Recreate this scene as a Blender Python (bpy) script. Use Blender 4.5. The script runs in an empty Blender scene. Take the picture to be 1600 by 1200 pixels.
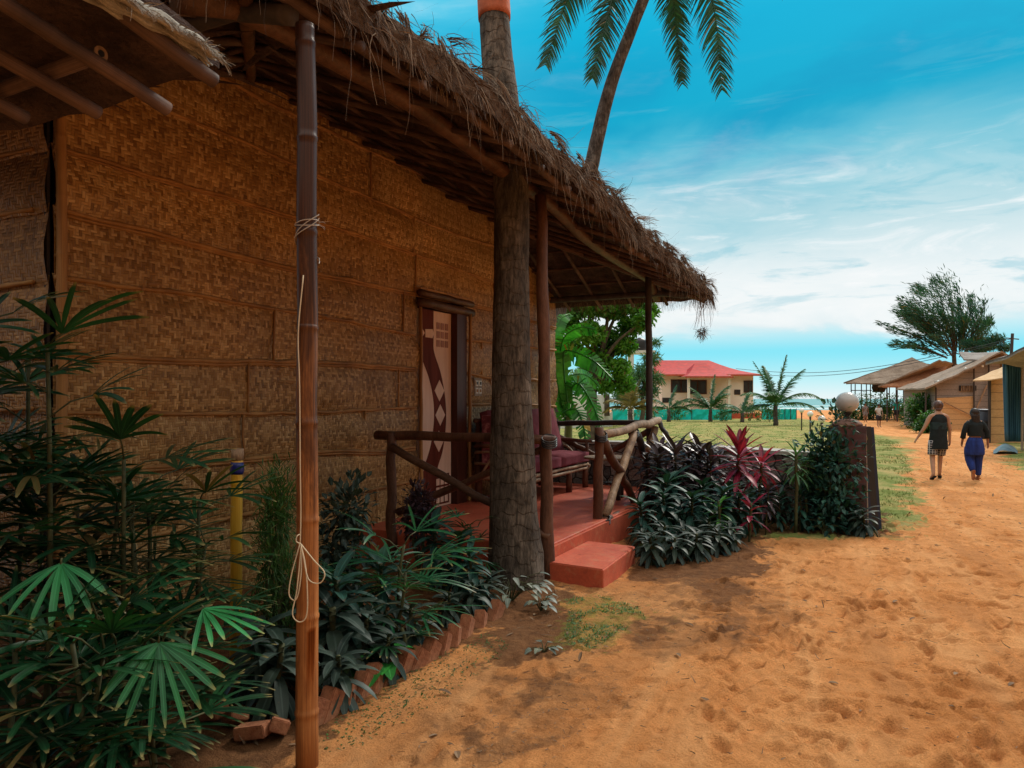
import bpy, bmesh, math, random
import numpy as np
from mathutils import Vector, Matrix, noise
R = math.radians
PI = math.pi
sc = bpy.context.scene
C = sc.collection
SCL = 1.07            # metres per layout unit

# ------------------------------------------------------------------ camera
FPX, CX, HY, CH = 1150.0, 800.0, 623.0, 1.6
cam_d = bpy.data.cameras.new('camera'); cam = bpy.data.objects.new('camera', cam_d); C.objects.link(cam)
cam_d.sensor_width = 36.0; cam_d.lens = 36.0 * FPX / 1600.0
cam_d.shift_y = (HY - 600.0) / 1600.0
cam_d.clip_start = 0.05; cam_d.clip_end = 20000
cam.location = (0, 0, CH * SCL); cam.rotation_euler = (R(90), 0, 0)
sc.camera = cam

# ------------------------------------------------------------------ colour management
sc.view_settings.view_transform = 'Standard'; sc.view_settings.look = 'None'
sc.view_settings.exposure = 0.0; sc.view_settings.gamma = 1.0; sc.view_settings.use_curve_mapping = False

def lin(r, g, b, a=1.0):
    f = lambda c: (c / 255 / 12.92) if c / 255 <= 0.04045 else ((c / 255 + 0.055) / 1.055) ** 2.4
    return (f(r), f(g), f(b), a)

class NT:
    """tiny node tree writer"""
    def __init__(s, nt): s.nt = nt; s.nt.nodes.clear()
    def n(s, typ, **kw):
        nd = s.nt.nodes.new(typ)
        for k, v in kw.items(): setattr(nd, k, v)
        return nd
    def l(s, a, b): s.nt.links.new(a, b)
    def setin(s, sock, v):
        if hasattr(v, 'is_output') or hasattr(v, 'links'): s.l(v, sock)
        else: sock.default_value = v
    def math(s, op, a, b=None, c=None, clamp=False):
        nd = s.n('ShaderNodeMath', operation=op, use_clamp=clamp)
        s.setin(nd.inputs[0], a)
        if b is not None: s.setin(nd.inputs[1], b)
        if c is not None: s.setin(nd.inputs[2], c)
        return nd.outputs[0]
    def mix(s, f, a, b, mode='MIX'):
        nd = s.n('ShaderNodeMix', data_type='RGBA', blend_type=mode)
        s.setin(nd.inputs[0], f); s.setin(nd.inputs[6], a); s.setin(nd.inputs[7], b)
        return nd.outputs[2]
    def mixf(s, f, a, b):
        nd = s.n('ShaderNodeMix', data_type='FLOAT')
        s.setin(nd.inputs[0], f); s.setin(nd.inputs[2], a); s.setin(nd.inputs[3], b)
        return nd.outputs[0]
    def ramp(s, f, stops, interp='LINEAR'):
        nd = s.n('ShaderNodeValToRGB'); cr = nd.color_ramp; cr.interpolation = interp
        while len(cr.elements) < len(stops): cr.elements.new(0.5)
        for e, (p, c) in zip(cr.elements, stops):
            e.position = p; e.color = c if len(c) == 4 else (*c, 1)
        s.setin(nd.inputs[0], f); return nd.outputs[0]
    def sm(s, v, a, b):
        nd = s.n('ShaderNodeMapRange', interpolation_type='SMOOTHSTEP')
        s.setin(nd.inputs[0], v); s.setin(nd.inputs[1], a); s.setin(nd.inputs[2], b)
        return nd.outputs[0]
    def noise(s, vec, scale, detail=3, rough=0.55, dist=0.0, out=0):
        nd = s.n('ShaderNodeTexNoise')
        if vec is not None: s.l(vec, nd.inputs['Vector'])
        nd.inputs['Scale'].default_value = scale; nd.inputs['Detail'].default_value = detail
        nd.inputs['Roughness'].default_value = rough; nd.inputs['Distortion'].default_value = dist
        return nd.outputs[out]
    def vscale(s, vec, v):
        nd = s.n('ShaderNodeVectorMath', operation='MULTIPLY'); s.l(vec, nd.inputs[0]); nd.inputs[1].default_value = v
        return nd.outputs[0]
    def comb(s, x, y, z):
        nd = s.n('ShaderNodeCombineXYZ')
        s.setin(nd.inputs[0], x); s.setin(nd.inputs[1], y); s.setin(nd.inputs[2], z); return nd.outputs[0]
    def bump(s, h, strength=0.5, dist=0.01, prev=None):
        nd = s.n('ShaderNodeBump'); nd.inputs['Strength'].default_value = strength
        nd.inputs['Distance'].default_value = dist; s.l(h, nd.inputs['Height'])
        if prev is not None: s.l(prev, nd.inputs['Normal'])
        return nd.outputs[0]

# ------------------------------------------------------------------ sky and sun
SUN_EL, SUN_AZ = R(43), R(40)     # azimuth from +Y towards +X
def make_world():
    w = bpy.data.worlds.new('World'); sc.world = w; w.use_nodes = True
    t = NT(w.node_tree)
    tc = t.n('ShaderNodeTexCoord'); sep = t.n('ShaderNodeSeparateXYZ'); t.l(tc.outputs['Generated'], sep.inputs[0])
    x, y, z = sep.outputs
    hor = t.math('SQRT', t.math('ADD', t.math('MULTIPLY', x, x), t.math('MULTIPLY', y, y)))
    e = t.math('DIVIDE', z, t.math('MAXIMUM', hor, 0.001))
    az = t.math('DIVIDE', x, t.math('MAXIMUM', y, 0.05))          # tangent of azimuth ahead
    vec = t.comb(t.math('MULTIPLY', az, 1.0), t.math('MULTIPLY', e, 3.2), t.math('MULTIPLY', y, 0.6))
    n1 = t.noise(vec, 2.1, 6, 0.55, 0.35)
    n2 = t.noise(vec, 6.5, 6, 0.6, 0.5)
    nz = t.math('ADD', t.math('MULTIPLY', n1, 0.75), t.math('MULTIPLY', n2, 0.25))
    blue = t.ramp(t.math('MULTIPLY', e, 1.6, clamp=True), [
        (0.0, lin(236, 248, 250)), (0.04, lin(190, 242, 250)), (0.10, lin(120, 230, 250)), (0.14, lin(140, 228, 244)), (0.30, lin(110, 216, 236)), (0.42, lin(40, 198, 228)),
        (0.58, lin(0, 172, 208)), (0.8, lin(0, 180, 220)), (1.0, lin(40, 190, 226))])
    # banks of cloud: strong between 5 and 18 degrees, thin streaks above
    band = t.math('MULTIPLY', t.sm(t.math('ADD', e, t.math('MULTIPLY', t.math('SUBTRACT', n2, 0.5), 0.06)), 0.055, 0.11), t.math('SUBTRACT', 1.0, t.sm(t.math('ADD', e, t.math('MULTIPLY', t.math('SUBTRACT', n1, 0.5), 0.16)), 0.16, 0.40)))
    cm = t.sm(t.math('ADD', nz, t.math('MULTIPLY', band, 0.42)), 0.55, 0.82)
    cloudc = t.ramp(n2, [(0.3, lin(168, 214, 228)), (0.48, lin(214, 234, 240)), (0.66, lin(252, 252, 252))])
    col = t.mix(t.math('MULTIPLY', cm, 0.95), blue, cloudc)
    hz_ = t.math('MULTIPLY', t.math('MULTIPLY', t.sm(e, 0.05, 0.12), t.math('SUBTRACT', 1.0, t.sm(t.math('ADD', e, t.math('MULTIPLY', t.math('SUBTRACT', n1, 0.5), 0.18)), 0.17, 0.30))), 0.85)
    col = t.mix(hz_, col, lin(246, 250, 250))
    hz2 = t.math('MULTIPLY', t.math('MULTIPLY', t.sm(t.math('ADD', az, t.math('MULTIPLY', n1, .3)), 0.10, 0.45), t.math('MULTIPLY', t.sm(e, 0.14, 0.24), t.math('SUBTRACT', 1.0, t.sm(t.math('ADD', e, t.math('MULTIPLY', t.math('SUBTRACT', n1, 0.5), 0.2)), 0.27, 0.38)))), 0.6)
    col = t.mix(hz2, col, lin(150, 208, 220))
    n4 = t.noise(t.comb(t.math('MULTIPLY', az, 1.6), t.math('MULTIPLY', e, 9.0), 2.0), 3.2, 7, 0.62, 0.6)
    bz = t.math('MULTIPLY', t.sm(e, 0.07, 0.14), t.math('SUBTRACT', 1.0, t.sm(e, 0.34, 0.46)))
    col = t.mix(t.math('MULTIPLY', t.math('MULTIPLY', t.sm(n4, 0.48, 0.34), bz), 0.45), col, lin(110, 196, 216))
    col = t.mix(t.math('MULTIPLY', t.math('MULTIPLY', t.sm(n4, 0.52, 0.72), t.math('MULTIPLY', bz, t.math('SUBTRACT', 1.0, t.sm(e, 0.22, 0.36)))), 0.75), col, lin(255, 255, 255))
    # a soft bright thin cloud towards the left, and a darker bank above on the right
    left = t.math('MULTIPLY', t.math('SUBTRACT', 1.0, t.sm(az, -0.12, 0.10)), t.sm(n1, 0.35, 0.65))
    col = t.mix(t.math('MULTIPLY', left, 0.55), col, lin(110, 220, 248))
    dark = t.math('MULTIPLY', t.math('MULTIPLY', t.sm(e, 0.22, 0.34), t.math('SUBTRACT', 1.0, t.sm(e, 0.40, 0.52))), t.sm(n1, 0.42, 0.6))
    col = t.mix(t.math('MULTIPLY', dark, 0.5), col, lin(0, 150, 196))
    # overhead: bright overcast; unseen sky behind: dark low, boosted high to grade wall light
    up = t.sm(e, 0.62, 1.1)
    back = t.math('SUBTRACT', 1.0, t.sm(y, -0.1, 0.35))
    col = t.mix(up, col, (0.95, 0.92, 0.88, 1))
    bk = t.mix(1.0, t.ramp(e, [(0.25, (0.03, 0.035, 0.025, 1)), (0.7, (0.72, 0.70, 0.67, 1)), (1.0, (0.9, 0.88, 0.85, 1))]), (1.7, 1.65, 1.55, 1), 'MULTIPLY')
    col = t.mix(back, col, bk)
    sky = t.n('ShaderNodeTexSky', sky_type='NISHITA'); sky.sun_disc = False
    sky.sun_elevation = SUN_EL; sky.sun_rotation = SUN_AZ
    bg1 = t.n('ShaderNodeBackground'); t.l(sky.outputs[0], bg1.inputs[0]); bg1.inputs[1].default_value = 0.08
    bg2 = t.n('ShaderNodeBackground'); t.l(col, bg2.inputs[0]); bg2.inputs[1].default_value = 1.0
    mx = t.n('ShaderNodeMixShader'); mx.inputs[0].default_value = 0.97
    t.l(bg1.outputs[0], mx.inputs[1]); t.l(bg2.outputs[0], mx.inputs[2])
    o = t.n('ShaderNodeOutputWorld'); t.l(mx.outputs[0], o.inputs[0])
make_world()
sd = bpy.data.lights.new('sun', 'SUN'); sun = bpy.data.objects.new('sun', sd); C.objects.link(sun)
sd.energy = 2.3; sd.angle = R(11); sd.color = (1.0, 0.93, 0.82)
sun.rotation_euler = Vector((math.sin(SUN_AZ) * math.cos(SUN_EL), math.cos(SUN_AZ) * math.cos(SUN_EL), math.sin(SUN_EL))).to_track_quat('Z', 'Y').to_euler()

# ------------------------------------------------------------------ layout helpers
UX, UY = 0.438, 0.899          # hut length direction
NX, NY = 0.899, -0.438         # hut outward direction
def F(n, u, z): return Vector((n * NX + u * UX, n * NY + u * UY, z))
def terr(D):
    return float(np.interp(D, [0, 22, 45, 90, 175, 260, 1000], [0, 0, -0.2, -0.4, -1.05, -2.2, -12]))
def Q(px, py, D): return Vector(((px - CX) / FPX * D, D, CH - (py - HY) / FPX * D))
def X(px, D): return (px - CX) / FPX * D
def G(px, py):                  # point of the ground under a direction
    D = 5.0
    for _ in range(40): D = 0.5 * D + 0.5 * (CH - terr(D)) * FPX / (py - HY)
    return Vector((X(px, D), D, terr(D)))

# ------------------------------------------------------------------ mesh helpers
def wl(o):
    v = Vector((0, 0, 0))
    while o is not None: v += o.location; o = o.parent
    return v
def tag(o, label=None, cat=None, group=None, kind=None):
    if label: o['label'] = label
    if cat: o['category'] = cat
    if group: o['group'] = group
    if kind: o['kind'] = kind
    return o
def empty(name, loc, label=None, cat=None, group=None):
    o = bpy.data.objects.new(name, None); C.objects.link(o); o.location = loc; o.empty_display_size = 0.1
    return tag(o, label, cat, group)

class MB:
    def __init__(s): s.v = []; s.f = []; s.uv = {}; s.mi = []; s.cur = 0
    def vert(s, p, uv=None):
        s.v.append(tuple(p))
        if uv is not None: s.uv[len(s.v) - 1] = uv
        return len(s.v) - 1
    def face(s, *i): s.f.append(tuple(i)); s.mi.append(s.cur)
    def quad(s, a, b, c, d):
        i = len(s.v); s.v += [tuple(a), tuple(b), tuple(c), tuple(d)]; s.face(i, i + 1, i + 2, i + 3)
    def poly(s, pts):
        i = len(s.v); s.v += [tuple(p) for p in pts]; s.face(*range(i, i + len(pts)))
    def prism(s, pts, ext):
        """closed outline pts extruded by vector ext"""
        n = len(pts); i = len(s.v); e = Vector(ext)
        s.v += [tuple(p) for p in pts] + [tuple(Vector(p) + e) for p in pts]
        s.face(*range(i + n - 1, i - 1, -1)); s.face(*range(i + n, i + 2 * n))
        for k in range(n):
            k2 = (k + 1) % n; s.face(i + k, i + k2, i + n + k2, i + n + k)
    def box(s, c, sz, ax=None, rnd=0.0):
        """box centred at c, half axes from ax (three unit vectors)"""
        c = Vector(c); a = ax or (Vector((1, 0, 0)), Vector((0, 1, 0)), Vector((0, 0, 1)))
        i = len(s.v)
        for sx in (-1, 1):
            for sy in (-1, 1):
                for sz_ in (-1, 1):
                    p = c + a[0] * (sx * sz[0] / 2) + a[1] * (sy * sz[1] / 2) + a[2] * (sz_ * sz[2] / 2)
                    if rnd: p += Vector([random.uniform(-rnd, rnd) for _ in range(3)])
                    s.v.append(tuple(p))
        for f in ((0, 1, 3, 2), (4, 6, 7, 5), (0, 4, 5, 1), (2, 3, 7, 6), (0, 2, 6, 4), (1, 5, 7, 3)): s.face(*[i + k for k in f])
    def tube(s, pts, rad, n=10, cap=True, nodes=0.0, rough=0.0):
        pts = [Vector(p) for p in pts]; m = len(pts)
        if not hasattr(rad, '__len__'): rad = [rad] * m
        i0 = len(s.v); ref = None
        L = 0.0
        for k, p in enumerate(pts):
            d = (pts[min(k + 1, m - 1)] - pts[max(k - 1, 0)])
            if d.length < 1e-9: d = Vector((0, 0, 1))
            d.normalize()
            if ref is None: ref = Vector((1, 0, 0)) if abs(d.x) < 0.8 else Vector((0, 1, 0))
            a = (ref - d * ref.dot(d)).normalized(); b = d.cross(a); ref = a
            if k: L += (p - pts[k - 1]).length
            for q in range(n):
                th = 2 * PI * q / n; rr = rad[k] * (1 + (random.uniform(-rough, rough) if rough else 0))
                s.vert(p + a * (math.cos(th) * rr) + b * (math.sin(th) * rr), (q / n, L))
        for k in range(m - 1):
            for q in range(n):
                q2 = (q + 1) % n; s.face(i0 + k * n + q, i0 + k * n + q2, i0 + (k + 1) * n + q2, i0 + (k + 1) * n + q)
        if cap:
            s.face(*[i0 + q for q in range(n - 1, -1, -1)]); s.face(*[i0 + (m - 1) * n + q for q in range(n)])
    def lathe(s, c, prof, n=20):
        """prof: list of (r, z) about c"""
        c = Vector(c); i0 = len(s.v); m = len(prof)
        for r, z in prof:
            for q in range(n):
                th = 2 * PI * q / n; s.v.append((c.x + r * math.cos(th), c.y + r * math.sin(th), c.z + z))
        for k in range(m - 1):
            for q in range(n):
                q2 = (q + 1) % n; s.face(i0 + k * n + q, i0 + k * n + q2, i0 + (k + 1) * n + q2, i0 + (k + 1) * n + q)
        s.face(*[i0 + q for q in range(n - 1, -1, -1)]); s.face(*[i0 + (m - 1) * n + q for q in range(n)])
    def loft(s, rings, cap=True):
        """rings: list of (centre, axis a vector, axis b vector)"""
        n = 14; i0 = len(s.v)
        for c, a, b in rings:
            c = Vector(c); a = Vector(a); b = Vector(b)
            for q in range(n):
                th = 2 * PI * q / n; s.v.append(tuple(c + a * math.cos(th) + b * math.sin(th)))
        for k in range(len(rings) - 1):
            for q in range(n):
                q2 = (q + 1) % n; s.face(i0 + k * n + q, i0 + k * n + q2, i0 + (k + 1) * n + q2, i0 + (k + 1) * n + q)
        if cap:
            s.face(*[i0 + q for q in range(n - 1, -1, -1)]); s.face(*[i0 + (len(rings) - 1) * n + q for q in range(n)])
    def leaf(s, base, d, up, L, W, droop=0.3, seg=5, fold=0.25, prof=None, twist=0.0, tipw=0.0):
        """folded strip leaf that starts along d and droops"""
        d = Vector(d).normalized(); base = Vector(base)
        side = d.cross(Vector(up))
        if side.length < 1e-4: side = d.cross(Vector((1, 0.3, 0)))
        side.normalize()
        if twist: side.rotate(Matrix.Rotation(twist, 3, d))
        i0 = len(s.v); p = base.copy(); dd = d.copy(); st = L / seg
        for k in range(seg + 1):
            t = k / seg
            w = (prof(t) if prof else (math.sin(PI * min(1, t * 0.9 + 0.08)) ** 0.7)) * W / 2
            w = max(w, tipw * W / 2) if k < seg else tipw * W / 2
            nrm = side.cross(dd).normalized()
            s.vert(p - side * w + nrm * (fold * w), (0, t)); s.vert(p, (0.5, t)); s.vert(p + side * w + nrm * (fold * w), (1, t))
            dd = (dd + Vector((0, 0, -1)) * (droop / seg)).normalized(); p = p + dd * st
            side = (side - dd * side.dot(dd)).normalized()
        for k in range(seg):
            a = i0 + k * 3; s.face(a, a + 1, a + 4, a + 3); s.face(a + 1, a + 2, a + 5, a + 4)
    def build(s, name, mats, parent=None, smooth=False, label=None, loc=None):
        me = bpy.data.meshes.new(name)
        off = wl(parent) if parent is not None else (Vector(loc) if loc is not None else Vector((0, 0, 0)))
        V = np.array(s.v, dtype=np.float64).reshape(-1, 3) - np.array(off)
        me.from_pydata([tuple(v) for v in V.tolist()], [], s.f)
        if not isinstance(mats, (list, tuple)): mats = [mats]
        for m in mats: me.materials.append(m)
        if len(mats) > 1: me.polygons.foreach_set('material_index', s.mi)
        if s.uv:
            uvl = me.uv_layers.new(name='UVMap'); arr = np.zeros((len(s.v), 2))
            for k, u in s.uv.items(): arr[k] = u
            li = np.zeros(len(me.loops), dtype=np.int32); me.loops.foreach_get('vertex_index', li)
            uvl.data.foreach_set('uv', arr[li].ravel())
        if smooth: me.polygons.foreach_set('use_smooth', [True] * len(me.polygons))
        me.update()
        o = bpy.data.objects.new(name, me); C.objects.link(o)
        if parent is not None: o.parent = parent
        elif loc is not None: o.location = loc
        if label: o['label'] = label
        return o
def bez(p, n):
    """smooth curve through points p (Catmull-Rom)"""
    p = [Vector(q) for q in p]; p = [2 * p[0] - p[1]] + p + [2 * p[-1] - p[-2]]; out = []
    for i in range(1, len(p) - 2):
        for k in range(n):
            t = k / n; a, b, c, d = p[i - 1], p[i], p[i + 1], p[i + 2]
            out.append(0.5 * ((2 * b) + (c - a) * t + (2 * a - 5 * b + 4 * c - d) * t * t + (3 * b - a - 3 * c + d) * t ** 3))
    out.append(p[-2]); return out
def log_pts(a, b, n=7, wob=0.012):
    a = Vector(a); b = Vector(b)
    return [a.lerp(b, k / n) + (Vector([random.uniform(-wob, wob) for _ in range(3)]) if 0 < k < n else Vector((0, 0, 0))) for k in range(n + 1)]
def bamboo_tube(mb, a, b, r, node=0.38, n=12, wob=0.008, taper=0.85):
    """bamboo culm with swollen nodes"""
    a = Vector(a); b = Vector(b); L = (b - a).length; pts = []; rad = []
    k = int(max(1, L // node)); ph = random.uniform(0.2, 0.8); ts = [0.0]
    for q in range(k + 1):
        t = (q + ph) * node / L
        if 0.02 < t < 0.98: ts += [t - 0.06 / L, t - 0.035 / L, t - 0.012 / L, t - 0.006 / L, t, t + 0.008 / L, t + 0.015 / L, t + 0.035 / L, t + 0.06 / L]
    ts += [q / 10 for q in range(1, 10)]
    ts.append(1.0); ts = sorted(set([t for t in ts if 0 <= t <= 1]))
    w = [Vector([random.uniform(-wob, wob) for _ in range(3)]) for _ in range(40)]
    for t in ts:
        j = t * 8; i = int(j); f = j - i
        pts.append(a.lerp(b, t) + w[i].lerp(w[i + 1], f))
        near = any(abs(t - (q + ph) * node / L) < 0.009 / L + 1e-6 for q in range(k + 1))
        rad.append(r * (1 - (1 - taper) * t) * (1.07 if near else 1.0))
    mb.tube(pts, rad, n)
def dup(root, loc=None, rz=None, scale=None, label=None, name=None):
    r = root.copy(); C.objects.link(r)
    if loc is not None: r.location = loc
    if rz is not None: r.rotation_euler = (0, 0, rz)
    if scale is not None: r.scale = (scale,) * 3
    if label: r['label'] = label
    for ch in list(root.children):
        c = ch.copy(); C.objects.link(c); c.parent = r
        for g in list(ch.children):
            d = g.copy(); C.objects.link(d); d.parent = c
    return r

# ------------------------------------------------------------------ materials
def new_mat(name):
    m = bpy.data.materials.new(name); m.use_nodes = True; t = NT(m.node_tree)
    o = t.n('ShaderNodeOutputMaterial'); p = t.n('ShaderNodeBsdfPrincipled'); t.l(p.outputs[0], o.inputs[0])
    return m, t, p
def mat_noise(name, c1, c2, scale=8, rough=0.7, bump=0.3, bdist=0.01, stretch=(1, 1, 1), detail=5, c3=None, spec=0.3, coord='Object', trans=0.0, fine=None):
    m, t, p = new_mat(name)
    tc = t.n('ShaderNodeTexCoord'); v = t.vscale(tc.outputs[coord], stretch)
    n = t.noise(v, scale, detail, 0.6, 0.2)
    stops = [(0.3, c1), (0.7, c2)] if c3 is None else [(0.28, c1), (0.5, c2), (0.72, c3)]
    col = t.ramp(n, stops)
    h = n
    if fine:
        n2 = t.noise(v, fine, 4, 0.7); col = t.mix(0.45, col, t.ramp(n2, [(0.3, (0.35, 0.35, 0.35, 1)), (0.7, (1.4, 1.4, 1.4, 1))]), 'MULTIPLY')
        h = t.math('ADD', n, n2)
    t.l(col, p.inputs['Base Color']); p.inputs['Roughness'].default_value = rough
    p.inputs['Specular IOR Level'].default_value = spec
    if bump: t.l(t.bump(h, bump, bdist), p.inputs['Normal'])
    return m
def mat_leaf(name, c1, c2, rough=0.45, trans=0.25, vein=True, spec=0.4, tip=None, scale=5, old=0.035):
    m, t, p = new_mat(name)
    tc = t.n('ShaderNodeTexCoord'); n = t.noise(tc.outputs['Object'], scale, 3)
    col = t.ramp(n, [(0.3, c1), (0.7, c2)])
    isl = t.n('ShaderNodeNewGeometry').outputs['Random Per Island']
    col = t.mix(0.8, col, t.ramp(isl, [(0.0, (0.45, 0.5, 0.5, 1)), (0.5, (1.0, 1.0, 0.95, 1)), (0.93, (1.35, 1.25, 1.0, 1)), (1.0, (1.5, 1.2, 0.7, 1))]), 'MULTIPLY')
    if old: col = t.mix(t.math('MULTIPLY', t.math('GREATER_THAN', isl, 1 - old), 0.8), col, (0.20, 0.13, 0.045, 1))
    sp_ = t.noise(tc.outputs['Object'], 55, 4, 0.7)
    col = t.mix(t.math('MULTIPLY', t.sm(sp_, 0.60, 0.70), 0.35), col, (0.16, 0.11, 0.06, 1))
    if vein:
        sep = t.n('ShaderNodeSeparateXYZ'); t.l(tc.outputs['UV'], sep.inputs[0])
        r = t.math('ABSOLUTE', t.math('SUBTRACT', sep.outputs[0], 0.5))
        mid = t.math('SUBTRACT', 1.0, t.sm(r, 0.02, 0.09))
        col = t.mix(t.math('MULTIPLY', mid, 0.4), col, tuple(min(1, c * 1.9 + 0.01) for c in c2[:3]) + (1,))
        if tip: col = t.mix(t.sm(sep.outputs[1], 0.85, 1.0), col, tip)
    t.l(col, p.inputs['Base Color']); p.inputs['Roughness'].default_value = rough
    p.inputs['Specular IOR Level'].default_value = spec
    if trans:
        o = [x for x in t.nt.nodes if x.type == 'OUTPUT_MATERIAL'][0]
        tr = t.n('ShaderNodeBsdfTranslucent'); t.l(t.mix(1.0, col, (1.2, 1.5, 0.6, 1), 'MULTIPLY'), tr.inputs[0])
        mx = t.n('ShaderNodeMixShader'); mx.inputs[0].default_value = trans
        t.l(p.outputs[0], mx.inputs[1]); t.l(tr.outputs[0], mx.inputs[2]); t.l(mx.outputs[0], o.inputs[0])
    return m
def mat_weave(name, base, dark, light, w=0.021, period=9, seed=0.0, far=False):
    m, t, p = new_mat(name)
    tc = t.n('ShaderNodeTexCoord'); uv = tc.outputs['UV']
    wn = t.noise(uv, 3.0, 2, out=1); wv = t.n('ShaderNodeVectorMath', operation='MULTIPLY_ADD')
    t.l(wn, wv.inputs[0]); wv.inputs[1].default_value = (0.05, 0.05, 0); t.l(uv, wv.inputs[2])
    sep = t.n('ShaderNodeSeparateXYZ'); t.l(wv.outputs[0], sep.inputs[0])
    x = t.math('DIVIDE', sep.outputs[0], w); y = t.math('DIVIDE', sep.outputs[1], w)
    i = t.math('FLOOR', x); j = t.math('FLOOR', y)
    fx = t.math('FRACT', x); fy = t.math('FRACT', y)
    zz = t.math('ADD', t.math('PINGPONG', i, float(period)), j)
    md = t.math('MODULO', t.math('ADD', zz, 4000.0), 4.0)
    vert = t.math('LESS_THAN', md, 2.0)          # 1: upright strip on top
    hv = t.math('SINE', t.math('MULTIPLY', fx, PI)); hh = t.math('SINE', t.math('MULTIPLY', fy, PI))
    h = t.mixf(vert, t.math('POWER', hh, 0.5), t.math('POWER', hv, 0.5))
    # strand identity for colour
    wn1 = t.n('ShaderNodeTexWhiteNoise', noise_dimensions='3D')
    idx = t.comb(t.mixf(vert, j, i), t.math('FLOOR', t.math('DIVIDE', t.math('ADD', zz, 4000.0), 4.0)), vert)
    t.l(idx, wn1.inputs['Vector'])
    wn2 = t.n('ShaderNodeTexWhiteNoise', noise_dimensions='2D'); t.l(t.comb(t.mixf(vert, j, i), vert, 0), wn2.inputs['Vector'])
    rnd = t.math('ADD', t.math('MULTIPLY', wn1.outputs[0], 0.65), t.math('MULTIPLY', wn2.outputs[0], 0.35))
    col = t.ramp(rnd, [(0.1, dark), (0.5, base), (0.92, light)])
    fib = t.noise(t.vscale(uv, (60, 60, 1)), 4.0, 2)
    col = t.mix(0.22, col, t.ramp(fib, [(0.3, (0.5, 0.5, 0.5, 1)), (0.7, (1.35, 1.35, 1.35, 1))]), 'MULTIPLY')
    big = t.noise(uv, 1.1, 5, 0.65)
    col = t.mix(0.75, col, t.ramp(big, [(0.28, (0.50, 0.44, 0.36, 1)), (0.5, (0.9, 0.88, 0.85, 1)), (0.72, (1.25, 1.2, 1.1, 1))]), 'MULTIPLY')
    strk = t.noise(t.vscale(uv, (5, 0.5, 1)), 1.6, 5, 0.7, 0.6)
    col = t.mix(t.math('MULTIPLY', t.sm(strk, 0.56, 0.72), 0.5), col, (0.17, 0.085, 0.035, 1))
    gap = t.math('SUBTRACT', 1.0, t.sm(h, 0.15, 0.55))
    col = t.mix(t.math('MULTIPLY', t.math('MULTIPLY', gap, 0.62), t.sm(big, 0.25, 0.6)), col, tuple(c * 0.16 for c in dark[:3]) + (1,))
    t.l(col, p.inputs['Base Color']); p.inputs['Roughness'].default_value = 0.5; p.inputs['Specular IOR Level'].default_value = 0.35
    hb = t.math('ADD', h, t.math('MULTIPLY', rnd, 0.35))
    t.l(t.bump(hb, 0.9, 0.006), p.inputs['Normal'])
    return m
def mat_bark(name, c1, c2, c3, rings=9.0, bump=0.8):
    m, t, p = new_mat(name)
    tc = t.n('ShaderNodeTexCoord'); ob = tc.outputs['Object']
    sep = t.n('ShaderNodeSeparateXYZ'); t.l(ob, sep.inputs[0])
    nn = t.noise(ob, 5.0, 3)
    ring = t.math('FRACT', t.math('ADD', t.math('MULTIPLY', sep.outputs[2], rings), t.math('MULTIPLY', nn, 2.6)))
    crack = t.noise(t.vscale(ob, (1, 1, 0.22)), 38, 6, 0.7, 0.4)
    patch = t.noise(t.vscale(ob, (1, 1, 0.5)), 7, 4, 0.6)
    col = t.ramp(patch, [(0.3, c1), (0.52, c2), (0.75, c3)])
    col = t.mix(0.8, col, t.ramp(crack, [(0.38, (0.25, 0.25, 0.25, 1)), (0.6, (1.15, 1.15, 1.15, 1))]), 'MULTIPLY')
    lp = t.sm(ring, 0.0, 0.16)
    col = t.mix(t.math('MULTIPLY', t.math('MULTIPLY', t.math('SUBTRACT', 1.0, lp), t.sm(patch, 0.4, 0.6)), 0.55), col, (0.02, 0.015, 0.012, 1))
    t.l(col, p.inputs['Base Color']); p.inputs['Roughness'].default_value = 0.85; p.inputs['Specular IOR Level'].default_value = 0.2
    h = t.math('ADD', crack, t.math('MULTIPLY', lp, 0.4))
    t.l(t.bump(h, bump, 0.02), p.inputs['Normal'])
    return m
def mat_bamboo(name, c1, c2, c3, rough=0.3, spec=0.5, sc1=3.0):
    m, t, p = new_mat(name)
    tc = t.n('ShaderNodeTexCoord'); ob = tc.outputs['Object']
    a = t.noise(t.vscale(ob, (1, 1, 0.25)), sc1, 4, 0.6, 0.5)
    st = t.noise(t.vscale(tc.outputs['UV'], (26, 0.8, 1)), 1.6, 5, 0.7)
    col = t.ramp(t.math('ADD', t.math('MULTIPLY', a, 0.6), t.math('MULTIPLY', st, 0.4)), [(0.36, c1), (0.5, c2), (0.62, c3)])
    t.l(col, p.inputs['Base Color']); p.inputs['Specular IOR Level'].default_value = spec
    t.l(t.mixf(a, rough, rough + 0.35), p.inputs['Roughness'])
    t.l(t.bump(st, 0.25, 0.003), p.inputs['Normal'])
    return m
def mat_plain(name, c, rough=0.6, spec=0.3, var=0.15, scale=12, bump=0.0):
    d = tuple(x * (1 - var) for x in c[:3]) + (1,); l = tuple(x * (1 + var) for x in c[:3]) + (1,)
    return mat_noise(name, d, l, scale, rough, bump, 0.004, spec=spec)

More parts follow.
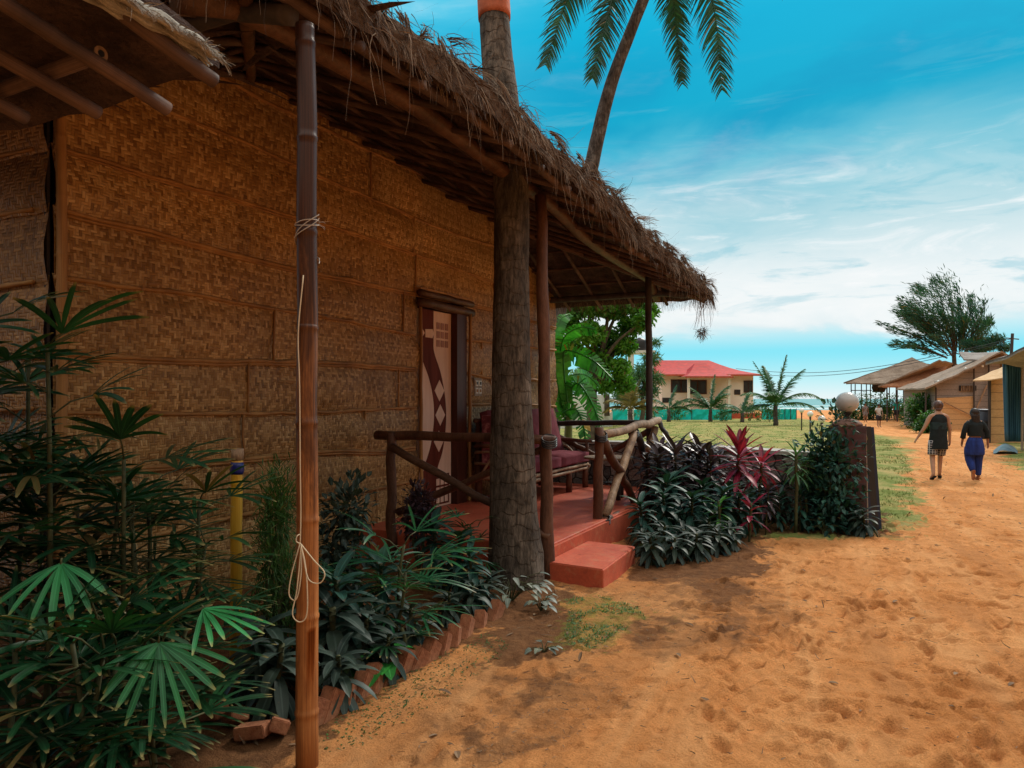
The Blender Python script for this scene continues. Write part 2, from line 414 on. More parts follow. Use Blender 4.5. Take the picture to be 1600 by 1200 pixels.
M = {}
M['weave'] = mat_weave('woven_bamboo_mat', (0.47, 0.248, 0.080, 1), (0.26, 0.122, 0.034, 1), (0.72, 0.45, 0.20, 1))
M['weave2'] = mat_weave('woven_bamboo_mat_weathered', (0.36, 0.17, 0.055, 1), (0.20, 0.09, 0.028, 1), (0.52, 0.28, 0.11, 1), w=0.024, period=5)
M['weave_b'] = mat_weave('woven_bamboo_mat_diagonal', (0.41, 0.215, 0.070, 1), (0.23, 0.106, 0.031, 1), (0.65, 0.40, 0.175, 1), w=0.024, period=300)
M['weave_c'] = mat_weave('woven_bamboo_mat_fine', (0.50, 0.27, 0.092, 1), (0.28, 0.132, 0.038, 1), (0.75, 0.48, 0.22, 1), w=0.020, period=4)
M['batten'] = mat_bamboo('split_bamboo', (0.20, 0.085, 0.025, 1), (0.40, 0.19, 0.06, 1), (0.56, 0.30, 0.11, 1), 0.45, 0.4)
def mat_pole():
    m, t, p = new_mat('brown_bamboo_pole')
    tc = t.n('ShaderNodeTexCoord'); ob = tc.outputs['Object']; geo = t.n('ShaderNodeNewGeometry')
    sep = t.n('ShaderNodeSeparateXYZ'); t.l(geo.outputs['Position'], sep.inputs[0])
    a = t.noise(t.vscale(ob, (7, 7, 1.1)), 2.2, 5, 0.65, 0.6)
    st = t.noise(t.vscale(tc.outputs['UV'], (30, 1.2, 1)), 1.6, 5, 0.7)
    worn = t.sm(t.math('ADD', t.math('ADD', t.math('MULTIPLY', a, 2.2), t.math('MULTIPLY', st, 0.35)), t.math('MULTIPLY', sep.outputs[2], -0.62)), -0.25, 0.95)
    skin_ = t.ramp(st, [(0.3, (0.022, 0.009, 0.006, 1)), (0.7, (0.085, 0.030, 0.014, 1))])
    peeled = t.ramp(t.math('ADD', t.math('MULTIPLY', st, 0.6), t.math('MULTIPLY', a, 0.4)), [(0.36, (0.12, 0.038, 0.012, 1)), (0.5, (0.33, 0.115, 0.032, 1)), (0.64, (0.52, 0.21, 0.06, 1))])
    t.l(t.mix(worn, skin_, peeled), p.inputs['Base Color']); p.inputs['Specular IOR Level'].default_value = 0.3
    t.l(t.mixf(worn, 0.36, 0.6), p.inputs['Roughness']); t.l(t.bump(st, 0.2, 0.003), p.inputs['Normal']); return m
M['pole'] = mat_pole()
M['yellow_pole'] = mat_bamboo('yellow_bamboo', (0.35, 0.16, 0.015, 1), (0.62, 0.32, 0.02, 1), (0.75, 0.45, 0.05, 1), 0.3, 0.5)
M['rafter'] = mat_bamboo('rafter_bamboo', (0.04, 0.024, 0.020, 1), (0.095, 0.055, 0.042, 1), (0.19, 0.115, 0.085, 1), 0.5, 0.3)
M['log'] = mat_noise('brown_log', (0.07, 0.028, 0.016, 1), (0.19, 0.085, 0.05, 1), 9, 0.55, 0.6, 0.01, (1, 1, 0.3), 6, fine=60)
M['log_light'] = mat_noise('weathered_log', (0.20, 0.11, 0.06, 1), (0.50, 0.33, 0.21, 1), 9, 0.6, 0.6, 0.008, (1, 1, 0.5), 6, fine=60)
M['log_dark'] = mat_noise('dark_log', (0.03, 0.028, 0.03, 1), (0.09, 0.07, 0.065, 1), 9, 0.6, 0.5, 0.01, (1, 1, 0.3), 6)
M['header'] = mat_noise('header_bamboo', (0.065, 0.030, 0.018, 1), (0.17, 0.085, 0.05, 1), 9, 0.5, 0.5, 0.01, (0.5, 0.5, 1), 6, fine=50)
M['thatch'] = mat_noise('thatch', (0.10, 0.055, 0.035, 1), (0.30, 0.19, 0.12, 1), 9, 0.95, 1.0, 0.05, (1, 1, 3.5), 8, fine=45, spec=0.1)
M['straw'] = mat_noise('dry_straw', (0.07, 0.045, 0.034, 1), (0.34, 0.23, 0.16, 1), 3, 0.85, 0.0, spec=0.15)
def mat_straw():
    m, t, p = new_mat('dry_straw'); isl = t.n('ShaderNodeNewGeometry').outputs['Random Per Island']; tc = t.n('ShaderNodeTexCoord')
    n = t.noise(tc.outputs['Object'], 2.2, 4, 0.6)
    col = t.ramp(t.math('ADD', t.math('MULTIPLY', isl, 0.6), t.math('MULTIPLY', n, 0.4)), [(0.2, (0.05, 0.034, 0.028, 1)), (0.5, (0.16, 0.105, 0.075, 1)), (0.75, (0.30, 0.215, 0.15, 1)), (0.9, (0.42, 0.36, 0.29, 1))])
    t.l(col, p.inputs['Base Color']); p.inputs['Roughness'].default_value = 0.85; p.inputs['Specular IOR Level'].default_value = 0.15; return m
M['straw'] = mat_straw()
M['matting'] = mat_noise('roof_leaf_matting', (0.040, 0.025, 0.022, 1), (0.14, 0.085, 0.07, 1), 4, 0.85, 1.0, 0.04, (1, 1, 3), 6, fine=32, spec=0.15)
M['palmleaf'] = mat_noise('dry_palm_leaf', (0.24, 0.20, 0.16, 1), (0.62, 0.58, 0.50, 1), 5, 0.7, 0.9, 0.02, (1, 1, 6), 6, fine=50)
def mat_red(name, c1, c2, rough):
    m, t, p = new_mat(name); tc = t.n('ShaderNodeTexCoord'); ob = tc.outputs['Object']
    n = t.noise(ob, 2.2, 6, 0.65, 0.4); n2 = t.noise(ob, 38, 5, 0.7); n3 = t.noise(ob, 7, 5, 0.7, 1.0)
    col = t.ramp(n, [(0.3, c1), (0.7, c2)]); col = t.mix(0.4, col, t.ramp(n2, [(0.3, (0.55, 0.5, 0.5, 1)), (0.7, (1.25, 1.2, 1.2, 1))]), 'MULTIPLY')
    col = t.mix(t.math('MULTIPLY', t.sm(n3, 0.52, 0.68), 0.45), col, (0.52, 0.25, 0.13, 1))          # trodden-in sand
    col = t.mix(t.math('MULTIPLY', t.sm(n3, 0.40, 0.30), 0.5), col, (0.14, 0.035, 0.025, 1))         # scuffs
    t.l(col, p.inputs['Base Color']); t.l(t.mixf(n3, rough, rough + 0.35), p.inputs['Roughness']); p.inputs['Specular IOR Level'].default_value = 0.35
    t.l(t.bump(t.math('ADD', n3, t.math('MULTIPLY', n2, 0.4)), 0.35, 0.006), p.inputs['Normal']); return m
M['red'] = mat_red('red_oxide_floor', (0.44, 0.075, 0.040, 1), (0.66, 0.15, 0.08, 1), 0.3)
M['redside'] = mat_red('red_oxide_plaster', (0.42, 0.07, 0.035, 1), (0.62, 0.13, 0.06, 1), 0.55)
M['doorpink'] = mat_noise('door_light_laminate', (0.74, 0.48, 0.37, 1), (0.86, 0.62, 0.50, 1), 2.5, 0.6, 0.1, 0.002, (6, 6, 0.6), 4)
M['doordark'] = mat_noise('door_dark_laminate', (0.10, 0.022, 0.015, 1), (0.17, 0.042, 0.028, 1), 2.5, 0.7, 0.1, 0.002, (6, 6, 0.6), 4, spec=0.1)
M['doorsq'] = mat_plain('door_square_inlay', (0.40, 0.19, 0.14, 1))
M['doorframe'] = mat_noise('door_frame_wood', (0.05, 0.015, 0.010, 1), (0.10, 0.03, 0.02, 1), 5, 0.5, 0.3, 0.004, (3, 3, 0.5))
M['cushion'] = mat_noise('maroon_cloth', (0.16, 0.035, 0.045, 1), (0.26, 0.065, 0.085, 1), 5, 0.9, 0.4, 0.006, fine=120, spec=0.1)
M['bark'] = mat_bark('palm_bark', (0.045, 0.036, 0.030, 1), (0.12, 0.095, 0.075, 1), (0.26, 0.21, 0.17, 1), 8)
M['bark_far'] = mat_bark('palm_bark_far', (0.06, 0.05, 0.045, 1), (0.12, 0.10, 0.09, 1), (0.24, 0.22, 0.20, 1), 5)
M['trunk'] = mat_noise('tree_bark', (0.05, 0.04, 0.03, 1), (0.14, 0.11, 0.08, 1), 6, 0.9, 0.6, 0.02)
M['orange_paint'] = mat_noise('orange_band_paint', (0.36, 0.09, 0.04, 1), (0.55, 0.16, 0.08, 1), 9, 0.8, 0.6, 0.01)
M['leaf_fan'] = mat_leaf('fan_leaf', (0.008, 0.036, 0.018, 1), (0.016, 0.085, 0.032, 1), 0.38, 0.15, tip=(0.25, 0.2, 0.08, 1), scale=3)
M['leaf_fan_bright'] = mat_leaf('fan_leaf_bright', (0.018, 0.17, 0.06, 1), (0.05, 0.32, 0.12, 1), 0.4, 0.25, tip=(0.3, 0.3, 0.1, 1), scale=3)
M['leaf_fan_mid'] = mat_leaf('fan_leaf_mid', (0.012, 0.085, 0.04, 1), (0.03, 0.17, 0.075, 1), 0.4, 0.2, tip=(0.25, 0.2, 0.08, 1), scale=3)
M['leaf_dark'] = mat_leaf('dark_cordyline_leaf', (0.016, 0.034, 0.028, 1), (0.060, 0.090, 0.078, 1), 0.5, 0.10, spec=0.3, scale=4)
M['leaf_dark2'] = mat_leaf('dark_teal_cordyline_leaf', (0.010, 0.045, 0.040, 1), (0.035, 0.11, 0.09, 1), 0.5, 0.10, spec=0.3, scale=4, tip=(0.10, 0.06, 0.04, 1))
M['leaf_dark3'] = mat_leaf('dull_purple_cordyline_leaf', (0.040, 0.026, 0.032, 1), (0.10, 0.07, 0.08, 1), 0.5, 0.10, spec=0.3, scale=4)
M['leaf_purple'] = mat_leaf('purple_cordyline_leaf', (0.035, 0.022, 0.035, 1), (0.10, 0.055, 0.075, 1), 0.35, 0.1, spec=0.5, scale=4)
M['leaf_red'] = mat_leaf('red_cordyline_leaf', (0.07, 0.010, 0.028, 1), (0.42, 0.022, 0.085, 1), 0.4, 0.3, scale=7, old=0)
M['leaf_teal'] = mat_leaf('teal_leaf', (0.010, 0.055, 0.050, 1), (0.028, 0.11, 0.085, 1), 0.5, 0.15, scale=4)
M['leaf_green'] = mat_leaf('green_leaf', (0.025, 0.12, 0.02, 1), (0.07, 0.26, 0.04, 1), 0.45, 0.3, scale=2)
M['leaf_bright'] = mat_leaf('bright_green_leaf', (0.04, 0.28, 0.05, 1), (0.07, 0.42, 0.09, 1), 0.35, 0.3, scale=8)
M['leaf_fern'] = mat_leaf('fern_leaf', (0.02, 0.075, 0.012, 1), (0.06, 0.15, 0.03, 1), 0.6, 0.2, vein=False)
M['leaf_tree'] = mat_leaf('tree_leaf', (0.03, 0.14, 0.02, 1), (0.15, 0.36, 0.05, 1), 0.5, 0.4, vein=False, scale=0.9)
M['leaf_cas'] = mat_leaf('casuarina_leaf', (0.012, 0.075, 0.062, 1), (0.045, 0.15, 0.11, 1), 0.6, 0.25, vein=False, scale=0.4)
M['leaf_palm'] = mat_leaf('palm_leaf', (0.010, 0.060, 0.042, 1), (0.030, 0.13, 0.075, 1), 0.4, 0.12, vein=False, scale=0.8, old=0.01)
M['leaf_palm_y'] = mat_leaf('yellowing_palm_leaf', (0.08, 0.09, 0.01, 1), (0.28, 0.20, 0.02, 1), 0.5, 0.2, vein=False, scale=1.5)
M['leaf_young_palm'] = mat_leaf('young_palm_leaf', (0.03, 0.12, 0.05, 1), (0.10, 0.24, 0.10, 1), 0.45, 0.2, vein=False, scale=0.6)
M['leaf_pale'] = mat_leaf('pale_leaf', (0.07, 0.10, 0.085, 1), (0.22, 0.25, 0.22, 1), 0.5, 0.1)
M['leaf_hedge'] = mat_leaf('hedge_leaf', (0.02, 0.10, 0.02, 1), (0.07, 0.22, 0.04, 1), 0.5, 0.25, vein=False, scale=1)
M['stem'] = mat_noise('plant_stem', (0.03, 0.035, 0.015, 1), (0.10, 0.10, 0.04, 1), 20, 0.7, 0.3)
M['dead_leaf'] = mat_noise('dead_leaf', (0.09, 0.05, 0.03, 1), (0.30, 0.20, 0.12, 1), 12, 0.9, 0.3)
M['brick'] = mat_noise('brick', (0.26, 0.085, 0.04, 1), (0.46, 0.20, 0.10, 1), 10, 0.9, 0.6, 0.01, fine=60)
M['rubble'] = None
M['string'] = mat_plain('string', (0.62, 0.50, 0.34, 1), 0.8)
M['wire'] = mat_plain('wire', (0.35, 0.28, 0.22, 1), 0.5)
M['blue_tape'] = mat_plain('blue_tape', (0.012, 0.02, 0.16, 1), 0.35, 0.5)
M['white'] = mat_plain('white_plastic', (0.75, 0.74, 0.70, 1), 0.4)
M['globe'] = mat_plain('opal_globe', (0.42, 0.43, 0.43, 1), 0.25, 0.5, 0.04)
M['globe_small'] = mat_plain('white_globe', (0.85, 0.85, 0.82, 1), 0.3, 0.5, 0.03)
M['black'] = mat_plain('black_fitting', (0.02, 0.02, 0.022, 1), 0.4, 0.5)
M['slate'] = mat_plain('dark_board', (0.018, 0.026, 0.055, 1), 0.5, 0.4)
# ------------------------------------------------------------------ ground
rng = np.random.default_rng(5); random.seed(11)
def vnoise(x, y, seed=0):
    xi = np.floor(x).astype(np.int64); yi = np.floor(y).astype(np.int64); fx = x - xi; fy = y - yi
    def h(a, b):
        n = (a * 374761393 + b * 668265263 + seed * 974711) & 0x7fffffff
        n = ((n ^ (n >> 13)) * 1274126177) & 0x7fffffff
        return ((n ^ (n >> 16)) & 0xffff) / 65535.0
    sx = fx * fx * (3 - 2 * fx); sy = fy * fy * (3 - 2 * fy)
    return (h(xi, yi) * (1 - sx) + h(xi + 1, yi) * sx) * (1 - sy) + (h(xi, yi + 1) * (1 - sx) + h(xi + 1, yi + 1) * sx) * sy
def fbm(x, y, s, o=4, seed=0):
    r = 0; a = 0.5
    for k in range(o): r = r + a * (vnoise(x * s, y * s, seed + k) - 0.5); s *= 2.03; a *= 0.5
    return r
def inpoly(px, py, poly):
    ins = np.zeros(px.shape, bool); n = len(poly)
    for i in range(n):
        x1, y1 = poly[i]; x2, y2 = poly[(i + 1) % n]
        c = ((y1 > py) != (y2 > py)) & (px < (x2 - x1) * (py - y1) / (y2 - y1 + 1e-12) + x1); ins ^= c
    return ins
def softpoly(x, y, gpoly, w, seed):
    """patch with an uneven edge: polygon in layout metres, w = edge wobble"""
    acc = 0
    for k, s in enumerate((1.0, 3.7)):
        dx = fbm(x, y, s / max(w, .1), 3, seed + k) * w * 2; dy = fbm(x, y, s / max(w, .1), 3, seed + 9 + k) * w * 2
        acc = acc + inpoly(x + dx, y + dy, gpoly).astype(float) * 0.5
    return acc
def gp(pts): return [(G(a, b).x, G(a, b).y) for a, b in pts]
GRASS1 = gp([(700, 662), (860, 656), (1245, 653.5), (1275, 657), (1335, 664), (1350, 676), (1402, 690), (1420, 720), (1432, 760), (1424, 800), (1400, 832), (1360, 838), (1150, 842), (800, 800)])
GRASS2 = gp([(1560, 690), (1600, 690), (1900, 700), (1900, 760), (1600, 741), (1566, 722)])
GRASS3 = gp([(1340, 676), (1440, 684), (1440, 692), (1345, 690)])
DIRT = gp([(-400, 1500), (-400, 800), (200, 780), (640, 850), (760, 900), (860, 905), (890, 930), (880, 960), (800, 985), (745, 990), (690, 1025), (600, 1075), (520, 1120), (470, 1168), (440, 1205), (520, 1500)])
DIRT2 = gp([(770, 985), (860, 950), (900, 985), (870, 1025), (800, 1040), (760, 1015)])
DAMP = [gp([(800, 1060), (960, 1040), (985, 1090), (900, 1150), (860, 1200), (700, 1230), (720, 1140), (790, 1120)]), gp([(1040, 900), (1130, 895), (1240, 930), (1270, 965), (1190, 1000), (1100, 970)]), gp([(1000, 960), (1180, 985), (1150, 1030), (1000, 1040), (940, 1010)])]
MOSS = gp([(885, 935), (935, 930), (1000, 948), (1008, 965), (975, 985), (925, 1015), (880, 1005), (890, 965)])
MOSS2 = gp([(860, 905), (990, 925), (1090, 960), (1060, 990), (960, 1020), (870, 1035), (830, 1000)])
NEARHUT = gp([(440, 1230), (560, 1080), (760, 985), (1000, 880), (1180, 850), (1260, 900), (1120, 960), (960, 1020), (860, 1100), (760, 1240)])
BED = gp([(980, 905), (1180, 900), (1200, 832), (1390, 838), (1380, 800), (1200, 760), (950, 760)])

def axis(segs):
    out = []
    for a, b, n in segs: out += list(np.linspace(a, b, n, endpoint=False))
    return np.array(out + [segs[-1][1]])
xs = np.concatenate([-np.geomspace(3000, 14, 24), axis([(-12, -4, 16), (-4, -1.6, 30), (-1.6, 6.4, 440), (6.4, 12, 110), (12, 40, 70)]), np.geomspace(42, 3000, 24)])
ys = np.concatenate([axis([(-60, -4, 10), (-4, 2.4, 12), (2.4, 10, 420), (10, 20, 190), (20, 60, 120), (60, 180, 40), (180, 320, 10)])])
GX, GY = np.meshgrid(xs, ys, indexing='ij')
H = np.interp(GY, [0, 22, 45, 90, 175, 260, 1000], [0, 0, -0.2, -0.4, -1.05, -2.2, -12])
fine = np.clip((22 - GY) / 12, 0, 1) * np.clip((14 - np.abs(GX - 2)) / 6, 0, 1)
hut_side = GX * NX + GY * NY
path = np.clip((hut_side + 1.7) / 0.6, 0, 1)
mic = fbm(GX, GY, 0.8, 3, 1) * 0.06 + fbm(GX, GY, 4.0, 4, 4) * 0.036 + fbm(GX, GY, 14.0, 3, 8) * 0.016
H = H + mic * fine
# footprints and scuffs
def dent(cx, cy, ang, a, b, depth):
    i0, i1 = np.searchsorted(xs, [cx - 2.2 * a, cx + 2.2 * a]); j0, j1 = np.searchsorted(ys, [cy - 2.2 * a, cy + 2.2 * a])
    if i1 <= i0 or j1 <= j0: return
    X_ = GX[i0:i1, j0:j1] - cx; Y_ = GY[i0:i1, j0:j1] - cy; c, s = math.cos(ang), math.sin(ang)
    r = ((X_ * c + Y_ * s) / a) ** 2 + ((-X_ * s + Y_ * c) / b) ** 2
    H[i0:i1, j0:j1] += -depth * np.exp(-r ** 2 * 1.1) + depth * 0.45 * np.exp(-((np.sqrt(r) - 1.45) ** 2) * 9)
for k in range(2600):
    cy = 2.6 + 17 * rng.random() ** 1.5; cx = rng.uniform(-0.6, 0.75 * cy + 1)
    if cx * NX + cy * NY < -1.9: continue
    big = cx / cy > 0.25
    a = rng.uniform(0.02, 0.085) * (1.2 if big else 0.8) * (1.7 if rng.random() < .12 else 1)
    dent(cx, cy, rng.normal(.4, 0.7), a, a * rng.uniform(0.3, 0.55), min(.03, a * rng.uniform(0.15, 0.42)) * (1.2 if big else 0.8))
def print_(cx, cy, ang):
    L_ = rng.uniform(.11, .135); dent(cx, cy, ang, L_, .042, rng.uniform(.009, .018)); dent(cx - .07 * math.cos(ang), cy - .07 * math.sin(ang), ang, .04, .034, .009)
for k in range(26):
    g0 = G(rng.uniform(820, 1750), 1250); tx, ty = rng.uniform(1290, 1520), 700; g1 = G(tx, ty); dx, dy = g1.x - g0.x, g1.y - g0.y; L0 = math.hypot(dx, dy); an = math.atan2(dy, dx); st_ = rng.uniform(.55, .72); s0_ = rng.uniform(0, 3)
    for q in range(int((L0 - s0_) / st_)):
        if rng.random() < .25: continue
        dd_ = s0_ + q * st_; sd_ = (.10 if q % 2 else -.10) + .15 * math.sin(q * .35 + k); x_ = g0.x + dx / L0 * dd_ - dy / L0 * sd_; y_ = g0.y + dy / L0 * dd_ + dx / L0 * sd_
        if x_ * NX + y_ * NY > -1.7 and y_ < 13: print_(x_, y_, an + rng.normal(0, .12))
for ln in ([(1050, 1130), (1180, 1040), (1310, 965), (1360, 900)], [(1085, 1130), (1205, 1045), (1325, 970), (1372, 905)], [(640, 1180), (800, 1060), (980, 960)]):
    pts = [G(a, b) for a, b in ln]
    for a, b in zip(pts[:-1], pts[1:]):
        L = (b - a).length; nn = max(2, int(L / 0.03))
        for q in range(nn):
            p = a.lerp(b, q / nn); dent(p.x, p.y, math.atan2(b.y - a.y, b.x - a.x), 0.07, 0.035, 0.0028)
dune = inpoly(GX, GY, DIRT).astype(float)
nv = GX.size; nx_, ny_ = GX.shape
co = np.stack([GX, GY, H], -1).reshape(-1, 3)
idx = np.arange(nv).reshape(nx_, ny_)
fc = np.stack([idx[:-1, :-1], idx[1:, :-1], idx[1:, 1:], idx[:-1, 1:]], -1).reshape(-1, 4)
me = bpy.data.meshes.new('ground')
me.vertices.add(nv); me.vertices.foreach_set('co', co.ravel())
me.loops.add(fc.size); me.loops.foreach_set('vertex_index', fc.ravel().astype(np.int32))
me.polygons.add(len(fc)); me.polygons.foreach_set('loop_start', (np.arange(len(fc)) * 4).astype(np.int32)); me.polygons.foreach_set('loop_total', np.full(len(fc), 4, np.int32))
me.polygons.foreach_set('use_smooth', [True] * len(fc)); me.update(calc_edges=True)
x1, y1 = GX.ravel(), GY.ravel()
nearw = 0.35
grass = np.clip(softpoly(x1, y1, GRASS1, 0.9, 3) + softpoly(x1, y1, GRASS2, 1.2, 13) * 0.9 + softpoly(x1, y1, GRASS3, 1.0, 15) * 0.5, 0, 1)
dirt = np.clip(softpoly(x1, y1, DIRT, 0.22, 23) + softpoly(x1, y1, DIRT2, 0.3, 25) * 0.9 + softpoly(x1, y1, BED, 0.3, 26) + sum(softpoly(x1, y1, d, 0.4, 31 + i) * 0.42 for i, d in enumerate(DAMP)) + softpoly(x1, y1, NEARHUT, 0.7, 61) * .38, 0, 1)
moss = np.clip(softpoly(x1, y1, MOSS, 0.25, 43) + softpoly(x1, y1, MOSS2, 0.3, 45) * 0.35, 0, 1)
ca = me.color_attributes.new('cover', 'FLOAT_COLOR', 'POINT')
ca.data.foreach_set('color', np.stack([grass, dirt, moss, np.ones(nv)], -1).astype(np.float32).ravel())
ground = bpy.data.objects.new('ground', me); C.objects.link(ground); ground['kind'] = 'structure'
def mat_ground():
    m, t, p = new_mat('sand_and_grass')
    geo = t.n('ShaderNodeNewGeometry'); pos = t.vscale(geo.outputs['Position'], (1, 1, 1))
    at = t.n('ShaderNodeAttribute', attribute_name='cover'); sp = t.n('ShaderNodeSeparateColor'); t.l(at.outputs['Color'], sp.inputs[0])
    g, d, b = sp.outputs
    n1 = t.noise(pos, 0.9, 6, 0.6, 0.3); n2 = t.noise(pos, 9, 6, 0.7); n3 = t.noise(pos, 90, 5, 0.75); n4 = t.noise(pos, 380, 2, 0.7)
    sand = t.ramp(n1, [(0.3, (0.58, 0.235, 0.074, 1)), (0.5, (0.71, 0.305, 0.105, 1)), (0.7, (0.80, 0.385, 0.15, 1))])
    sand = t.mix(0.5, sand, t.ramp(n2, [(0.3, (0.62, 0.55, 0.5, 1)), (0.6, (1.1, 1.1, 1.1, 1))]), 'MULTIPLY')
    sand = t.mix(0.6, sand, t.ramp(n3, [(0.32, (0.5, 0.42, 0.36, 1)), (0.5, (1, 1, 1, 1)), (0.7, (1.15, 1.15, 1.15, 1))]), 'MULTIPLY')
    gx = t.n('ShaderNodeSeparateXYZ'); t.l(geo.outputs['Position'], gx.inputs[0])
    across = t.math('SUBTRACT', t.math('MULTIPLY', gx.outputs[0], 0.93), t.math('MULTIPLY', gx.outputs[1], 0.37)); along = t.math('ADD', t.math('MULTIPLY', gx.outputs[0], 0.37), t.math('MULTIPLY', gx.outputs[1], 0.93))
    trk = t.noise(t.comb(t.math('MULTIPLY', across, 1.5), t.math('MULTIPLY', along, 0.16), 0.0), 1.6, 5, 0.6, 0.4)
    sand = t.mix(t.math('MULTIPLY', t.sm(trk, 0.48, 0.62), 0.35), sand, (0.84, 0.45, 0.20, 1))
    sand = t.mix(t.math('MULTIPLY', t.sm(trk, 0.46, 0.34), 0.4), sand, (0.46, 0.20, 0.075, 1))
    # dark specks: twigs and grit
    vo = t.n('ShaderNodeTexVoronoi', feature='F1'); t.l(t.vscale(geo.outputs['Position'], (1, 1.6, 1)), vo.inputs['Vector']); vo.inputs['Scale'].default_value = 11; vo.inputs['Randomness'].default_value = 1
    speck = t.math('MULTIPLY', t.math('SUBTRACT', 1.0, t.sm(vo.outputs['Distance'], 0.05, 0.16)), t.sm(n2, 0.5, 0.62))
    sand = t.mix(t.math('MULTIPLY', speck, 0.7), sand, (0.16, 0.065, 0.03, 1))
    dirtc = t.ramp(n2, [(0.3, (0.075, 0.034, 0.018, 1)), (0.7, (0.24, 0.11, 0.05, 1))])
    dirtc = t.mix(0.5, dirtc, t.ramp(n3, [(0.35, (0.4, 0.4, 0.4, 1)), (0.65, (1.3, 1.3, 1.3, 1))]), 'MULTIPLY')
    gn = t.noise(t.vscale(geo.outputs['Position'], (1, 0.6, 1)), 1.3, 7, 0.7)
    grassc = t.ramp(gn, [(0.3, (0.10, 0.16, 0.035, 1)), (0.44, (0.22, 0.26, 0.07, 1)), (0.56, (0.38, 0.33, 0.12, 1)), (0.72, (0.60, 0.38, 0.17, 1))])
    grassc = t.mix(0.4, grassc, t.ramp(n3, [(0.3, (0.5, 0.5, 0.5, 1)), (0.7, (1.3, 1.3, 1.3, 1))]), 'MULTIPLY')
    mossc = t.ramp(n3, [(0.3, (0.07, 0.12, 0.015, 1)), (0.65, (0.24, 0.30, 0.05, 1))])
    e = lambda x, lo=0.35, hi=0.65, k=0.5: t.sm(t.math('ADD', x, t.math('MULTIPLY', t.math('SUBTRACT', n2, 0.5), k)), lo, hi)
    col = t.mix(e(g, 0.3, 0.7, 1.0), sand, grassc)
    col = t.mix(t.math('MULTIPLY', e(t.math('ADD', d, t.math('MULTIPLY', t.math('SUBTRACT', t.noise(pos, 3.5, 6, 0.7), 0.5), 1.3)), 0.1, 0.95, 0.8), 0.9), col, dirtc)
    col = t.mix(t.math('MULTIPLY', e(b, 0.4, 1.4, 2.6), 0.6), col, mossc)
    t.l(col, p.inputs['Base Color']); p.inputs['Roughness'].default_value = 0.95; p.inputs['Specular IOR Level'].default_value = 0.1
    h = t.math('ADD', t.math('MULTIPLY', n3, 0.5), t.math('ADD', t.math('MULTIPLY', n2, 1.2), t.math('MULTIPLY', n4, 0.12)))
    t.l(t.bump(h, 1.0, 0.035), p.inputs['Normal'])
    return m
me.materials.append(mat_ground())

def mat_sea():
    m, t, p = new_mat('sea')
    geo = t.n('ShaderNodeNewGeometry'); v = t.vscale(geo.outputs['Position'], (0.25, 1, 1))
    n = t.noise(v, 0.08, 6, 0.65); n2 = t.noise(v, 0.02, 3)
    sep = t.n('ShaderNodeSeparateXYZ'); t.l(geo.outputs['Position'], sep.inputs[0])
    col = t.ramp(n, [(0.3, (0.02, 0.20, 0.24, 1)), (0.7, (0.09, 0.36, 0.38, 1))])
    y = t.math('ADD', sep.outputs[1], t.math('MULTIPLY', n2, 60))
    foam = t.math('MULTIPLY', t.math('SUBTRACT', 1.0, t.sm(y, 200 * SCL, 262 * SCL)), t.sm(n, 0.40, 0.5))
    foam2 = t.math('MULTIPLY', t.math('MULTIPLY', t.sm(y, 300, 320), t.math('SUBTRACT', 1.0, t.sm(y, 330, 350))), t.sm(n, 0.48, 0.55))
    col = t.mix(t.math('MAXIMUM', foam, foam2), col, (0.85, 0.88, 0.86, 1))
    t.l(col, p.inputs['Base Color']); p.inputs['Roughness'].default_value = 0.6
    t.l(t.bump(n, 0.6, 0.6), p.inputs['Normal'])
    return m
mb = MB(); mb.quad((-9000, 165, -1.0), (9000, 165, -1.0), (9000, 12000, -1.0), (-9000, 12000, -1.0))
sea = mb.build('sea_water', mat_sea()); sea['kind'] = 'structure'

# ------------------------------------------------------------------ the bamboo hut
U3 = Vector((UX, UY, 0)); N3 = Vector((NX, NY, 0)); Z3 = Vector((0, 0, 1)); FA = (N3, U3, Z3)
hut = empty('bamboo_hut', F(-4.75, 2.97, 0), 'large woven bamboo hut with ragged thatch roof and red veranda on the left', 'hut')
WN = -4.75; UA, UB = 2.97, 11.35
rows = [0.02, 0.62, 1.07, 1.5, 1.92, 2.37, 2.81, 3.25, 3.72, 4.22, 4.75]
def zrow(r, u, s=0):
    return rows[r] + (0.022 * noise.noise(Vector((u * 0.9, r * 7.3 + s, 0))) + 0.012 * noise.noise(Vector((u * 3.1, r * 3.3 + s, 5))) + 0.03 * math.sin(u * 0.9 + r * 2.1)) * (1 if 0 < r else 0)
def wall_panel(u0, u1, r, face='side', seed=0):
    mb = MB(); nu = max(3, int((u1 - u0) / 0.12)); nz = 6; off = random.uniform(0, 50)
    for a in range(nu + 1):
        u = u0 + (u1 - u0) * a / nu
        z0 = zrow(r, u) - 0.03; z1 = zrow(r + 1, u) + 0.03
        for b in range(nz + 1):
            s = b / nz; z = z0 + (z1 - z0) * s
            bul = 0.045 * math.sin(PI * s) * (0.6 + 1.3 * noise.noise(Vector((u * 1.1, r * 4.2, seed)))) + 0.034 * noise.noise(Vector((u * 2.7, z * 3.3, seed + 3))) + 0.018 * (1 - s)
            p = F(WN + bul, u, z) if face == 'side' else F(u, UA - bul, z)
            mb.vert(p, (u + off, z * 1.0 + off * 0.37))
    for a in range(nu):
        for b in range(nz):
            i = a * (nz + 1) + b; mb.face(i, i + nz + 1, i + nz + 2, i + 1)
    return mb.build('wall_mat', M[random.choice(('weave', 'weave', 'weave_b', 'weave_c'))] if face == 'side' else M['weave2'], hut, smooth=True)
DU0, DU1 = 7.20, 8.28
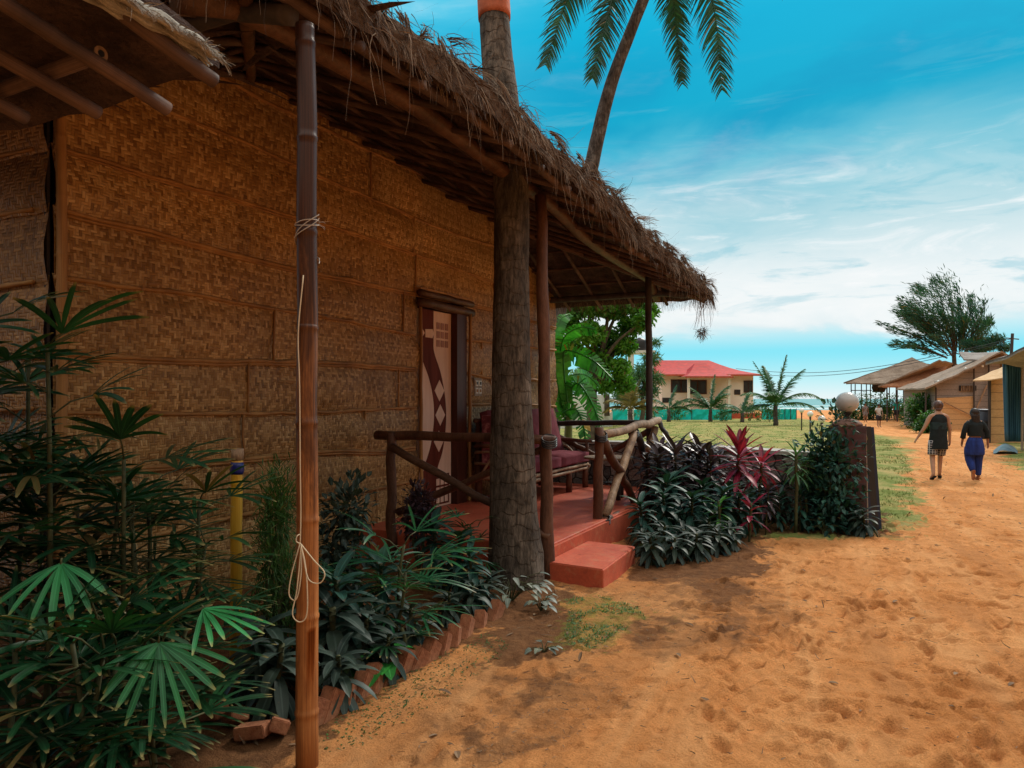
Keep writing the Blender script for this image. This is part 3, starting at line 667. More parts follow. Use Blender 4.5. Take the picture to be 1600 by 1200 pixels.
breaks = {0: [5.0, 6.4, 9.3], 1: [4.9, 6.6, 9.0], 2: [4.55, 6.2, 9.6], 3: [4.6, 6.8, 9.0], 4: [4.9, 8.75], 5: [5.3, 6.9, 9.4, 10.3], 6: [4.7, 7.15, 9.1], 7: [5.6, 7.1, 9.6], 8: [4.4, 6.3, 8.9], 9: [5.4, 7.9]}
for r in range(len(rows) - 1):
    segs = [UA] + breaks[r] + [UB]
    for a, b in zip(segs[:-1], segs[1:]):
        if r <= 5:
            if a < DU0 < b and a < DU1 < b: wall_panel(a, DU0, r); wall_panel(DU1, b, r); continue
            if a < DU0 < b: wall_panel(a, DU0, r); continue
            if a < DU1 < b: wall_panel(DU1, b, r); continue
            if a >= DU0 and b <= DU1: continue
        wall_panel(a, b, r)
    for a, b in ((-7.4, -4.765),): wall_panel(a, b, r, 'end', 4)
def batten(u0, u1, r, w=0.03, dn=0.03, face='side'):
    mb = MB(); n = max(3, int((u1 - u0) / 0.14)); pts = []; rad = []
    for k in range(n + 1):
        u = u0 + (u1 - u0) * k / n; z = zrow(r, u) + 0.004 * random.uniform(-1, 1)
        pts.append(F(WN + dn, u, z) if face == 'side' else F(u, UA - dn, z)); rad.append(w / 2 * (1.25 if k % 3 == 0 else 1.0) * random.uniform(0.9, 1.1))
    mb.tube(pts, rad, 8); return mb.build('batten', M['batten'], hut, smooth=True)
for r in range(1, len(rows) - 1):
    w = random.uniform(0.022, 0.034)
    if r <= 5:
        batten(UA, DU0 - 0.06, r, w); batten(DU1 + 0.04, UB, r, w)
    else: batten(UA, UB, r, w)
    if r in (2, 4, 6, 7): # doubled strip
        mb = MB(); pts = [F(WN + 0.028, u, zrow(r, u) - w * 0.8) for u in np.linspace(UA, DU0 - 0.06 if r <= 5 else UB, 30)]
        mb.tube(pts, w * 0.38, 6); mb.build('batten', M['batten'], hut, smooth=True)
    batten(-7.4, -4.9, r, w, face='end')
for r, us in {1: [4.9], 2: [4.55, 6.2], 3: [4.6, 6.8, 9.0], 4: [4.9, 8.75], 5: [5.3, 6.9], 6: [7.15, 9.1], 7: [7.1], 8: [6.3], 0: [6.4]}.items():
    for u in us:
        mb = MB(); mb.tube([F(WN + 0.035, u + random.uniform(-.008, .008), zrow(r, u) + (zrow(r + 1, u) - zrow(r, u)) * q / 4) for q in range(5)], 0.011, 6)
        mb.build('batten', M['batten'], hut, smooth=True)
# frayed strips standing off the mats
ls = MB(); random.seed(44)
for k in range(150):
    u = random.uniform(UA + .1, UB - .3); z = random.uniform(.7, 4.1)
    if DU0 - .15 < u < DU1 + .15 and z < 2.9: continue
    up_ = random.random() < .5; d = (Z3 if up_ else U3) * random.choice((-1, 1)) + N3 * random.uniform(.02, .14); p = F(WN + .055, u, z); w = random.uniform(.008, .014); L_ = random.uniform(.05, .16); s_ = (U3 if up_ else Z3) * w / 2; i0 = len(ls.v)
    for q in range(4): ls.v += [tuple(p - s_), tuple(p + s_)]; p = p + d.normalized() * L_ / 3; d = d + N3 * random.uniform(-.03, .10) + Z3 * random.uniform(-.1, .03)
    for q in range(3): ls.face(i0 + 2 * q, i0 + 2 * q + 1, i0 + 2 * q + 3, i0 + 2 * q + 2)
ls.build('loose_strip', M['batten'], hut)['kind'] = 'stuff'
# corner upright and the solid inside
mb = MB(); bamboo_tube(mb, F(-4.70, UA + 0.03, 0), F(-4.70, UA + 0.03, 4.3), 0.035); mb.build('corner_post', M['batten'], hut, smooth=True)
mb = MB(); mb.box(F(-4.80, UA + .0, 2.2), (0.03, 0.02, 4.4), FA); mb.build('corner_post', M['log_dark'], hut)  # thin dark strip standing in for the dark gap beside the corner bamboo
mb = MB(); mb.box(F(-7.25, (UA + UB) / 2 + 0.05, 2.35), (4.7, UB - UA - 0.3, 4.7), FA); mb.build('inner_wall', M['doorframe'], hut)

# door
DN = WN + 0.015
dz0, dz1 = 0.285, 2.66; lu0, lu1 = 7.25, 7.97
door = MB(); door.box(F(DN - 0.02, (lu0 + lu1) / 2, (dz0 + dz1) / 2), (0.04, lu1 - lu0, dz1 - dz0), FA)
door = door.build('door', M['doorpink'], hut)
def dface(pts, n0, th, mat, name, par):
    mb = MB(); P = [F(n0, lu0 + (lu1 - lu0) * s, dz0 + (dz1 - dz0) * t) for s, t in pts]
    mb.prism(P, N3 * th); return mb.build(name, mat, par)
def curve(c, n=22): return [tuple(np.array(p)[:2]) for p in bez([Vector((a, b, 0)) for a, b in c], 5)]
right = curve([(0.42, 1.0), (0.42, 0.86), (0.44, 0.79), (0.66, 0.68), (0.80, 0.55), (0.82, 0.42), (0.72, 0.29), (0.55, 0.20), (0.46, 0.12), (0.44, 0.0)])
left_ = curve([(0.0, 0.0), (0.02, 0.12), (0.16, 0.22), (0.34, 0.32), (0.44, 0.44), (0.42, 0.55), (0.30, 0.65), (0.12, 0.73), (0.0, 0.78)])
dface(right + left_ + [(0.0, 1.0)], DN + 0.001, 0.004, M['doordark'], 'curved_band', door)
for s, t in ((0.60, 0.595), (0.625, 0.47), (0.58, 0.335)):
    dface([(s - 0.155, t), (s, t + 0.055), (s + 0.155, t), (s, t - 0.055)][::-1], DN + 0.006, 0.004, M['doorpink'], 'diamond_inlay', door)
for (s0, t0, mt) in ((0.52, 0.82, M['doorsq']), (0.50, 0.02, M['doorpink'])):
    for a in range(3):
        for b in range(3):
            x = s0 + a * 0.135; y = t0 + b * 0.045
            dface([(x, y), (x, y + 0.034), (x + 0.10, y + 0.034), (x + 0.10, y)], DN + 0.006 if mt is M['doorpink'] else DN + 0.002, 0.004, mt, 'square_inlay', door)
dface([(0.0, 0.84), (0.0, 0.92), (0.14, 0.88)], DN + 0.006, 0.004, M['doorpink'], 'triangle_inlay', door)
dface([(0.16, 0.86), (0.16, 0.90), (0.38, 0.905), (0.42, 0.885), (0.38, 0.86)], DN + 0.006, 0.004, M['doorpink'], 'arrow_inlay', door)
dface([(0.46, 0.01), (0.46, 0.165), (0.93, 0.165), (0.93, 0.01)], DN + 0.0005, 0.003, M['doordark'], 'lattice_ground', door)
mb = MB(); mb.box(F(WN + 0.03, 8.10, 1.47), (0.14, 0.24, 2.40), FA); mb.build('door_frame', M['doorframe'], hut)
mb = MB(); bamboo_tube(mb, F(WN + .07, 7.20, .28), F(WN + .07, 7.20, 2.70), 0.022); mb.build('door_frame', M['batten'], hut, smooth=True)
mb = MB(); bamboo_tube(mb, F(WN + .12, 8.26, .28), F(WN + .12, 8.27, 2.70), 0.025); mb.build('door_frame', M['batten'], hut, smooth=True)
for dz, rr in ((2.71, 0.052), (2.82, 0.042)):
    mb = MB(); mb.tube(log_pts(F(WN + .10, 7.13, dz), F(WN + .10, 8.36, dz), 6, .006), rr, 10, rough=.04); mb.build('door_header', M['header'], hut, smooth=True)
mb = MB(); mb.box(F(WN + .05, 7.74, 2.87), (0.12, 1.2, 0.03), FA); mb.build('door_header', M['batten'], hut)
# switch board
sb = MB(); sb.box(F(WN + .06, 8.57, 1.755), (0.03, 0.20, 0.235), FA); sb = sb.build('switch_board', mat_plain('board_grey', (0.30, 0.24, 0.20, 1)), hut)
for du in (-.045, .045):
    for dz in (-.05, .05):
        mb = MB(); mb.box(F(WN + .08, 8.57 + du, 1.755 + dz), (0.012, 0.07, 0.07), FA); mb.build('switch', M['white'], sb)
        mb = MB(); mb.box(F(WN + .089, 8.57 + du, 1.755 + dz), (0.01, 0.028, 0.04), FA); mb.build('rocker', M['black'] if dz > 0 else M['batten'], sb)

# roof
RN = -2.2; RU0, RU1 = 2.12, 11.6; RIN = -12.2; SL = 0.38
def zE(u): return float(np.interp(u, [2, 3, 4, 5, 6.7, 7.6, 9.3, 11.6], [3.36, 3.37, 3.42, 3.40, 3.34, 3.22, 3.18, 3.14]))
def zU(n, u):
    d = min(RN - n, u - RU0, RU1 - u, n - RIN); return zE(u) + SL * max(d, 0)
ns = np.concatenate([np.linspace(RN, -5.2, 44), np.linspace(-5.4, RIN, 28)]); us = np.linspace(RU0, RU1, 92)
top = MB(); bot = MB(); nu_ = len(us)
def edge_d(n, u): return min(RN - n, u - RU0, RU1 - u)
for n in ns:
    for u in us:
        d = edge_d(n, u); w = noise.noise(Vector((n * 1.7, u * 1.7, 0))) * 0.05 + noise.noise(Vector((n * 6, u * 6, 3))) * 0.03
        th = (0.20 + 0.08 * min(1, max(d, 0) / 0.5)) * (0.6 if u > 10.8 else 1)
        jn = 0.05 * noise.noise(Vector((u * 3, 1, 0))) + 0.03 * noise.noise(Vector((u * 11, 4, 0))) if n > RN - .01 else 0
        top.vert(F(n + jn, u, zU(n, u) + th + w - (0.05 if d < 0.05 else 0)))
        row = ((-n * 3.0) % 1.0) * 0.06 if d > 0 else 0
        bot.vert(F(n + jn, u, zU(n, u) + row * (0.6 + 0.8 * noise.noise(Vector((u * 2.2, int(-n * 3), 0)))) + 0.02 * noise.noise(Vector((n * 5, u * 8, 9)))))
for a in range(len(ns) - 1):
    for b in range(nu_ - 1):
        i = a * nu_ + b; top.face(i, i + 1, i + nu_ + 1, i + nu_); bot.face(i, i + nu_, i + nu_ + 1, i + 1)
# close the rim of the thatch
per = [b for b in range(nu_)] + [a * nu_ + nu_ - 1 for a in range(1, len(ns))]
per2 = [a * nu_ for a in range(len(ns) - 1, -1, -1)]
for pr in (per, per2):
    for a, b in zip(pr[:-1], pr[1:]):
        top.quad(top.v[a], bot.v[a], bot.v[b], top.v[b])
roof = top.build('thatch_roof', M['thatch'], hut)
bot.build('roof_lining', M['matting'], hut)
# beams, purlins and rafters
mb = MB(); mb.tube([F(-2.66 - 0.35 * (u - 2.3) / 9.2, u, zU(-2.66 - 0.35 * (u - 2.3) / 9.2, u) - 0.075 + 0.01 * math.sin(u * 2)) for u in np.linspace(2.2, 11.35, 30)], 0.06, 12, rough=.04); mb.build('eave_beam', M['header'], hut, smooth=True)
mb = MB(); mb.tube([F(-2.34, u, zU(-2.34, u) - 0.035 + 0.01 * math.sin(u * 3)) for u in np.linspace(2.2, 11.5, 30)], 0.032, 10); mb.build('eave_beam', M['rafter'], hut, smooth=True)
for n in (-3.1, -3.5, -3.9, -4.3, -4.65):
    u0 = max(RU0 + (RN - n), 2.3); u1 = RU1 - (RN - n) * 0.98
    mb = MB(); mb.tube([F(n + .01 * math.sin(u * 3), u, zU(n, u) - 0.025) for u in np.linspace(u0, u1, 30)], 0.018, 7); mb.build('purlin', M['rafter'], hut, smooth=True)
for u in np.arange(2.9, 11.3, 0.55):
    a = min(u - RU0, RU1 - u); n1 = max(-4.9, RN - a) if a < 2.6 else -4.9
    if n1 > -2.7: continue
    mb = MB(); mb.tube([F(n, u + .01 * math.sin(n * 4), zU(n, u) - 0.065 + 0.0) for n in np.linspace(RN - .02, n1, 8)], 0.026, 8); mb.build('rafter', M['rafter'], hut, smooth=True)
for (u0, sg) in ((RU0, 1), (RU1, -1)):   # end slopes and hips
    for n in np.arange(-2.9, -6.2, -0.55):
        dmax = min(RN - n, 2.6)
        mb = MB(); mb.tube([F(n, u0 + sg * d, zU(n, u0 + sg * d) - 0.06) for d in np.linspace(0.03, dmax, 8)], 0.026, 8); mb.build('rafter', M['rafter'], hut, smooth=True)
    for d in (0.25, 0.7, 1.15, 1.6, 2.05):
        mb = MB(); mb.tube([F(n, u0 + sg * d, zU(n, u0 + sg * d) - 0.022) for n in np.linspace(RN - d, -6.6, 18)], 0.018, 7); mb.build('purlin', M['rafter'], hut, smooth=True)
    mb = MB(); mb.tube([F(RN - d, u0 + sg * d, zU(RN - d, u0 + sg * d) - 0.07) for d in np.linspace(0.1, 2.5, 10)], 0.04, 9); mb.build('hip_rafter', M['header'], hut, smooth=True)
mb = MB(); mb.tube([F(n, 11.15, zU(n, 11.15) - 0.10) for n in np.linspace(-2.5, -6.5, 12)], 0.05, 9); mb.build('eave_beam', M['log_dark'], hut, smooth=True)
mb = MB(); mb.tube([F(n, 2.55, zU(n, 2.55) - 0.09) for n in np.linspace(-2.35, -6.5, 12)], 0.05, 9); mb.build('eave_beam', M['log_dark'], hut, smooth=True)

# ragged straw
def strand(mb, p, d, L, w, droop, seg=4, curl=0.25):
    p = Vector(p); d = Vector(d).normalized(); s = Vector([random.uniform(-1, 1) for _ in range(3)]); s = (s - d * s.dot(d)).normalized()
    i0 = len(mb.v)
    for k in range(seg + 1):
        ww = w * (1 - 0.6 * k / seg); mb.v.append(tuple(p - s * ww / 2)); mb.v.append(tuple(p + s * ww / 2))
        d = (d + Vector((random.uniform(-curl, curl), random.uniform(-curl, curl), random.uniform(-curl, curl) - droop))).normalized(); p = p + d * (L / seg)
    for k in range(seg): a = i0 + 2 * k; mb.face(a, a + 1, a + 3, a + 2)
fr = MB(); random.seed(3)
for k in range(7500):
    u = RU0 + (RU1 - RU0) * random.random() ** 1.0; th = 0.24 * (0.6 if u > 10.8 else 1)
    clump = 0.5 + 0.9 * max(-0.4, noise.noise(Vector((u * 2.3, 7, 0)))) + 0.5 * noise.noise(Vector((u * 9, 2, 0)))
    if noise.noise(Vector((u * 3.1, 11, 0))) < -.22 and random.random() < .6: continue
    q = random.random() ** .55; base = F(RN - random.uniform(-0.03, 0.30) * q, u, zE(u) + th * q + 0.02 + SL * 0.1 * q)
    d = N3 * random.uniform(0.2, 1.0) + U3 * random.uniform(-0.7, 0.7) + Z3 * random.uniform(-1.0, 0.25)
    if k % 14 == 0:      # a matted bundle
        L_ = random.uniform(.10, .26); cu = random.uniform(.1, .5)
        for q_ in range(16): strand(fr, base + U3 * random.gauss(0, .018) + Z3 * random.gauss(0, .012), d.normalized() + Vector([random.gauss(0, .10) for _ in range(3)]), L_ * random.uniform(.6, 1.1), random.uniform(.005, .010), cu, 4, .1)
    elif k % 2: strand(fr, base, d, random.uniform(0.05, 0.18) * max(0.5, clump + .5), random.uniform(0.003, 0.007), random.uniform(0.15, 0.55))
for k in range(260):     # long loose ends
    u = random.uniform(RU0, RU1); base = F(RN, u, zE(u) + random.uniform(0, 0.2))
    strand(fr, base, N3 * 0.3 + U3 * random.uniform(-.8, .8) + Z3 * random.uniform(-1.2, 0.3), random.uniform(0.25, 0.55), random.uniform(0.003, 0.006), 0.5, 7, 0.3)
for k in range(90):      # spikes that stand up from the edge
    u = random.uniform(RU0, RU1); base = F(RN - .05, u, zE(u) + 0.22)
    strand(fr, base, N3 * 0.6 + U3 * random.uniform(-1, 1) + Z3 * random.uniform(0.1, 0.9), random.uniform(0.12, 0.32), random.uniform(0.003, 0.006), 0.12, 5, 0.35)
for k in range(2200):    # near and far gable ends
    n = random.uniform(-6.0, RN); u, sg = (RU0, -1) if k % 2 else (RU1, 1)
    base = F(n, u + sg * random.uniform(-0.2, 0.02), zE(u) + random.uniform(0, 0.2 if sg < 0 else .12))
    strand(fr, base, U3 * sg * random.uniform(.3, 1) + N3 * random.uniform(-.6, .6) + Z3 * random.uniform(-1.0, 0.1), random.uniform(0.06, 0.25), random.uniform(0.003, 0.007), 0.4)
fr.build('thatch_fringe', M['straw'], hut)
fr = MB()                # tangle hanging from the far corner
c = F(-2.25, 11.2, 3.10)
for k in range(70):
    b = c + U3 * random.uniform(-.28, .1) + N3 * random.uniform(-.1, .1)
    strand(fr, b, Vector((random.uniform(-.2, .2), 0, -1)), random.uniform(0.1, 0.75) * random.random(), random.uniform(.005, .01), .3, 7, .35)
for k in range(90):
    strand(fr, c + Vector((-.02, 0, -.52)) + Vector([random.gauss(0, .03) for _ in range(3)]), Vector([random.uniform(-1, 1) for _ in range(3)]), .12, .01, .2, 4, .4)
fr.build('thatch_fringe', M['straw'], hut)
# hanging palm strips under the near eave (seen against the lining)
mb = MB()
for k in range(34):
    n = random.uniform(-5.2, -2.3); b = F(n, RU0 + random.uniform(0.0, 0.9), 0); b.z = zU(n, RU0 + .4) - .03
    mb.leaf(b, U3 * random.uniform(-.2, 1) + N3 * random.uniform(-1.0, 1.0) + Z3 * random.uniform(.0, .2), Z3, random.uniform(.4, .8), random.uniform(.03, .08), .12, 5, .5)
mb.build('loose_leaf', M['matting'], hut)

# veranda
mb = MB(); mb.box(F(-3.675, 8.41, 0.05), (2.15, 4.68, 0.46), FA); vf = mb.build('veranda_floor', [M['red']], hut)
mb = MB(); mb.box(F(-2.585, 8.41, 0.02), (0.03, 4.70, 0.48), FA); mb.build('riser', M['redside'], hut)
pts = [F(-2.57, 5.97, 0), F(-2.02, 5.90, 0), F(-2.06, 6.97, 0), F(-2.57, 7.02, 0)]
mb = MB(); mb.prism([p - Z3 * .1 for p in pts], Z3 * .26); st = mb.build('step', [M['redside']], hut)
bv = st.modifiers.new('b', 'BEVEL'); bv.width = 0.012; bv.segments = 3
bv = vf.modifiers.new('b', 'BEVEL'); bv.width = 0.012; bv.segments = 3
pts = [F(-2.565, 5.975, .16), F(-2.03, 5.91, .16), F(-2.07, 6.96, .16), F(-2.565, 7.01, .16)]
mb = MB(); mb.prism(pts, Z3 * .004); mb.build('step_tread', M['red'], hut)
# posts
def log(name, a, b, r, mat, par=None, n=9, wob=.012, r2=None, rough=.06):
    mb = MB(); P = log_pts(a, b, n, wob); r2 = r2 or r * .9
    mb.tube(P, [r + (r2 - r) * k / n + random.uniform(-.04, .04) * r for k in range(n + 1)], 12, rough=rough)
    return mb.build(name, mat, par or hut, smooth=True)
bp = MB(); bamboo_tube(bp, Q(481, 1196, 3.20) - Z3 * .08, Q(478, 40, 3.26), 0.049, 0.42, 18, .006, .86)
near = bp.build('post', M['pole'], hut, smooth=True, label='tall glossy brown bamboo corner post tied with wire, nearest the camera')
for py in (352, 412):     # wire ties
    mb = MB(); z0 = Q(480, py, 3.22).z
    for q in range(2):
        mb.tube([Vector((near_c := Q(480, py, 3.24)).to_tuple()) + Vector((0.052 * math.cos(a), 0.052 * math.sin(a), .012 * math.sin(a + q * 2) + q * .006 + (0.25 * (a / 6.3) * (py > 400) * .8))) for a in np.linspace(0, 2 * PI, 24)], 0.0022, 5)
    if py == 352:
        for q in range(4): strand(mb, near_c + Vector((.05, -.03, 0)), Vector((random.uniform(.2, 1), -.3, random.uniform(-.8, .8))), .06, .003, .2)
    mb.build('wire_tie', M['wire'], near)
rp = MB()                 # hank of cord tied to the post
def cord(pts, r=.0028): rp.tube(bez([Q(x, y, d) for x, y, d in pts], 6), r, 6)
cord([(474, 430, 3.17), (466, 520, 3.17), (468, 600, 3.16), (469, 730, 3.15), (470, 800, 3.15), (469, 850, 3.14)])
cord([(469, 848, 3.13), (455, 900, 3.12), (452, 930, 3.12), (463, 936, 3.12), (470, 900, 3.12), (471, 850, 3.12)])
cord([(471, 850, 3.11), (464, 920, 3.11), (457, 960, 3.11), (470, 972, 3.11), (480, 955, 3.11), (478, 890, 3.11), (470, 850, 3.12)])
cord([(470, 850, 3.12), (490, 875, 3.10), (507, 895, 3.09), (500, 911, 3.09), (482, 905, 3.09), (474, 870, 3.11), (470, 850, 3.12)])
cord([(468, 835, 3.13), (464, 838, 3.12), (463, 846, 3.12), (470, 850, 3.12)])
ho = rp.build('cord_hank', M['string'], None, smooth=True); tag(ho, 'pale cord hank looped and hanging on the near bamboo corner post', 'cord')
log('post', Q(857, 905, 6.52) - Z3 * .1, F(-2.70, 6.13, 3.45), .058, M['log'], n=12)
log('post', Q(935, 848, 8.12) - Z3 * .1, Q(936, 668, 8.07), .056, M['log'])
log('post', Q(1016, 790, 10.6) - Z3 * .2, Q(1013, 440, 10.6) + Z3 * .1, .052, M['log_dark'], n=10, wob=.008)
log('post', Q(612, 818, 7.3) - Z3 * .3, Q(610, 676, 7.3), .052, M['log'])
log('post', F(-4.62, 10.55, .2), F(-4.62, 10.55, 3.9), .05, M['log_dark'])
rl = empty('railing', Q(612, 818, 7.3)); rl.parent = hut; rl.location = Q(612, 818, 7.3) - hut.location
log('rail', Q(588, 680, 7.46), Q(868, 688, 6.44), .046, M['log'], rl)
log('brace', Q(612, 698, 7.25), Q(858, 840, 6.5), .04, M['header'], rl)
log('brace', Q(622, 800, 7.3), Q(858, 698, 6.56), .036, M['log'], rl)
rr = empty('railing', Q(935, 848, 8.12)); rr.parent = hut; rr.location = Q(935, 848, 8.12) - hut.location
log('rail', Q(938, 680, 8.07), Q(1029, 657, 10.55), .05, M['log_light'], rr, r2=.055, wob=.022)
log('brace', Q(944, 690, 8.1), Q(994, 790, 9.5), .05, M['log'], rr, wob=.02)
log('brace', Q(991, 676, 9.3), Q(946, 806, 8.15), .052, M['log_light'], rr, wob=.008)
log('brace', Q(996, 680, 9.35), Q(1018, 745, 10.5), .048, M['log_dark'], rr)
log('brace', Q(1024, 668, 10.5), Q(1012, 705, 10.3), .048, M['log_light'], rr)
log('rail', Q(944, 815, 8.1), Q(975, 800, 8.9), .05, M['log'], rr)
log('rail', Q(1027, 655, 10.5), Q(1048, 690, 10.3), .035, M['log_dark'], rr)
rf = empty('railing', Q(1016, 660, 10.6)); rf.parent = hut; rf.location = Q(1016, 660, 10.6) - hut.location
log('rail', Q(862, 661, 11.75), Q(1020, 660, 10.65), .042, M['log_dark'], rf)
log('brace', Q(1012, 674, 10.65), Q(935, 716, 11.1), .045, M['log'], rf)
log('brace', Q(872, 682, 11.7), Q(940, 716, 11.15), .042, M['log'], rf)
for (a, b, c) in ((939, 682, 8.05), (990, 676, 9.3), (858, 690, 6.44), (944, 812, 8.1)):
    mb = MB(); p = Q(a, b, c)
    for q in range(4): mb.tube([p + Vector((.065 * math.cos(t), .065 * math.sin(t), (q - 1.5) * .018 + .03 * math.sin(t))) for t in np.linspace(0, 2 * PI, 16)], .008, 5)
    mb.build('rope_lashing', M['black'], rr if a > 900 else rl, smooth=True)

# near left: corner of the neighbouring hut's roof
nb = empty('palm_leaf_canopy', F(-2.4, 0.6, 0), 'low palm leaf canopy with sawn bamboo rafter ends at the top left corner', 'canopy')
TU = 1.84
def zc(n, u): return 2.74 + 0.22 * (TU - u) + 0.02 * (n + 2) 
mb = MB(); ns2 = np.linspace(-2.02, -6.5, 40); us2 = np.linspace(TU, -1.5, 26)
lo = []; hi = []
for n in ns2:
    for u in us2:
        w = 0.03 * noise.noise(Vector((n * 4, u * 4, 1))) + 0.02 * noise.noise(Vector((n * 13, u * 5, 1)))
        eu = (0.05 * noise.noise(Vector((n * 5, 0, 3))) if u == us2[0] else 0)
        mb.vert(F(n, u + eu, zc(n, u) + w))
k2 = len(us2); base_n = len(mb.v)
for n in ns2:
    for u in us2:
        mb.vert(F(n, u, zc(n, u) + 0.07 + 0.02 * noise.noise(Vector((n * 7, u * 7, 8)))))
for a in range(len(ns2) - 1):
    for b in range(k2 - 1):
        i = a * k2 + b; mb.face(i, i + 1, i + k2 + 1, i + k2); mb.face(base_n + i, base_n + i + k2, base_n + i + k2 + 1, base_n + i + 1)
for a in range(len(ns2) - 1): i = a * k2; mb.face(i, i + k2, base_n + i + k2, base_n + i)
for b in range(k2 - 1): mb.face(b, base_n + b, base_n + b + 1, b + 1)
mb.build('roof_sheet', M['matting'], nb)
for (x0, y0, x1, y1_, d0) in ((120, 20, 335, 127, 2.44), (30, -10, 262, 170, 2.62), (-60, 40, 152, 176, 2.66), (-140, 60, 42, 186, 2.74)):
    e = Q(x1, y1_, d0); s = e - U3 * 1.5 + Z3 * 0.30
    mb = MB(); bamboo_tube(mb, s, e, 0.025, .4, 12, .003, 1.0); o = mb.build('rafter', M['rafter'], nb, smooth=True)
mb = MB(); e = Q(157, 84, 2.40); mb.tube([e - N3 * 1.6 + Z3 * .02 + U3 * .1, e], .026, 12); 
pl = mb.build('purlin', M['rafter'], nb, smooth=True)
mb = MB(); d = (e - (e - N3 * 1.6)).normalized(); mb.tube([e + N3 * .001, e + N3 * .004], .024, 14); mb.build('cut_end', M['log_light'], pl)
mb = MB(); mb.tube([e + N3 * .004, e + N3 * .006], .011, 12); mb.build('hollow', M['black'], pl)
# dry frond along the verge
mb = MB(); random.seed(8)
vp = [Q(348, 100, 2.46), Q(318, 72, 2.34), Q(262, 36, 2.16), Q(205, 4, 1.98), Q(130, -45, 1.8)]
cv = bez(vp, 8)
for q in range(9):
    off = q * 0.016
    pts = [p - N3 * off + Z3 * (0.012 * math.sin(q * 1.3) + off * .30 * (1 if q < 5 else 1) + .004 * math.sin(i * .8 + q)) for i, p in enumerate(cv)]
    mb.tube(pts, [0.003 + 0.011 * min(1, i / 8) for i in range(len(pts))], 6)
mb.build('dry_frond', M['palmleaf'], nb, smooth=True)
mb = MB()
for p in cv[::1]:
    for q in range(5): strand(mb, p + Z3 * .01, N3 * random.uniform(0, 1) + U3 * random.uniform(-.2, 1) + Z3 * random.uniform(-.5, .4), random.uniform(.02, .06), random.uniform(.003, .006), .2)
mb.build('loose_fibre', M['palmleaf'], nb)
for n0, n1, u in ((-3.3, -7.0, 1.15),):
    mb = MB(); mb.box(F((n0 + n1) / 2, -1.2, 1.35), (n1 - n0, 4.9, 2.7), FA); mb.build('wall', M['weave2'], nb)  # unseen hut wall under the canopy, added to block light from back left
for (n, u) in ((-2.7, .5), (-2.7, -1.2), (-6.2, 1.4)):
    mb = MB(); bamboo_tube(mb, F(n, u, 0), F(n, u, zc(n, u)), .045); mb.build('post', M['rafter'], nb, smooth=True)
# ------------------------------------------------------------------ palm trunk through the roof
random.seed(21)
def palm_trunk(name, pts, rad, mat, parent, n=26, flare=True, seg=9):
    P = bez(pts, seg); mb = MB(); m = len(P); Rr = np.interp(np.linspace(0, 1, m), np.linspace(0, 1, len(rad)), rad)
    for k, p in enumerate(P):
        for q in range(n):
            th = 2 * PI * q / n; w = 1 + .05 * noise.noise(Vector((math.cos(th) * 2, math.sin(th) * 2, p.z * 2.2))) + .03 * noise.noise(Vector((math.cos(th) * 5, math.sin(th) * 5, p.z * 9)))
            mb.v.append((p.x + math.cos(th) * Rr[k] * w, p.y + math.sin(th) * Rr[k] * w, p.z))
    for k in range(m - 1):
        for q in range(n): q2 = (q + 1) % n; mb.face(k * n + q, k * n + q2, (k + 1) * n + q2, (k + 1) * n + q)
    mb.face(*[(m - 1) * n + q for q in range(n)])
    return mb.build(name, mat, parent, smooth=True)
def root_of(name, p, label, cat, group=None): return empty(name, Vector((p.x, p.y, p.z)), label, cat, group)
D0 = 6.33
pt = root_of('coconut_palm', Q(805, 905, D0), 'stout palm trunk with orange band growing through the thatch roof beside the red step', 'palm tree')
tp = [Q(805, 925, D0), Q(806, 870, D0), Q(802, 780, D0), Q(799, 600, D0), Q(799, 420, D0), Q(798, 280, D0), Q(781, 130, D0 + .3), Q(772, 20, D0 + .4), Q(768, -120, D0 + .5), Q(765, -500, D0 + .5), Q(790, -1000, D0 + .6)]
palm_trunk('trunk', tp, [.255, .235, .205, .170, .150, .152, .150, .135, .13, .12, .11], M['bark'], pt, 40, seg=14)
mb = MB(); bp_ = [Q(772.5, 30, D0 + .4), Q(771, -10, D0 + .42), Q(769, -90, D0 + .5)]
mb.tube(bez(bp_, 4), .149, 26, rough=.01); mb.build('painted_band', M['orange_paint'], pt, smooth=True)

def frond(mb, base, d, L, droop, leafL, width=.035, n=46, up=Vector((0, 0, 1)), rad=.022, hang=.8, start=.12, seg=3, tipdroop=1.6):
    """coconut frond: rachis + leaflets"""
    d = Vector(d).normalized(); p = Vector(base); pts = [p.copy()]; ds = [d.copy()]; N_ = 22
    for k in range(N_):
        d = (d + Vector((0, 0, -1)) * droop / N_ * (0.4 + tipdroop * k / N_)).normalized(); p = p + d * (L / N_); pts.append(p.copy()); ds.append(d.copy())
    mb.tube(pts, [rad * (1 - .85 * k / N_) for k in range(N_ + 1)], 6)
    for k in range(n):
        t = start + (1 - start) * (k + random.uniform(0, .7)) / n; f = t * N_; i = min(int(f), N_ - 1); q = pts[i].lerp(pts[i + 1], f - i); dd = ds[i]
        side = dd.cross(up)
        if side.length < .1: side = dd.cross(Vector((0.3, 1, 0)))
        side.normalize(); nn = side.cross(dd)
        ll = leafL * (math.sin(PI * min(1, .18 + .8 * t)) ** .7) * random.uniform(.85, 1.1)
        for s in (-1, 1):
            dir_ = side * s * 1.0 + dd * (.55 + .7 * t) + nn * random.uniform(-.1, .2) + Vector((0, 0, -.25 * hang))
            mb.leaf(q, dir_, nn, ll, width, hang * random.uniform(.5, 1.2), seg, .3, prof=lambda x: (1 - x * .85))
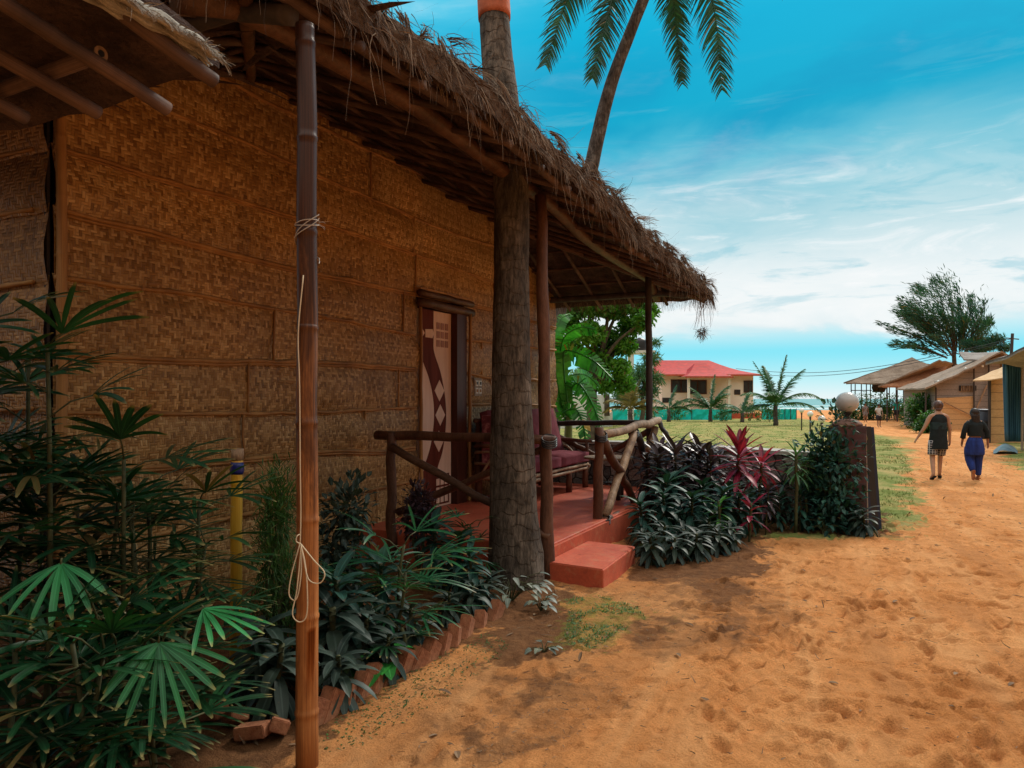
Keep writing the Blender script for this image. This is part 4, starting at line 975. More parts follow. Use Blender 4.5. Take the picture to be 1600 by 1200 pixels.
# second palm, behind the hut
p2 = root_of('coconut_palm', Vector((X(862, 15.0), 15.0, 0)), 'tall slender coconut palm with drooping green fronds, leaning right behind the thatch roof', 'palm tree')
D2 = 15.0
tt = [Vector((X(858, D2), D2, -.1)), Q(868, 520, D2), Q(897, 380, D2), Q(921, 275, D2), Q(937, 200, D2), Q(957, 125, D2), Q(985, 50, D2), Q(1007, -5, D2), Q(1018, -40, D2), Q(1024, -70, D2)]
palm_trunk('trunk', tt, [.20, .17, .155, .15, .145, .135, .125, .12, .12, .12], M['bark_far'], p2, 16)
cr = Q(1024, -72, D2)
random.seed(4)
def frond_on(mb, P, leafL, width, n, rad=.03, hang=.5, start=.1):
    P = bez(P, 9); m = len(P) - 1; mb.tube(P, [rad * (1 - .85 * k / m) for k in range(m + 1)], 6)
    for k in range(n):
        t = start + (1 - start) * (k + random.uniform(0, .7)) / n; f = t * m; i = min(int(f), m - 1); q = P[i].lerp(P[i + 1], f - i); dd = (P[i + 1] - P[i]).normalized()
        side = dd.cross(Vector((.15, 1, .1))).normalized(); nn = side.cross(dd)
        ll = leafL * (math.sin(PI * min(1, .22 + .72 * t)) ** .6) * random.uniform(.85, 1.1)
        for s_ in (-1, 1): mb.leaf(q, side * s_ + dd * (.28 + .7 * t) + nn * random.uniform(-.35, .35), nn, ll, width, hang * random.uniform(.6, 2.0), 4, .3, prof=lambda x: (1 - x * .85), twist=random.uniform(-.5, .5))
for pts_, ll, mt in (([(1018, -75, 0), (945, -80, .3), (893, -15, .5), (852, 102, .6)], .72, 'leaf_palm'), ([(1018, -75, 0), (978, -65, -.3), (952, 15, -.5), (926, 122, -.6)], .66, 'leaf_palm'),
                     ([(1026, -75, 0), (1046, -60, .3), (1054, 20, .7), (1066, 130, .8)], .60, 'leaf_palm'), ([(1028, -78, 0), (1078, -85, 0), (1114, 5, .1), (1128, 140, .1)], .80, 'leaf_palm'),
                     ([(1028, -80, 0), (1110, -150, .3), (1190, -110, .5), (1230, -20, .6)], .8, 'leaf_palm'), ([(1018, -80, 0), (940, -170, .3), (850, -150, .5), (800, -60, .6)], .8, 'leaf_palm'),
                     ([(1024, -80, 0), (1010, -220, .8), (960, -300, 1.4)], .8, 'leaf_palm'), ([(1024, -80, 0), (1060, -210, -.8), (1130, -270, -1.4)], .8, 'leaf_palm'), ([(1024, -80, 0), (1000, -130, -1.2), (980, -110, -2.4)], .8, 'leaf_palm'), ([(1024, -80, 0), (1050, -130, 1.2), (1070, -100, 2.4)], .8, 'leaf_palm')):
    mb = MB(); frond_on(mb, [Q(a, b, D2 + c) for a, b, c in pts_], ll * 1.02, .046, 92); o = mb.build('frond', M[mt], p2)
mb = MB()
for k in range(10): a = k * .63; uvsphere_pts = None; mb.lathe(cr + Vector((.18 * math.cos(a), .18 * math.sin(a), -.12 - .1 * (k % 2))), [(.001, -.11), (.07, -.08), (.10, 0), (.07, .08), (.001, .11)], 8)
mb.build('coconut_cluster', M['leaf_palm_y'], p2, smooth=True)

# ------------------------------------------------------------------ veranda furniture
random.seed(31)
sofa = empty('rustic_sofa', F(-3.9, 9.3, .28), 'rustic log sofa with maroon cushions on the red veranda behind the palm trunk', 'sofa')
s0, s1, nf, nbk = 8.2, 10.42, -3.83, -4.52
for n, us_ in ((nf, (8.35, 8.95, 9.7, 10.36)), (nbk, (8.3, 9.3, 10.3))):
    for u in us_: log('leg', F(n, u, .28), F(n, u, .60 if n == nf else 1.3), .045, M['log'], sofa, n=3, wob=.004)
for dz in (.565, .625): log('seat_rail', F(nf + .02, s0, dz), F(nf + .02, s1, dz), .024, M['log_light'], sofa, n=8, wob=.006)
for u in (s0, s1 - .02): log('seat_rail', F(nbk, u, .60), F(nf + .06, u, .60), .024, M['log_light'], sofa, n=4, wob=.004)
mb = MB(); mb.box(F((nf + nbk) / 2, (s0 + s1) / 2, .60), (.66, s1 - s0 - .06, .03), FA); mb.build('seat_slats', M['log'], sofa)
def cushion(c, sz, ax, name, mat, par):
    bm = bmesh.new(); bmesh.ops.create_cube(bm, size=1); bmesh.ops.subdivide_edges(bm, edges=bm.edges[:], cuts=5, use_grid_fill=True)
    mb = MB()
    for v in bm.verts:
        x, y, z = v.co; k = 1 - .10 * (abs(2 * x) ** 6 + abs(2 * y) ** 6) ; z2 = z * (1 - .35 * max(abs(2 * x), abs(2 * y)) ** 5)
        p = Vector(c) + ax[0] * (x * sz[0]) + ax[1] * (y * sz[1]) + ax[2] * (z2 * sz[2] + .008 * noise.noise(Vector((x * 4, y * 4, z * 3 + c[0]))))
        mb.v.append(tuple(p))
    for f in bm.faces: mb.f.append(tuple(v.index for v in f.verts)); mb.mi.append(0)
    bm.free(); o = mb.build(name, mat, par, smooth=True); return o
for k in range(2):
    u = s0 + .57 + k * 1.09; cushion(F((nf + nbk) / 2 + .06, u, .735), (.66, 1.07, .20), FA, 'seat_cushion', M['cushion'], sofa)
bx_ = (N3 * .22 + Z3 * .97).normalized()
tilt = (U3, (Z3 * .95 - N3 * .28).normalized(), (N3 * .95 + Z3 * .28).normalized())
mflor = mat_noise('floral_cloth', (0.08, .02, .03, 1), (.20, .05, .07, 1), 14, .9, .3, .005, c3=(.5, .22, .22, 1))
for k in range(2):
    u = s0 + .57 + k * 1.09; cushion(F(-4.33, u, 1.12), (1.07, .66, .18), tilt, 'back_cushion', M['cushion'], sofa)
mb = MB(); mb.box(F(-4.24, s0 + .02, 1.08), (.36, .05, .62), FA, .004); mb.build('side_cushion', mflor, sofa)
for u in (s0, s1): 
    log('arm_rest', F(nbk, u, 1.0), F(nf + .08, u, .97), .03, M['log'], sofa, n=4)
    log('arm_post', F(nf, u, .6), F(nf, u, .97), .03, M['log'], sofa, n=3)
    mb = MB(); mb.tube(bez([F(nbk + .1, u, .66), F(-4.2, u, .90), F(nf - .1, u, .66)], 5), .018, 6); mb.build('arm_bow', M['log_light'], sofa, smooth=True)
log('back_rail', F(nbk, s0, 1.32), F(nbk, s1, 1.32), .03, M['log'], sofa)
for dz in (.62, .78, .92): log('side_rail', F(nbk, s0, dz), F(nf, s0, dz), .018, M['log_light'], sofa, n=3)
# round table
tb = empty('round_table', F(-3.25, 9.25, .28), 'small round wooden table on the veranda beside the sofa', 'table')
tc_ = Q(951, 715, 9.75); tb.location = Vector((tc_.x, tc_.y, .28))
mb = MB(); mb.lathe(Vector((tc_.x, tc_.y, .80)), [(.29, 0), (.33, .008), (.33, .028), (.32, .034)], 28); mb.build('table_top', M['log_light'], tb)
for a in range(4):
    th = a * PI / 2 + .5; p = Vector((tc_.x + .21 * math.cos(th), tc_.y + .21 * math.sin(th), .28)); log('leg', p, p + Z3 * .53, .032, M['log_dark'], tb, n=3, wob=.003)
for a in range(2):
    th = a * PI / 2 + .5; v = Vector((.21 * math.cos(th), .21 * math.sin(th), 0)); c = Vector((tc_.x, tc_.y, .48)); log('stretcher', c - v, c + v, .018, M['log_dark'], tb, n=3, wob=.003)

# ------------------------------------------------------------------ low rubble wall, gate pillar, globe lamps
def mat_rubble():
    m, t, p = new_mat('rubble_stone')
    tc = t.n('ShaderNodeTexCoord'); vo = t.n('ShaderNodeTexVoronoi', feature='DISTANCE_TO_EDGE'); v2 = t.n('ShaderNodeTexVoronoi')
    for v in (vo, v2): t.l(tc.outputs['Object'], v.inputs['Vector']); v.inputs['Scale'].default_value = 5.5
    n = t.noise(tc.outputs['Object'], 30, 5)
    sp = t.n('ShaderNodeSeparateColor'); t.l(v2.outputs['Color'], sp.inputs[0])
    col = t.ramp(sp.outputs[0], [(0, (.10, .09, .09, 1)), (.5, (.24, .21, .20, 1)), (1, (.36, .30, .27, 1))])
    col = t.mix(.5, col, t.ramp(n, [(.3, (.5, .5, .5, 1)), (.7, (1.3, 1.3, 1.3, 1))]), 'MULTIPLY')
    e = t.sm(vo.outputs[0], .0, .08); col = t.mix(e, (.05, .045, .045, 1), col)
    t.l(col, p.inputs['Base Color']); p.inputs['Roughness'].default_value = .9
    t.l(t.bump(t.math('ADD', e, n), .9, .03), p.inputs['Normal']); return m
M['rubble'] = mat_rubble()
random.seed(6)
wb = empty('rubble_wall', Vector((2.4, 10.6, 0)), 'low grey rubble stone wall with a pale cap between the lawn and the plant bed', 'wall')
W1 = [Vector((3.86, 9.15, 0)), Vector((3.0, 10.3, 0)), Vector((2.0, 11.35, 0)), Vector((.55, 12.1, 0)), Vector((-1.2, 13.0, 0))]
wp = bez(W1, 8); mb = MB(); cap = MB()
for k, p in enumerate(wp):
    d = (wp[min(k + 1, len(wp) - 1)] - wp[max(k - 1, 0)]).normalized(); s = Vector((d.y, -d.x, 0)) * .13
    for b in range(7):
        z = -.1 + b * .165; mb.v.append(tuple(p - s * 1 + Z3 * z + Vector([random.uniform(-.02, .02) for _ in range(3)])))
    for b in range(7):
        z = -.1 + (6 - b) * .165; mb.v.append(tuple(p + s * 1 + Z3 * z + Vector([random.uniform(-.02, .02) for _ in range(3)])))
for k in range(len(wp) - 1):
    for b in range(13): i = k * 14 + b; mb.face(i, i + 1, i + 15, i + 14)
mb.build('wall_body', M['rubble'], wb)
for k, p in enumerate(wp):
    d = (wp[min(k + 1, len(wp) - 1)] - wp[max(k - 1, 0)]).normalized(); s = Vector((d.y, -d.x, 0)) * .16
    for q, z in ((-1, .885), (1, .885), (1, .93), (-1, .93)): cap.v.append(tuple(p + s * q + Z3 * (z + random.uniform(-.006, .006))))
for k in range(len(wp) - 1):
    for b in range(4): i = k * 4 + b; j = k * 4 + (b + 1) % 4; cap.face(i, i + 4, j + 4, j)
cap.build('coping', mat_noise('pale_mortar', (.35, .33, .31, 1), (.62, .60, .56, 1), 8, .9, .5, .01), wb)

def mat_pillar():
    m, t, p = new_mat('dark_brick_pillar')
    tc = t.n('ShaderNodeTexCoord'); br = t.n('ShaderNodeTexBrick'); t.l(tc.outputs['UV'], br.inputs['Vector'])
    br.inputs['Scale'].default_value = 1; br.inputs['Brick Width'].default_value = .2; br.inputs['Row Height'].default_value = .075; br.inputs['Mortar Size'].default_value = .005
    br.inputs['Color1'].default_value = (.045, .018, .022, 1); br.inputs['Color2'].default_value = (.085, .032, .035, 1); br.inputs['Mortar'].default_value = (.06, .045, .05, 1)
    t.l(br.outputs['Color'], p.inputs['Base Color']); p.inputs['Roughness'].default_value = .7
    t.l(t.bump(br.outputs['Fac'], -.5, .005), p.inputs['Normal']); return m
gpx = G(1333, 832); pc = Vector((4.12, 9.05, 0))
pil = empty('gate_pillar', pc, 'dark brick gate pillar with a domed cap and a large grey globe lamp on top', 'pillar')
hx, zt = .165, 1.27
ax = (Vector((1, -.06, 0)).normalized(), Vector((.06, 1, 0)).normalized(), Z3)
mb = MB()
for (a, b) in (((-1, -1), (1, -1)), ((1, -1), (1, 1)), ((1, 1), (-1, 1)), ((-1, 1), (-1, -1))):
    P = [pc + ax[0] * (q[0] * hx) + ax[1] * (q[1] * hx) for q in (a, b)]; i = len(mb.v); o_ = random.random()
    for p, uv in ((P[0] - Z3 * .1, (o_, 0)), (P[1] - Z3 * .1, (o_ + .34, 0)), (P[1] + Z3 * zt, (o_ + .34, zt + .1)), (P[0] + Z3 * zt, (o_, zt + .1))): mb.vert(p, uv)
    mb.face(i, i + 1, i + 2, i + 3)
mb.quad(*[pc + ax[0] * (a * hx) + ax[1] * (b * hx) + Z3 * zt for a, b in ((-1, -1), (1, -1), (1, 1), (-1, 1))])
mb.build('brick_shaft', mat_pillar(), pil)
mb = MB(); mb.lathe(pc + Z3 * zt, [(.175, 0), (.18, .015), (.165, .035), (.13, .06), (.07, .08), (.05, .085)], 24); mb.build('domed_cap', mat_noise('cap_brown', (.14, .075, .06, 1), (.26, .15, .12, 1), 12, .8), pil, smooth=True)
mb = MB(); mb.lathe(pc + Z3 * (zt + .085), [(.03, 0), (.045, .01), (.03, .03), (.05, .06), (.065, .085), (.06, .095)], 16); mb.build('lamp_holder', M['black'], pil, smooth=True)
def uvsphere(mb, c, r, sq=1.0, n=28): mb.lathe(c, [(max(.0008, r * math.sin(PI * k / 16)), -r * sq * math.cos(PI * k / 16)) for k in range(17)], n)
mb = MB(); uvsphere(mb, pc + Z3 * (zt + .17 + .115), .137, .93); mb.build('globe', M['globe'], pil, smooth=True)
bd = empty('dark_gate_board', pc + Vector((.25, 0, 0)), 'folded dark blue-black gate panel leaning against the right side of the brick pillar', 'gate')
for k, (x0, x1, w) in enumerate(((.175, .20, .09), (.215, .30, .10), (.315, .36, .05))):
    mb = MB(); q = [pc + Vector((x0, -.13 + k * .05, 0)), pc + Vector((x1 + .06, -.12 + k * .05, 0)), pc + Vector((x1 - .02, -.08 + k * .05, zt + .02 - k * .01)), pc + Vector((x0 - .004, -.08 + k * .05, zt + .02 - k * .01))]
    mb.prism([p + Z3 * -.02 for p in q], Vector((.0, .02, 0))); mb.build('panel', [M['slate'], M['black'], M['slate']][k], bd)
mb = MB(); mb.tube([pc + Vector((.18, -.16, 0)), pc + Vector((.172, -.12, zt + .02))], .008, 6); mb.build('edge_strip', M['wire'], bd)

def globe_lamp(px, py, D, lab, r=.12):
    c = Q(px, py, D); g = Vector((c.x, c.y, terr(D))); e = empty('globe_lamp', g, lab, 'lamp', 'white globe lamps along the lawn edge')
    mb = MB(); mb.tube([g - Z3 * .1, Vector((c.x, c.y, c.z - r - .08))], .035, 8); mb.build('lamp_post', M['black'], e)
    mb = MB(); mb.lathe(Vector((c.x, c.y, c.z - r - .09)), [(.03, 0), (.055, .02), (.04, .06), (.07, .09)], 10); mb.build('lamp_holder', M['black'], e)
    mb = MB(); uvsphere(mb, c, r, .98, 18); mb.build('globe', M['globe_small'], e, smooth=True)
globe_lamp(1284, 655, 24, 'small white globe lamp showing above the dark shrub, nearest of the three')
globe_lamp(1266, 647, 33, 'small white globe lamp, middle of the three on the lawn', .13)
globe_lamp(1252.5, 641.5, 41, 'small white globe lamp beside the end of the teal netting', .13)

# ------------------------------------------------------------------ brick edging
random.seed(12)
bl = [(772, 958), (750, 972), (727, 985), (709, 996), (690, 1008), (668, 1022), (648, 1034), (628, 1043), (606, 1056), (585, 1068), (563, 1080), (540, 1096), (512, 1112), (488, 1125)]
proto = None
def brick_mesh():
    bm = bmesh.new(); bmesh.ops.create_cube(bm, size=1)
    bmesh.ops.scale(bm, vec=(.11, .075, .22), verts=bm.verts); bmesh.ops.bevel(bm, geom=bm.edges[:] , offset=.006, segments=2, affect='EDGES')
    for v in bm.verts: v.co += Vector(noise.noise_vector(v.co * 30)) * .004
    m = bpy.data.meshes.new('edging_brick'); bm.to_mesh(m); bm.free(); m.materials.append(M['brick']); return m
bmsh = brick_mesh()
for k, (a, b) in enumerate(bl):
    g = G(a, b + 8); o = bpy.data.objects.new('edging_brick', bmsh); C.objects.link(o); o.location = g + Z3 * random.uniform(.0, .03)
    o.rotation_euler = (R(random.uniform(-6, 6)), R(random.uniform(24, 42)), math.atan2(UY, UX) + R(random.uniform(-14, 14)) + .1)
    tag(o, 'weathered brick set on a slant in the edging row between plants and sand', 'brick', 'slanted bricks edging the plant bed')
for (a, b, rx, ry, rz, lab) in ((368, 1136, 60, 10, 35, 'loose orange-red brick lying tilted in the soil left of the near bamboo post'), (395, 1158, 80, 5, 80, 'dark broken brick half buried at the foot of the near bamboo post'), (437, 1150, 70, 20, 10, 'brown brick tilted against the left of the near bamboo post foot'), (332, 1128, 75, 0, 60, 'brick lying behind the lowest green fan leaf')):
    g = G(a, b); o = bpy.data.objects.new('loose_brick', bmsh); C.objects.link(o); o.location = g + Z3 * .05; o.rotation_euler = (R(rx), R(ry), R(rz)); o.scale = (.8, .8, .7); tag(o, lab, 'brick')

# ------------------------------------------------------------------ yellow bamboo stake
yp = empty('yellow_stake', G(370, 985), 'upright yellow bamboo stake bound with blue tape near the hut wall', 'stake')
d = 4.55; b0 = Q(368, 1010, d); b0.z = -.05
mb = MB(); bamboo_tube(mb, b0, Q(371, 702, d), .036, .33, 14, .004, .95); mb.build('culm', M['yellow_pole'], yp, smooth=True)
mb = MB(); mb.tube([Q(370.5, 741, d), Q(370.6, 736, d), Q(370.8, 728, d), Q(371, 722, d)], [.037, .041, .040, .037], 14, rough=.03); mb.build('tape', M['blue_tape'], yp, smooth=True)
mb = MB(); mb.tube([Q(371, 719, d), Q(371.2, 701, d)], [.0375, .038], 14); mb.build('foil_cap', M['log_light'], yp, smooth=True)

# ------------------------------------------------------------------ plants
def fan_leaf(mb, base, d, L, n=9, spread=150, w=.032, petiole=.25, stemmb=None, droop=.5):
    """palmate leaf: petiole then blunt leaflets in a fan"""
    d = Vector(d).normalized(); hub = Vector(base) + d * petiole + Vector((0, 0, -.12 * petiole))
    (stemmb or mb).tube([Vector(base), Vector(base) + d * petiole * .5 + Z3 * .01, hub], .004, 5)
    side = d.cross(Z3)
    if side.length < .1: side = Vector((1, 0, 0))
    side.normalize(); nrm = side.cross(d).normalized()
    for k in range(n):
        a = R(spread) * ((k + .5) / n - .5) + random.uniform(-.05, .05)
        dir_ = d * math.cos(a) + side * math.sin(a) + nrm * random.uniform(-.05, .22)
        mb.leaf(hub, dir_, nrm, L * random.uniform(.8, 1.08) * (1 - .18 * abs(2 * (k + .5) / n - 1)), w * random.uniform(.8, 1.2), droop * random.uniform(.5, 1.3), 6, .22,
                prof=lambda t: (.35 + .65 * min(1, t * 3)) * (1 if t < .8 else 1 - (t - .8) * 2.2), tipw=.3)
def lady_palm(base, lab, nst, H, rad, seed, leafL=.27, mat='leaf_fan', lean=None, per=7, w=.032):
    random.seed(seed); e = empty('fan_palm', base, lab, 'plant'); st = MB(); lf = MB()
    for s in range(nst):
        a = random.uniform(0, 2 * PI); r = rad * math.sqrt(random.random()); b = Vector(base) + Vector((math.cos(a) * r, math.sin(a) * r, -.05))
        h = H * random.uniform(.45, 1.0); tip = b + Vector((random.uniform(-.12, .12), random.uniform(-.12, .12), h)) + (Vector(lean) * h if lean else Vector((0, 0, 0)))
        st.tube(log_pts(b, tip, 5, .01), [.013, .013, .012, .011, .010, .009], 7)
        for k in range(per):
            t = 1 - .55 * (k / per) ** 1.1; p = b.lerp(tip, t); aa = k * 2.4 + random.uniform(-.4, .4) + s
            el = .75 - 1.0 * (1 - t) * 1.6 + random.uniform(-.25, .25)
            fan_leaf(lf, p, Vector((math.cos(aa), math.sin(aa), el)), leafL * random.uniform(.8, 1.15), random.randint(6, 9), random.uniform(120, 190), w, random.uniform(.12, .26), st, .55)
    st.build('stem', M['stem'], e, smooth=True); lf.build('foliage', M[mat], e, smooth=True); return e
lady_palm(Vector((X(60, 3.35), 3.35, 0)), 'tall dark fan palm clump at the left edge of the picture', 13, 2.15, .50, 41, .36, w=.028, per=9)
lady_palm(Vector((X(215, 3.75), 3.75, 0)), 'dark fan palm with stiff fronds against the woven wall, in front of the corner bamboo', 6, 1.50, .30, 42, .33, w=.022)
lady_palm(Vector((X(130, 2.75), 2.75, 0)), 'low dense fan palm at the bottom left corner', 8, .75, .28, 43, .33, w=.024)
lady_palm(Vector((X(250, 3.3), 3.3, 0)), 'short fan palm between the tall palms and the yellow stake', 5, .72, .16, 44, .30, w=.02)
# the bright drooping fan in front
random.seed(9)
e = empty('fan_palm', G(215, 1120), 'bright green fan leaves drooping in front of the dark clump, bottom left', 'plant'); lf = MB(); st = MB()
for (hx_, hy_, D, dx, dy, dz, L, n, sp) in ((248, 1003, 2.75, .15, -.35, -.75, .30, 12, 175), (318, 950, 2.95, .75, -.3, -.25, .27, 8, 120), (95, 880, 2.8, .15, -.5, -.55, .27, 7, 150), (150, 960, 3.0, -.5, -.4, -.3, .25, 8, 140)):
    hub = Q(hx_, hy_, D); dd = Vector((dx, dy, dz)).normalized(); fan_leaf(lf, hub - dd * .02, dd, L * 1.12, n, sp, .023, .02, st, random.uniform(.3, .8))
    g = Vector((X(200, 3.1), 3.1, .0)); st.tube(bez([g, g.lerp(hub, .5) + Z3 * .25, hub], 5), .005, 5)
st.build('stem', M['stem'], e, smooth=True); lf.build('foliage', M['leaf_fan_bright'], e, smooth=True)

def cordyline(base, H, nl, L, W, mat, seed, name='cordyline', stem_r=.014, up=.6, droop=1.0, low=.25):
    random.seed(seed); e = empty(name, base); st = MB(); lf = MB(); b = Vector(base)
    tip = b + Vector((random.uniform(-.06, .06), random.uniform(-.06, .06), H)); st.tube(log_pts(b - Z3 * .05, tip, 5, .008), stem_r, 7)
    for k in range(nl):
        t = k / nl; p = b.lerp(tip, low + (1 - low) * t); a = k * 2.4 + random.uniform(-.3, .3); el = -.3 + (up + .9) * t ** 1.5 + random.uniform(-.15, .15)
        lf.leaf(p, Vector((math.cos(a), math.sin(a), el)), Z3, L * random.uniform(.75, 1.1), W * random.uniform(.8, 1.15), droop * random.uniform(.6, 1.25) * (1.2 - .8 * t), 6, .3)
    st.build('stem', M['stem'], e, smooth=True); lf.build('foliage', M[mat], e, smooth=True); return e
O = Vector((0, 0, 0))
cd_small = cordyline(O, .30, 30, .25, .060, 'leaf_dark', 51, up=.3, droop=1.6)
cd_mid = cordyline(O, .55, 48, .27, .066, 'leaf_dark2', 52, up=.35, droop=1.6)
cd_tall = cordyline(O, .90, 54, .28, .068, 'leaf_dark3', 53, low=.3, up=.4, droop=1.5)
cd_purp = cordyline(O, .95, 34, .36, .075, 'leaf_purple', 54, low=.5)
cd_teal = cordyline(O, .6, 36, .26, .06, 'leaf_teal', 55)
used = set()
def put(proto, px, py, D=None, s=1.0, rz=None, label=None, group=None, dz=0):
    g = G(px, py) if D is None else Vector((X(px, D), D, terr(D)))
    if proto.name not in used: used.add(proto.name); o = proto
    else: o = dup(proto)
    o.location = g + Z3 * dz; o.rotation_euler = (0, 0, rz if rz is not None else random.uniform(0, 6.28)); o.scale = (s,) * 3
    tag(o, label, 'plant', group); return o
random.seed(77)
gl, gg = 'dark glossy broad-leaved cordyline crowded in the bed right of the red step', 'dark cordylines in the bed by the step'
for (px, py, s) in ((1018, 884, .95), (1052, 880, .85), (1088, 876, .9), (1122, 868, .95), (1143, 860, .8), (1000, 868, .8), (1035, 868, 1.0), (1105, 860, 1.0), (1070, 868, .9)): put(cd_small, px, py, s=s, label='dark cordyline in the lowest front row of the bed right of the red step', group='front row of dark cordylines')
for (px, py, s) in ((1010, 858, .9), (1045, 850, 1.0), (1080, 852, 1.0), (1118, 846, 1.05), (1148, 840, .9), (1030, 838, 1.15), (1100, 835, 1.1), (1062, 832, 1.2), (1140, 828, 1.0), (1165, 836, .8), (1180, 822, .85)): put(cd_mid, px, py, s=s, label='dark teal cordyline in the middle of the bed right of the red step', group='middle dark teal cordylines')
for (px, py, s) in ((1030, 825, 1.0), (1070, 820, 1.05), (1105, 820, 1.05), (1055, 812, 1.1), (1130, 815, 1.0), (1090, 808, 1.1), (1015, 815, .95), (1150, 812, .9)): put(cd_tall, px, py, s=s, label='tall dull purple cordyline at the back of the bed by the light rail', group='back row of dull purple cordylines')
gl2 = 'purple-brown cordyline head rising above the dark bed near the light rail'
for (px, D, s, gl2) in ((1060, 9.1, 1.05, 'purple-brown cordyline head, second from the veranda corner post'), (1035, 9.6, 1.0, 'purple-brown cordyline head nearest the veranda corner post'), (1085, 9.4, 1.02, 'purple-brown cordyline head, third from the veranda corner post'), (1110, 9.2, .9, 'purple-brown cordyline head nearest the tall crimson one')): put(cd_purp, px, 0, D, s, label=gl2, group='purple cordyline heads')
put(cd_purp, 1196, 0, 8.7, .58, label='purple cordyline spreading low on the sand side, right end of the dark bed')
red = cordyline(O, 1.0, 34, .37, .07, 'leaf_red', 61, name='red_cordyline', low=.72, up=1.3, droop=.5)
put(red, 1155, 0, 8.6, 1.04, 2.0, 'tall cordyline with upright crimson leaves above the dark bed')
red2 = cordyline(O, .85, 22, .38, .06, 'leaf_red', 62, name='red_cordyline', low=.8, up=.8, droop=.9)
put(red2, 1183, 0, 8.8, 1.0, 1.0, 'cordyline with arching crimson leaves just right of the tallest red one')
red3 = cordyline(O, .42, 12, .28, .055, 'leaf_red', 63, name='red_cordyline', low=.5, up=.9, droop=.6)
put(red3, 1170, 0, 8.2, 1.05, 1.0, 'small red cordyline low in the bed under the crimson ones')
gr = cordyline(O, .5, 16, .22, .035, 'leaf_green', 64, name='green_plant', low=.5, up=.4, droop=.8)
put(gr, 1125, 0, 7.9, 1.0, 1.0, 'bright green leafy shoot in the middle of the dark cordyline bed')
dr = cordyline(O, .95, 40, .26, .028, 'leaf_young_palm', 65, name='dracaena', low=.72, up=.7, droop=.9, stem_r=.02)
put(dr, 1243, 0, 8.8, 1.0, .4, 'slim green dracaena with narrow leaves on bare stems, left of the dark shrub')
dr2 = dup(dr); dr2.location = Vector((X(1262, 8.95), 8.95, 0)); dr2.rotation_euler = (0, .12, 2); dr2.scale = (.88,) * 3; tag(dr2, 'shorter green dracaena leaning beside the slim one, left of the dark shrub', 'plant')
gl3 = 'low teal-green leafy plant in the shade at the foot of the rubble wall'
for (px, py, s) in ((1215, 828, .7), (1250, 830, .8), (1285, 828, .75), (1300, 826, .7), (1235, 818, .85), (1268, 815, .95), (1205, 815, .8)): put(cd_teal, px, py, s=s, label=gl3, group='low teal plants by the rubble wall')
put(cd_small, 1352, 838, s=.95, label='dark spotted-leaf plant at the foot of the brick pillar')
cdx = dup(cd_mid); cdx.location = G(1335, 834); cdx.scale = (.62,) * 3; cdx.rotation_euler = (0, 0, 2.2); cdx['label'] = 'dark broad-leaved plant left of the foot of the brick pillar'; cdx.pop('group', None)
# bushy shrubs made of many small leaves
def shrub(base, name, lab, rx, ry, h, n, mat, seed, lw=.05, ll=.09, cat='shrub', z0=.1, clumps=14, stems=6, group=None, cl=.28):
    random.seed(seed); e = empty(name, base, lab, cat, group); lf = MB(); st = MB(); cs = []; cg = lambda: max(-1.9, min(1.9, random.gauss(0, 1)))
    for k in range(clumps):
        a = random.uniform(0, 2 * PI); r = math.sqrt(random.random()); zz = z0 + (h - z0) * random.random()
        k_ = math.sin(PI * min(1, max(.1, .25 + .65 * zz / h))); cs.append(Vector(base) + Vector((math.cos(a) * r * rx * k_ * .8, math.sin(a) * r * ry * k_ * .8, zz)))
    for k in range(n):
        c = random.choice(cs); p = c + Vector([cg() * s * cl for s in (rx, ry, h * .45)])
        d = (p - c).normalized() + Vector((random.uniform(-.5, .5), random.uniform(-.5, .5), random.uniform(-.3, .6)))
        lf.leaf(p, d, Z3 + Vector((random.uniform(-.5, .5), random.uniform(-.5, .5), 0)), ll * random.uniform(.6, 1.2), lw * random.uniform(.7, 1.2), .5, 2, .3)
    for k in range(stems): st.tube(bez([Vector(base) - Z3 * .05, Vector(base) + Vector((random.uniform(-.3, .3) * rx, random.uniform(-.3, .3) * ry, h * .4)), cs[k % len(cs)]], 4), .012 * max(1, h * .5), 5)
    st.build('stem', M['stem'], e, smooth=True); lf.build('foliage', M[mat], e); return e
shrub(Vector((X(1295, 9.0), 8.95, 0)), 'leafy_shrub', 'bushy dark teal-green shrub hiding the left of the brick pillar', .36, .3, 1.25, 2600, 'leaf_teal', 71, .05, .085, clumps=20)
shrub(Vector((X(432, 4.35), 4.35, 0)), 'ferny_shrub', 'fine-leaved ferny shrub behind the near bamboo post', .17, .17, 1.05, 5200, 'leaf_fern', 72, .008, .06, clumps=26, cl=.22)
shrub(Vector((X(655, 6.6), 6.6, .1)), 'potted_shrub', 'small blackish curly-leaved shrub at the corner of the veranda', .20, .2, .62, 900, 'leaf_purple', 73, .035, .07, z0=.3)
shrub(Vector((X(540, 5.2), 5.2, 0)), 'leafy_shrub', 'dark small-leaved shrub against the wall right of the near bamboo post', .2, .2, .9, 900, 'leaf_dark', 74, .04, .07, z0=.3)
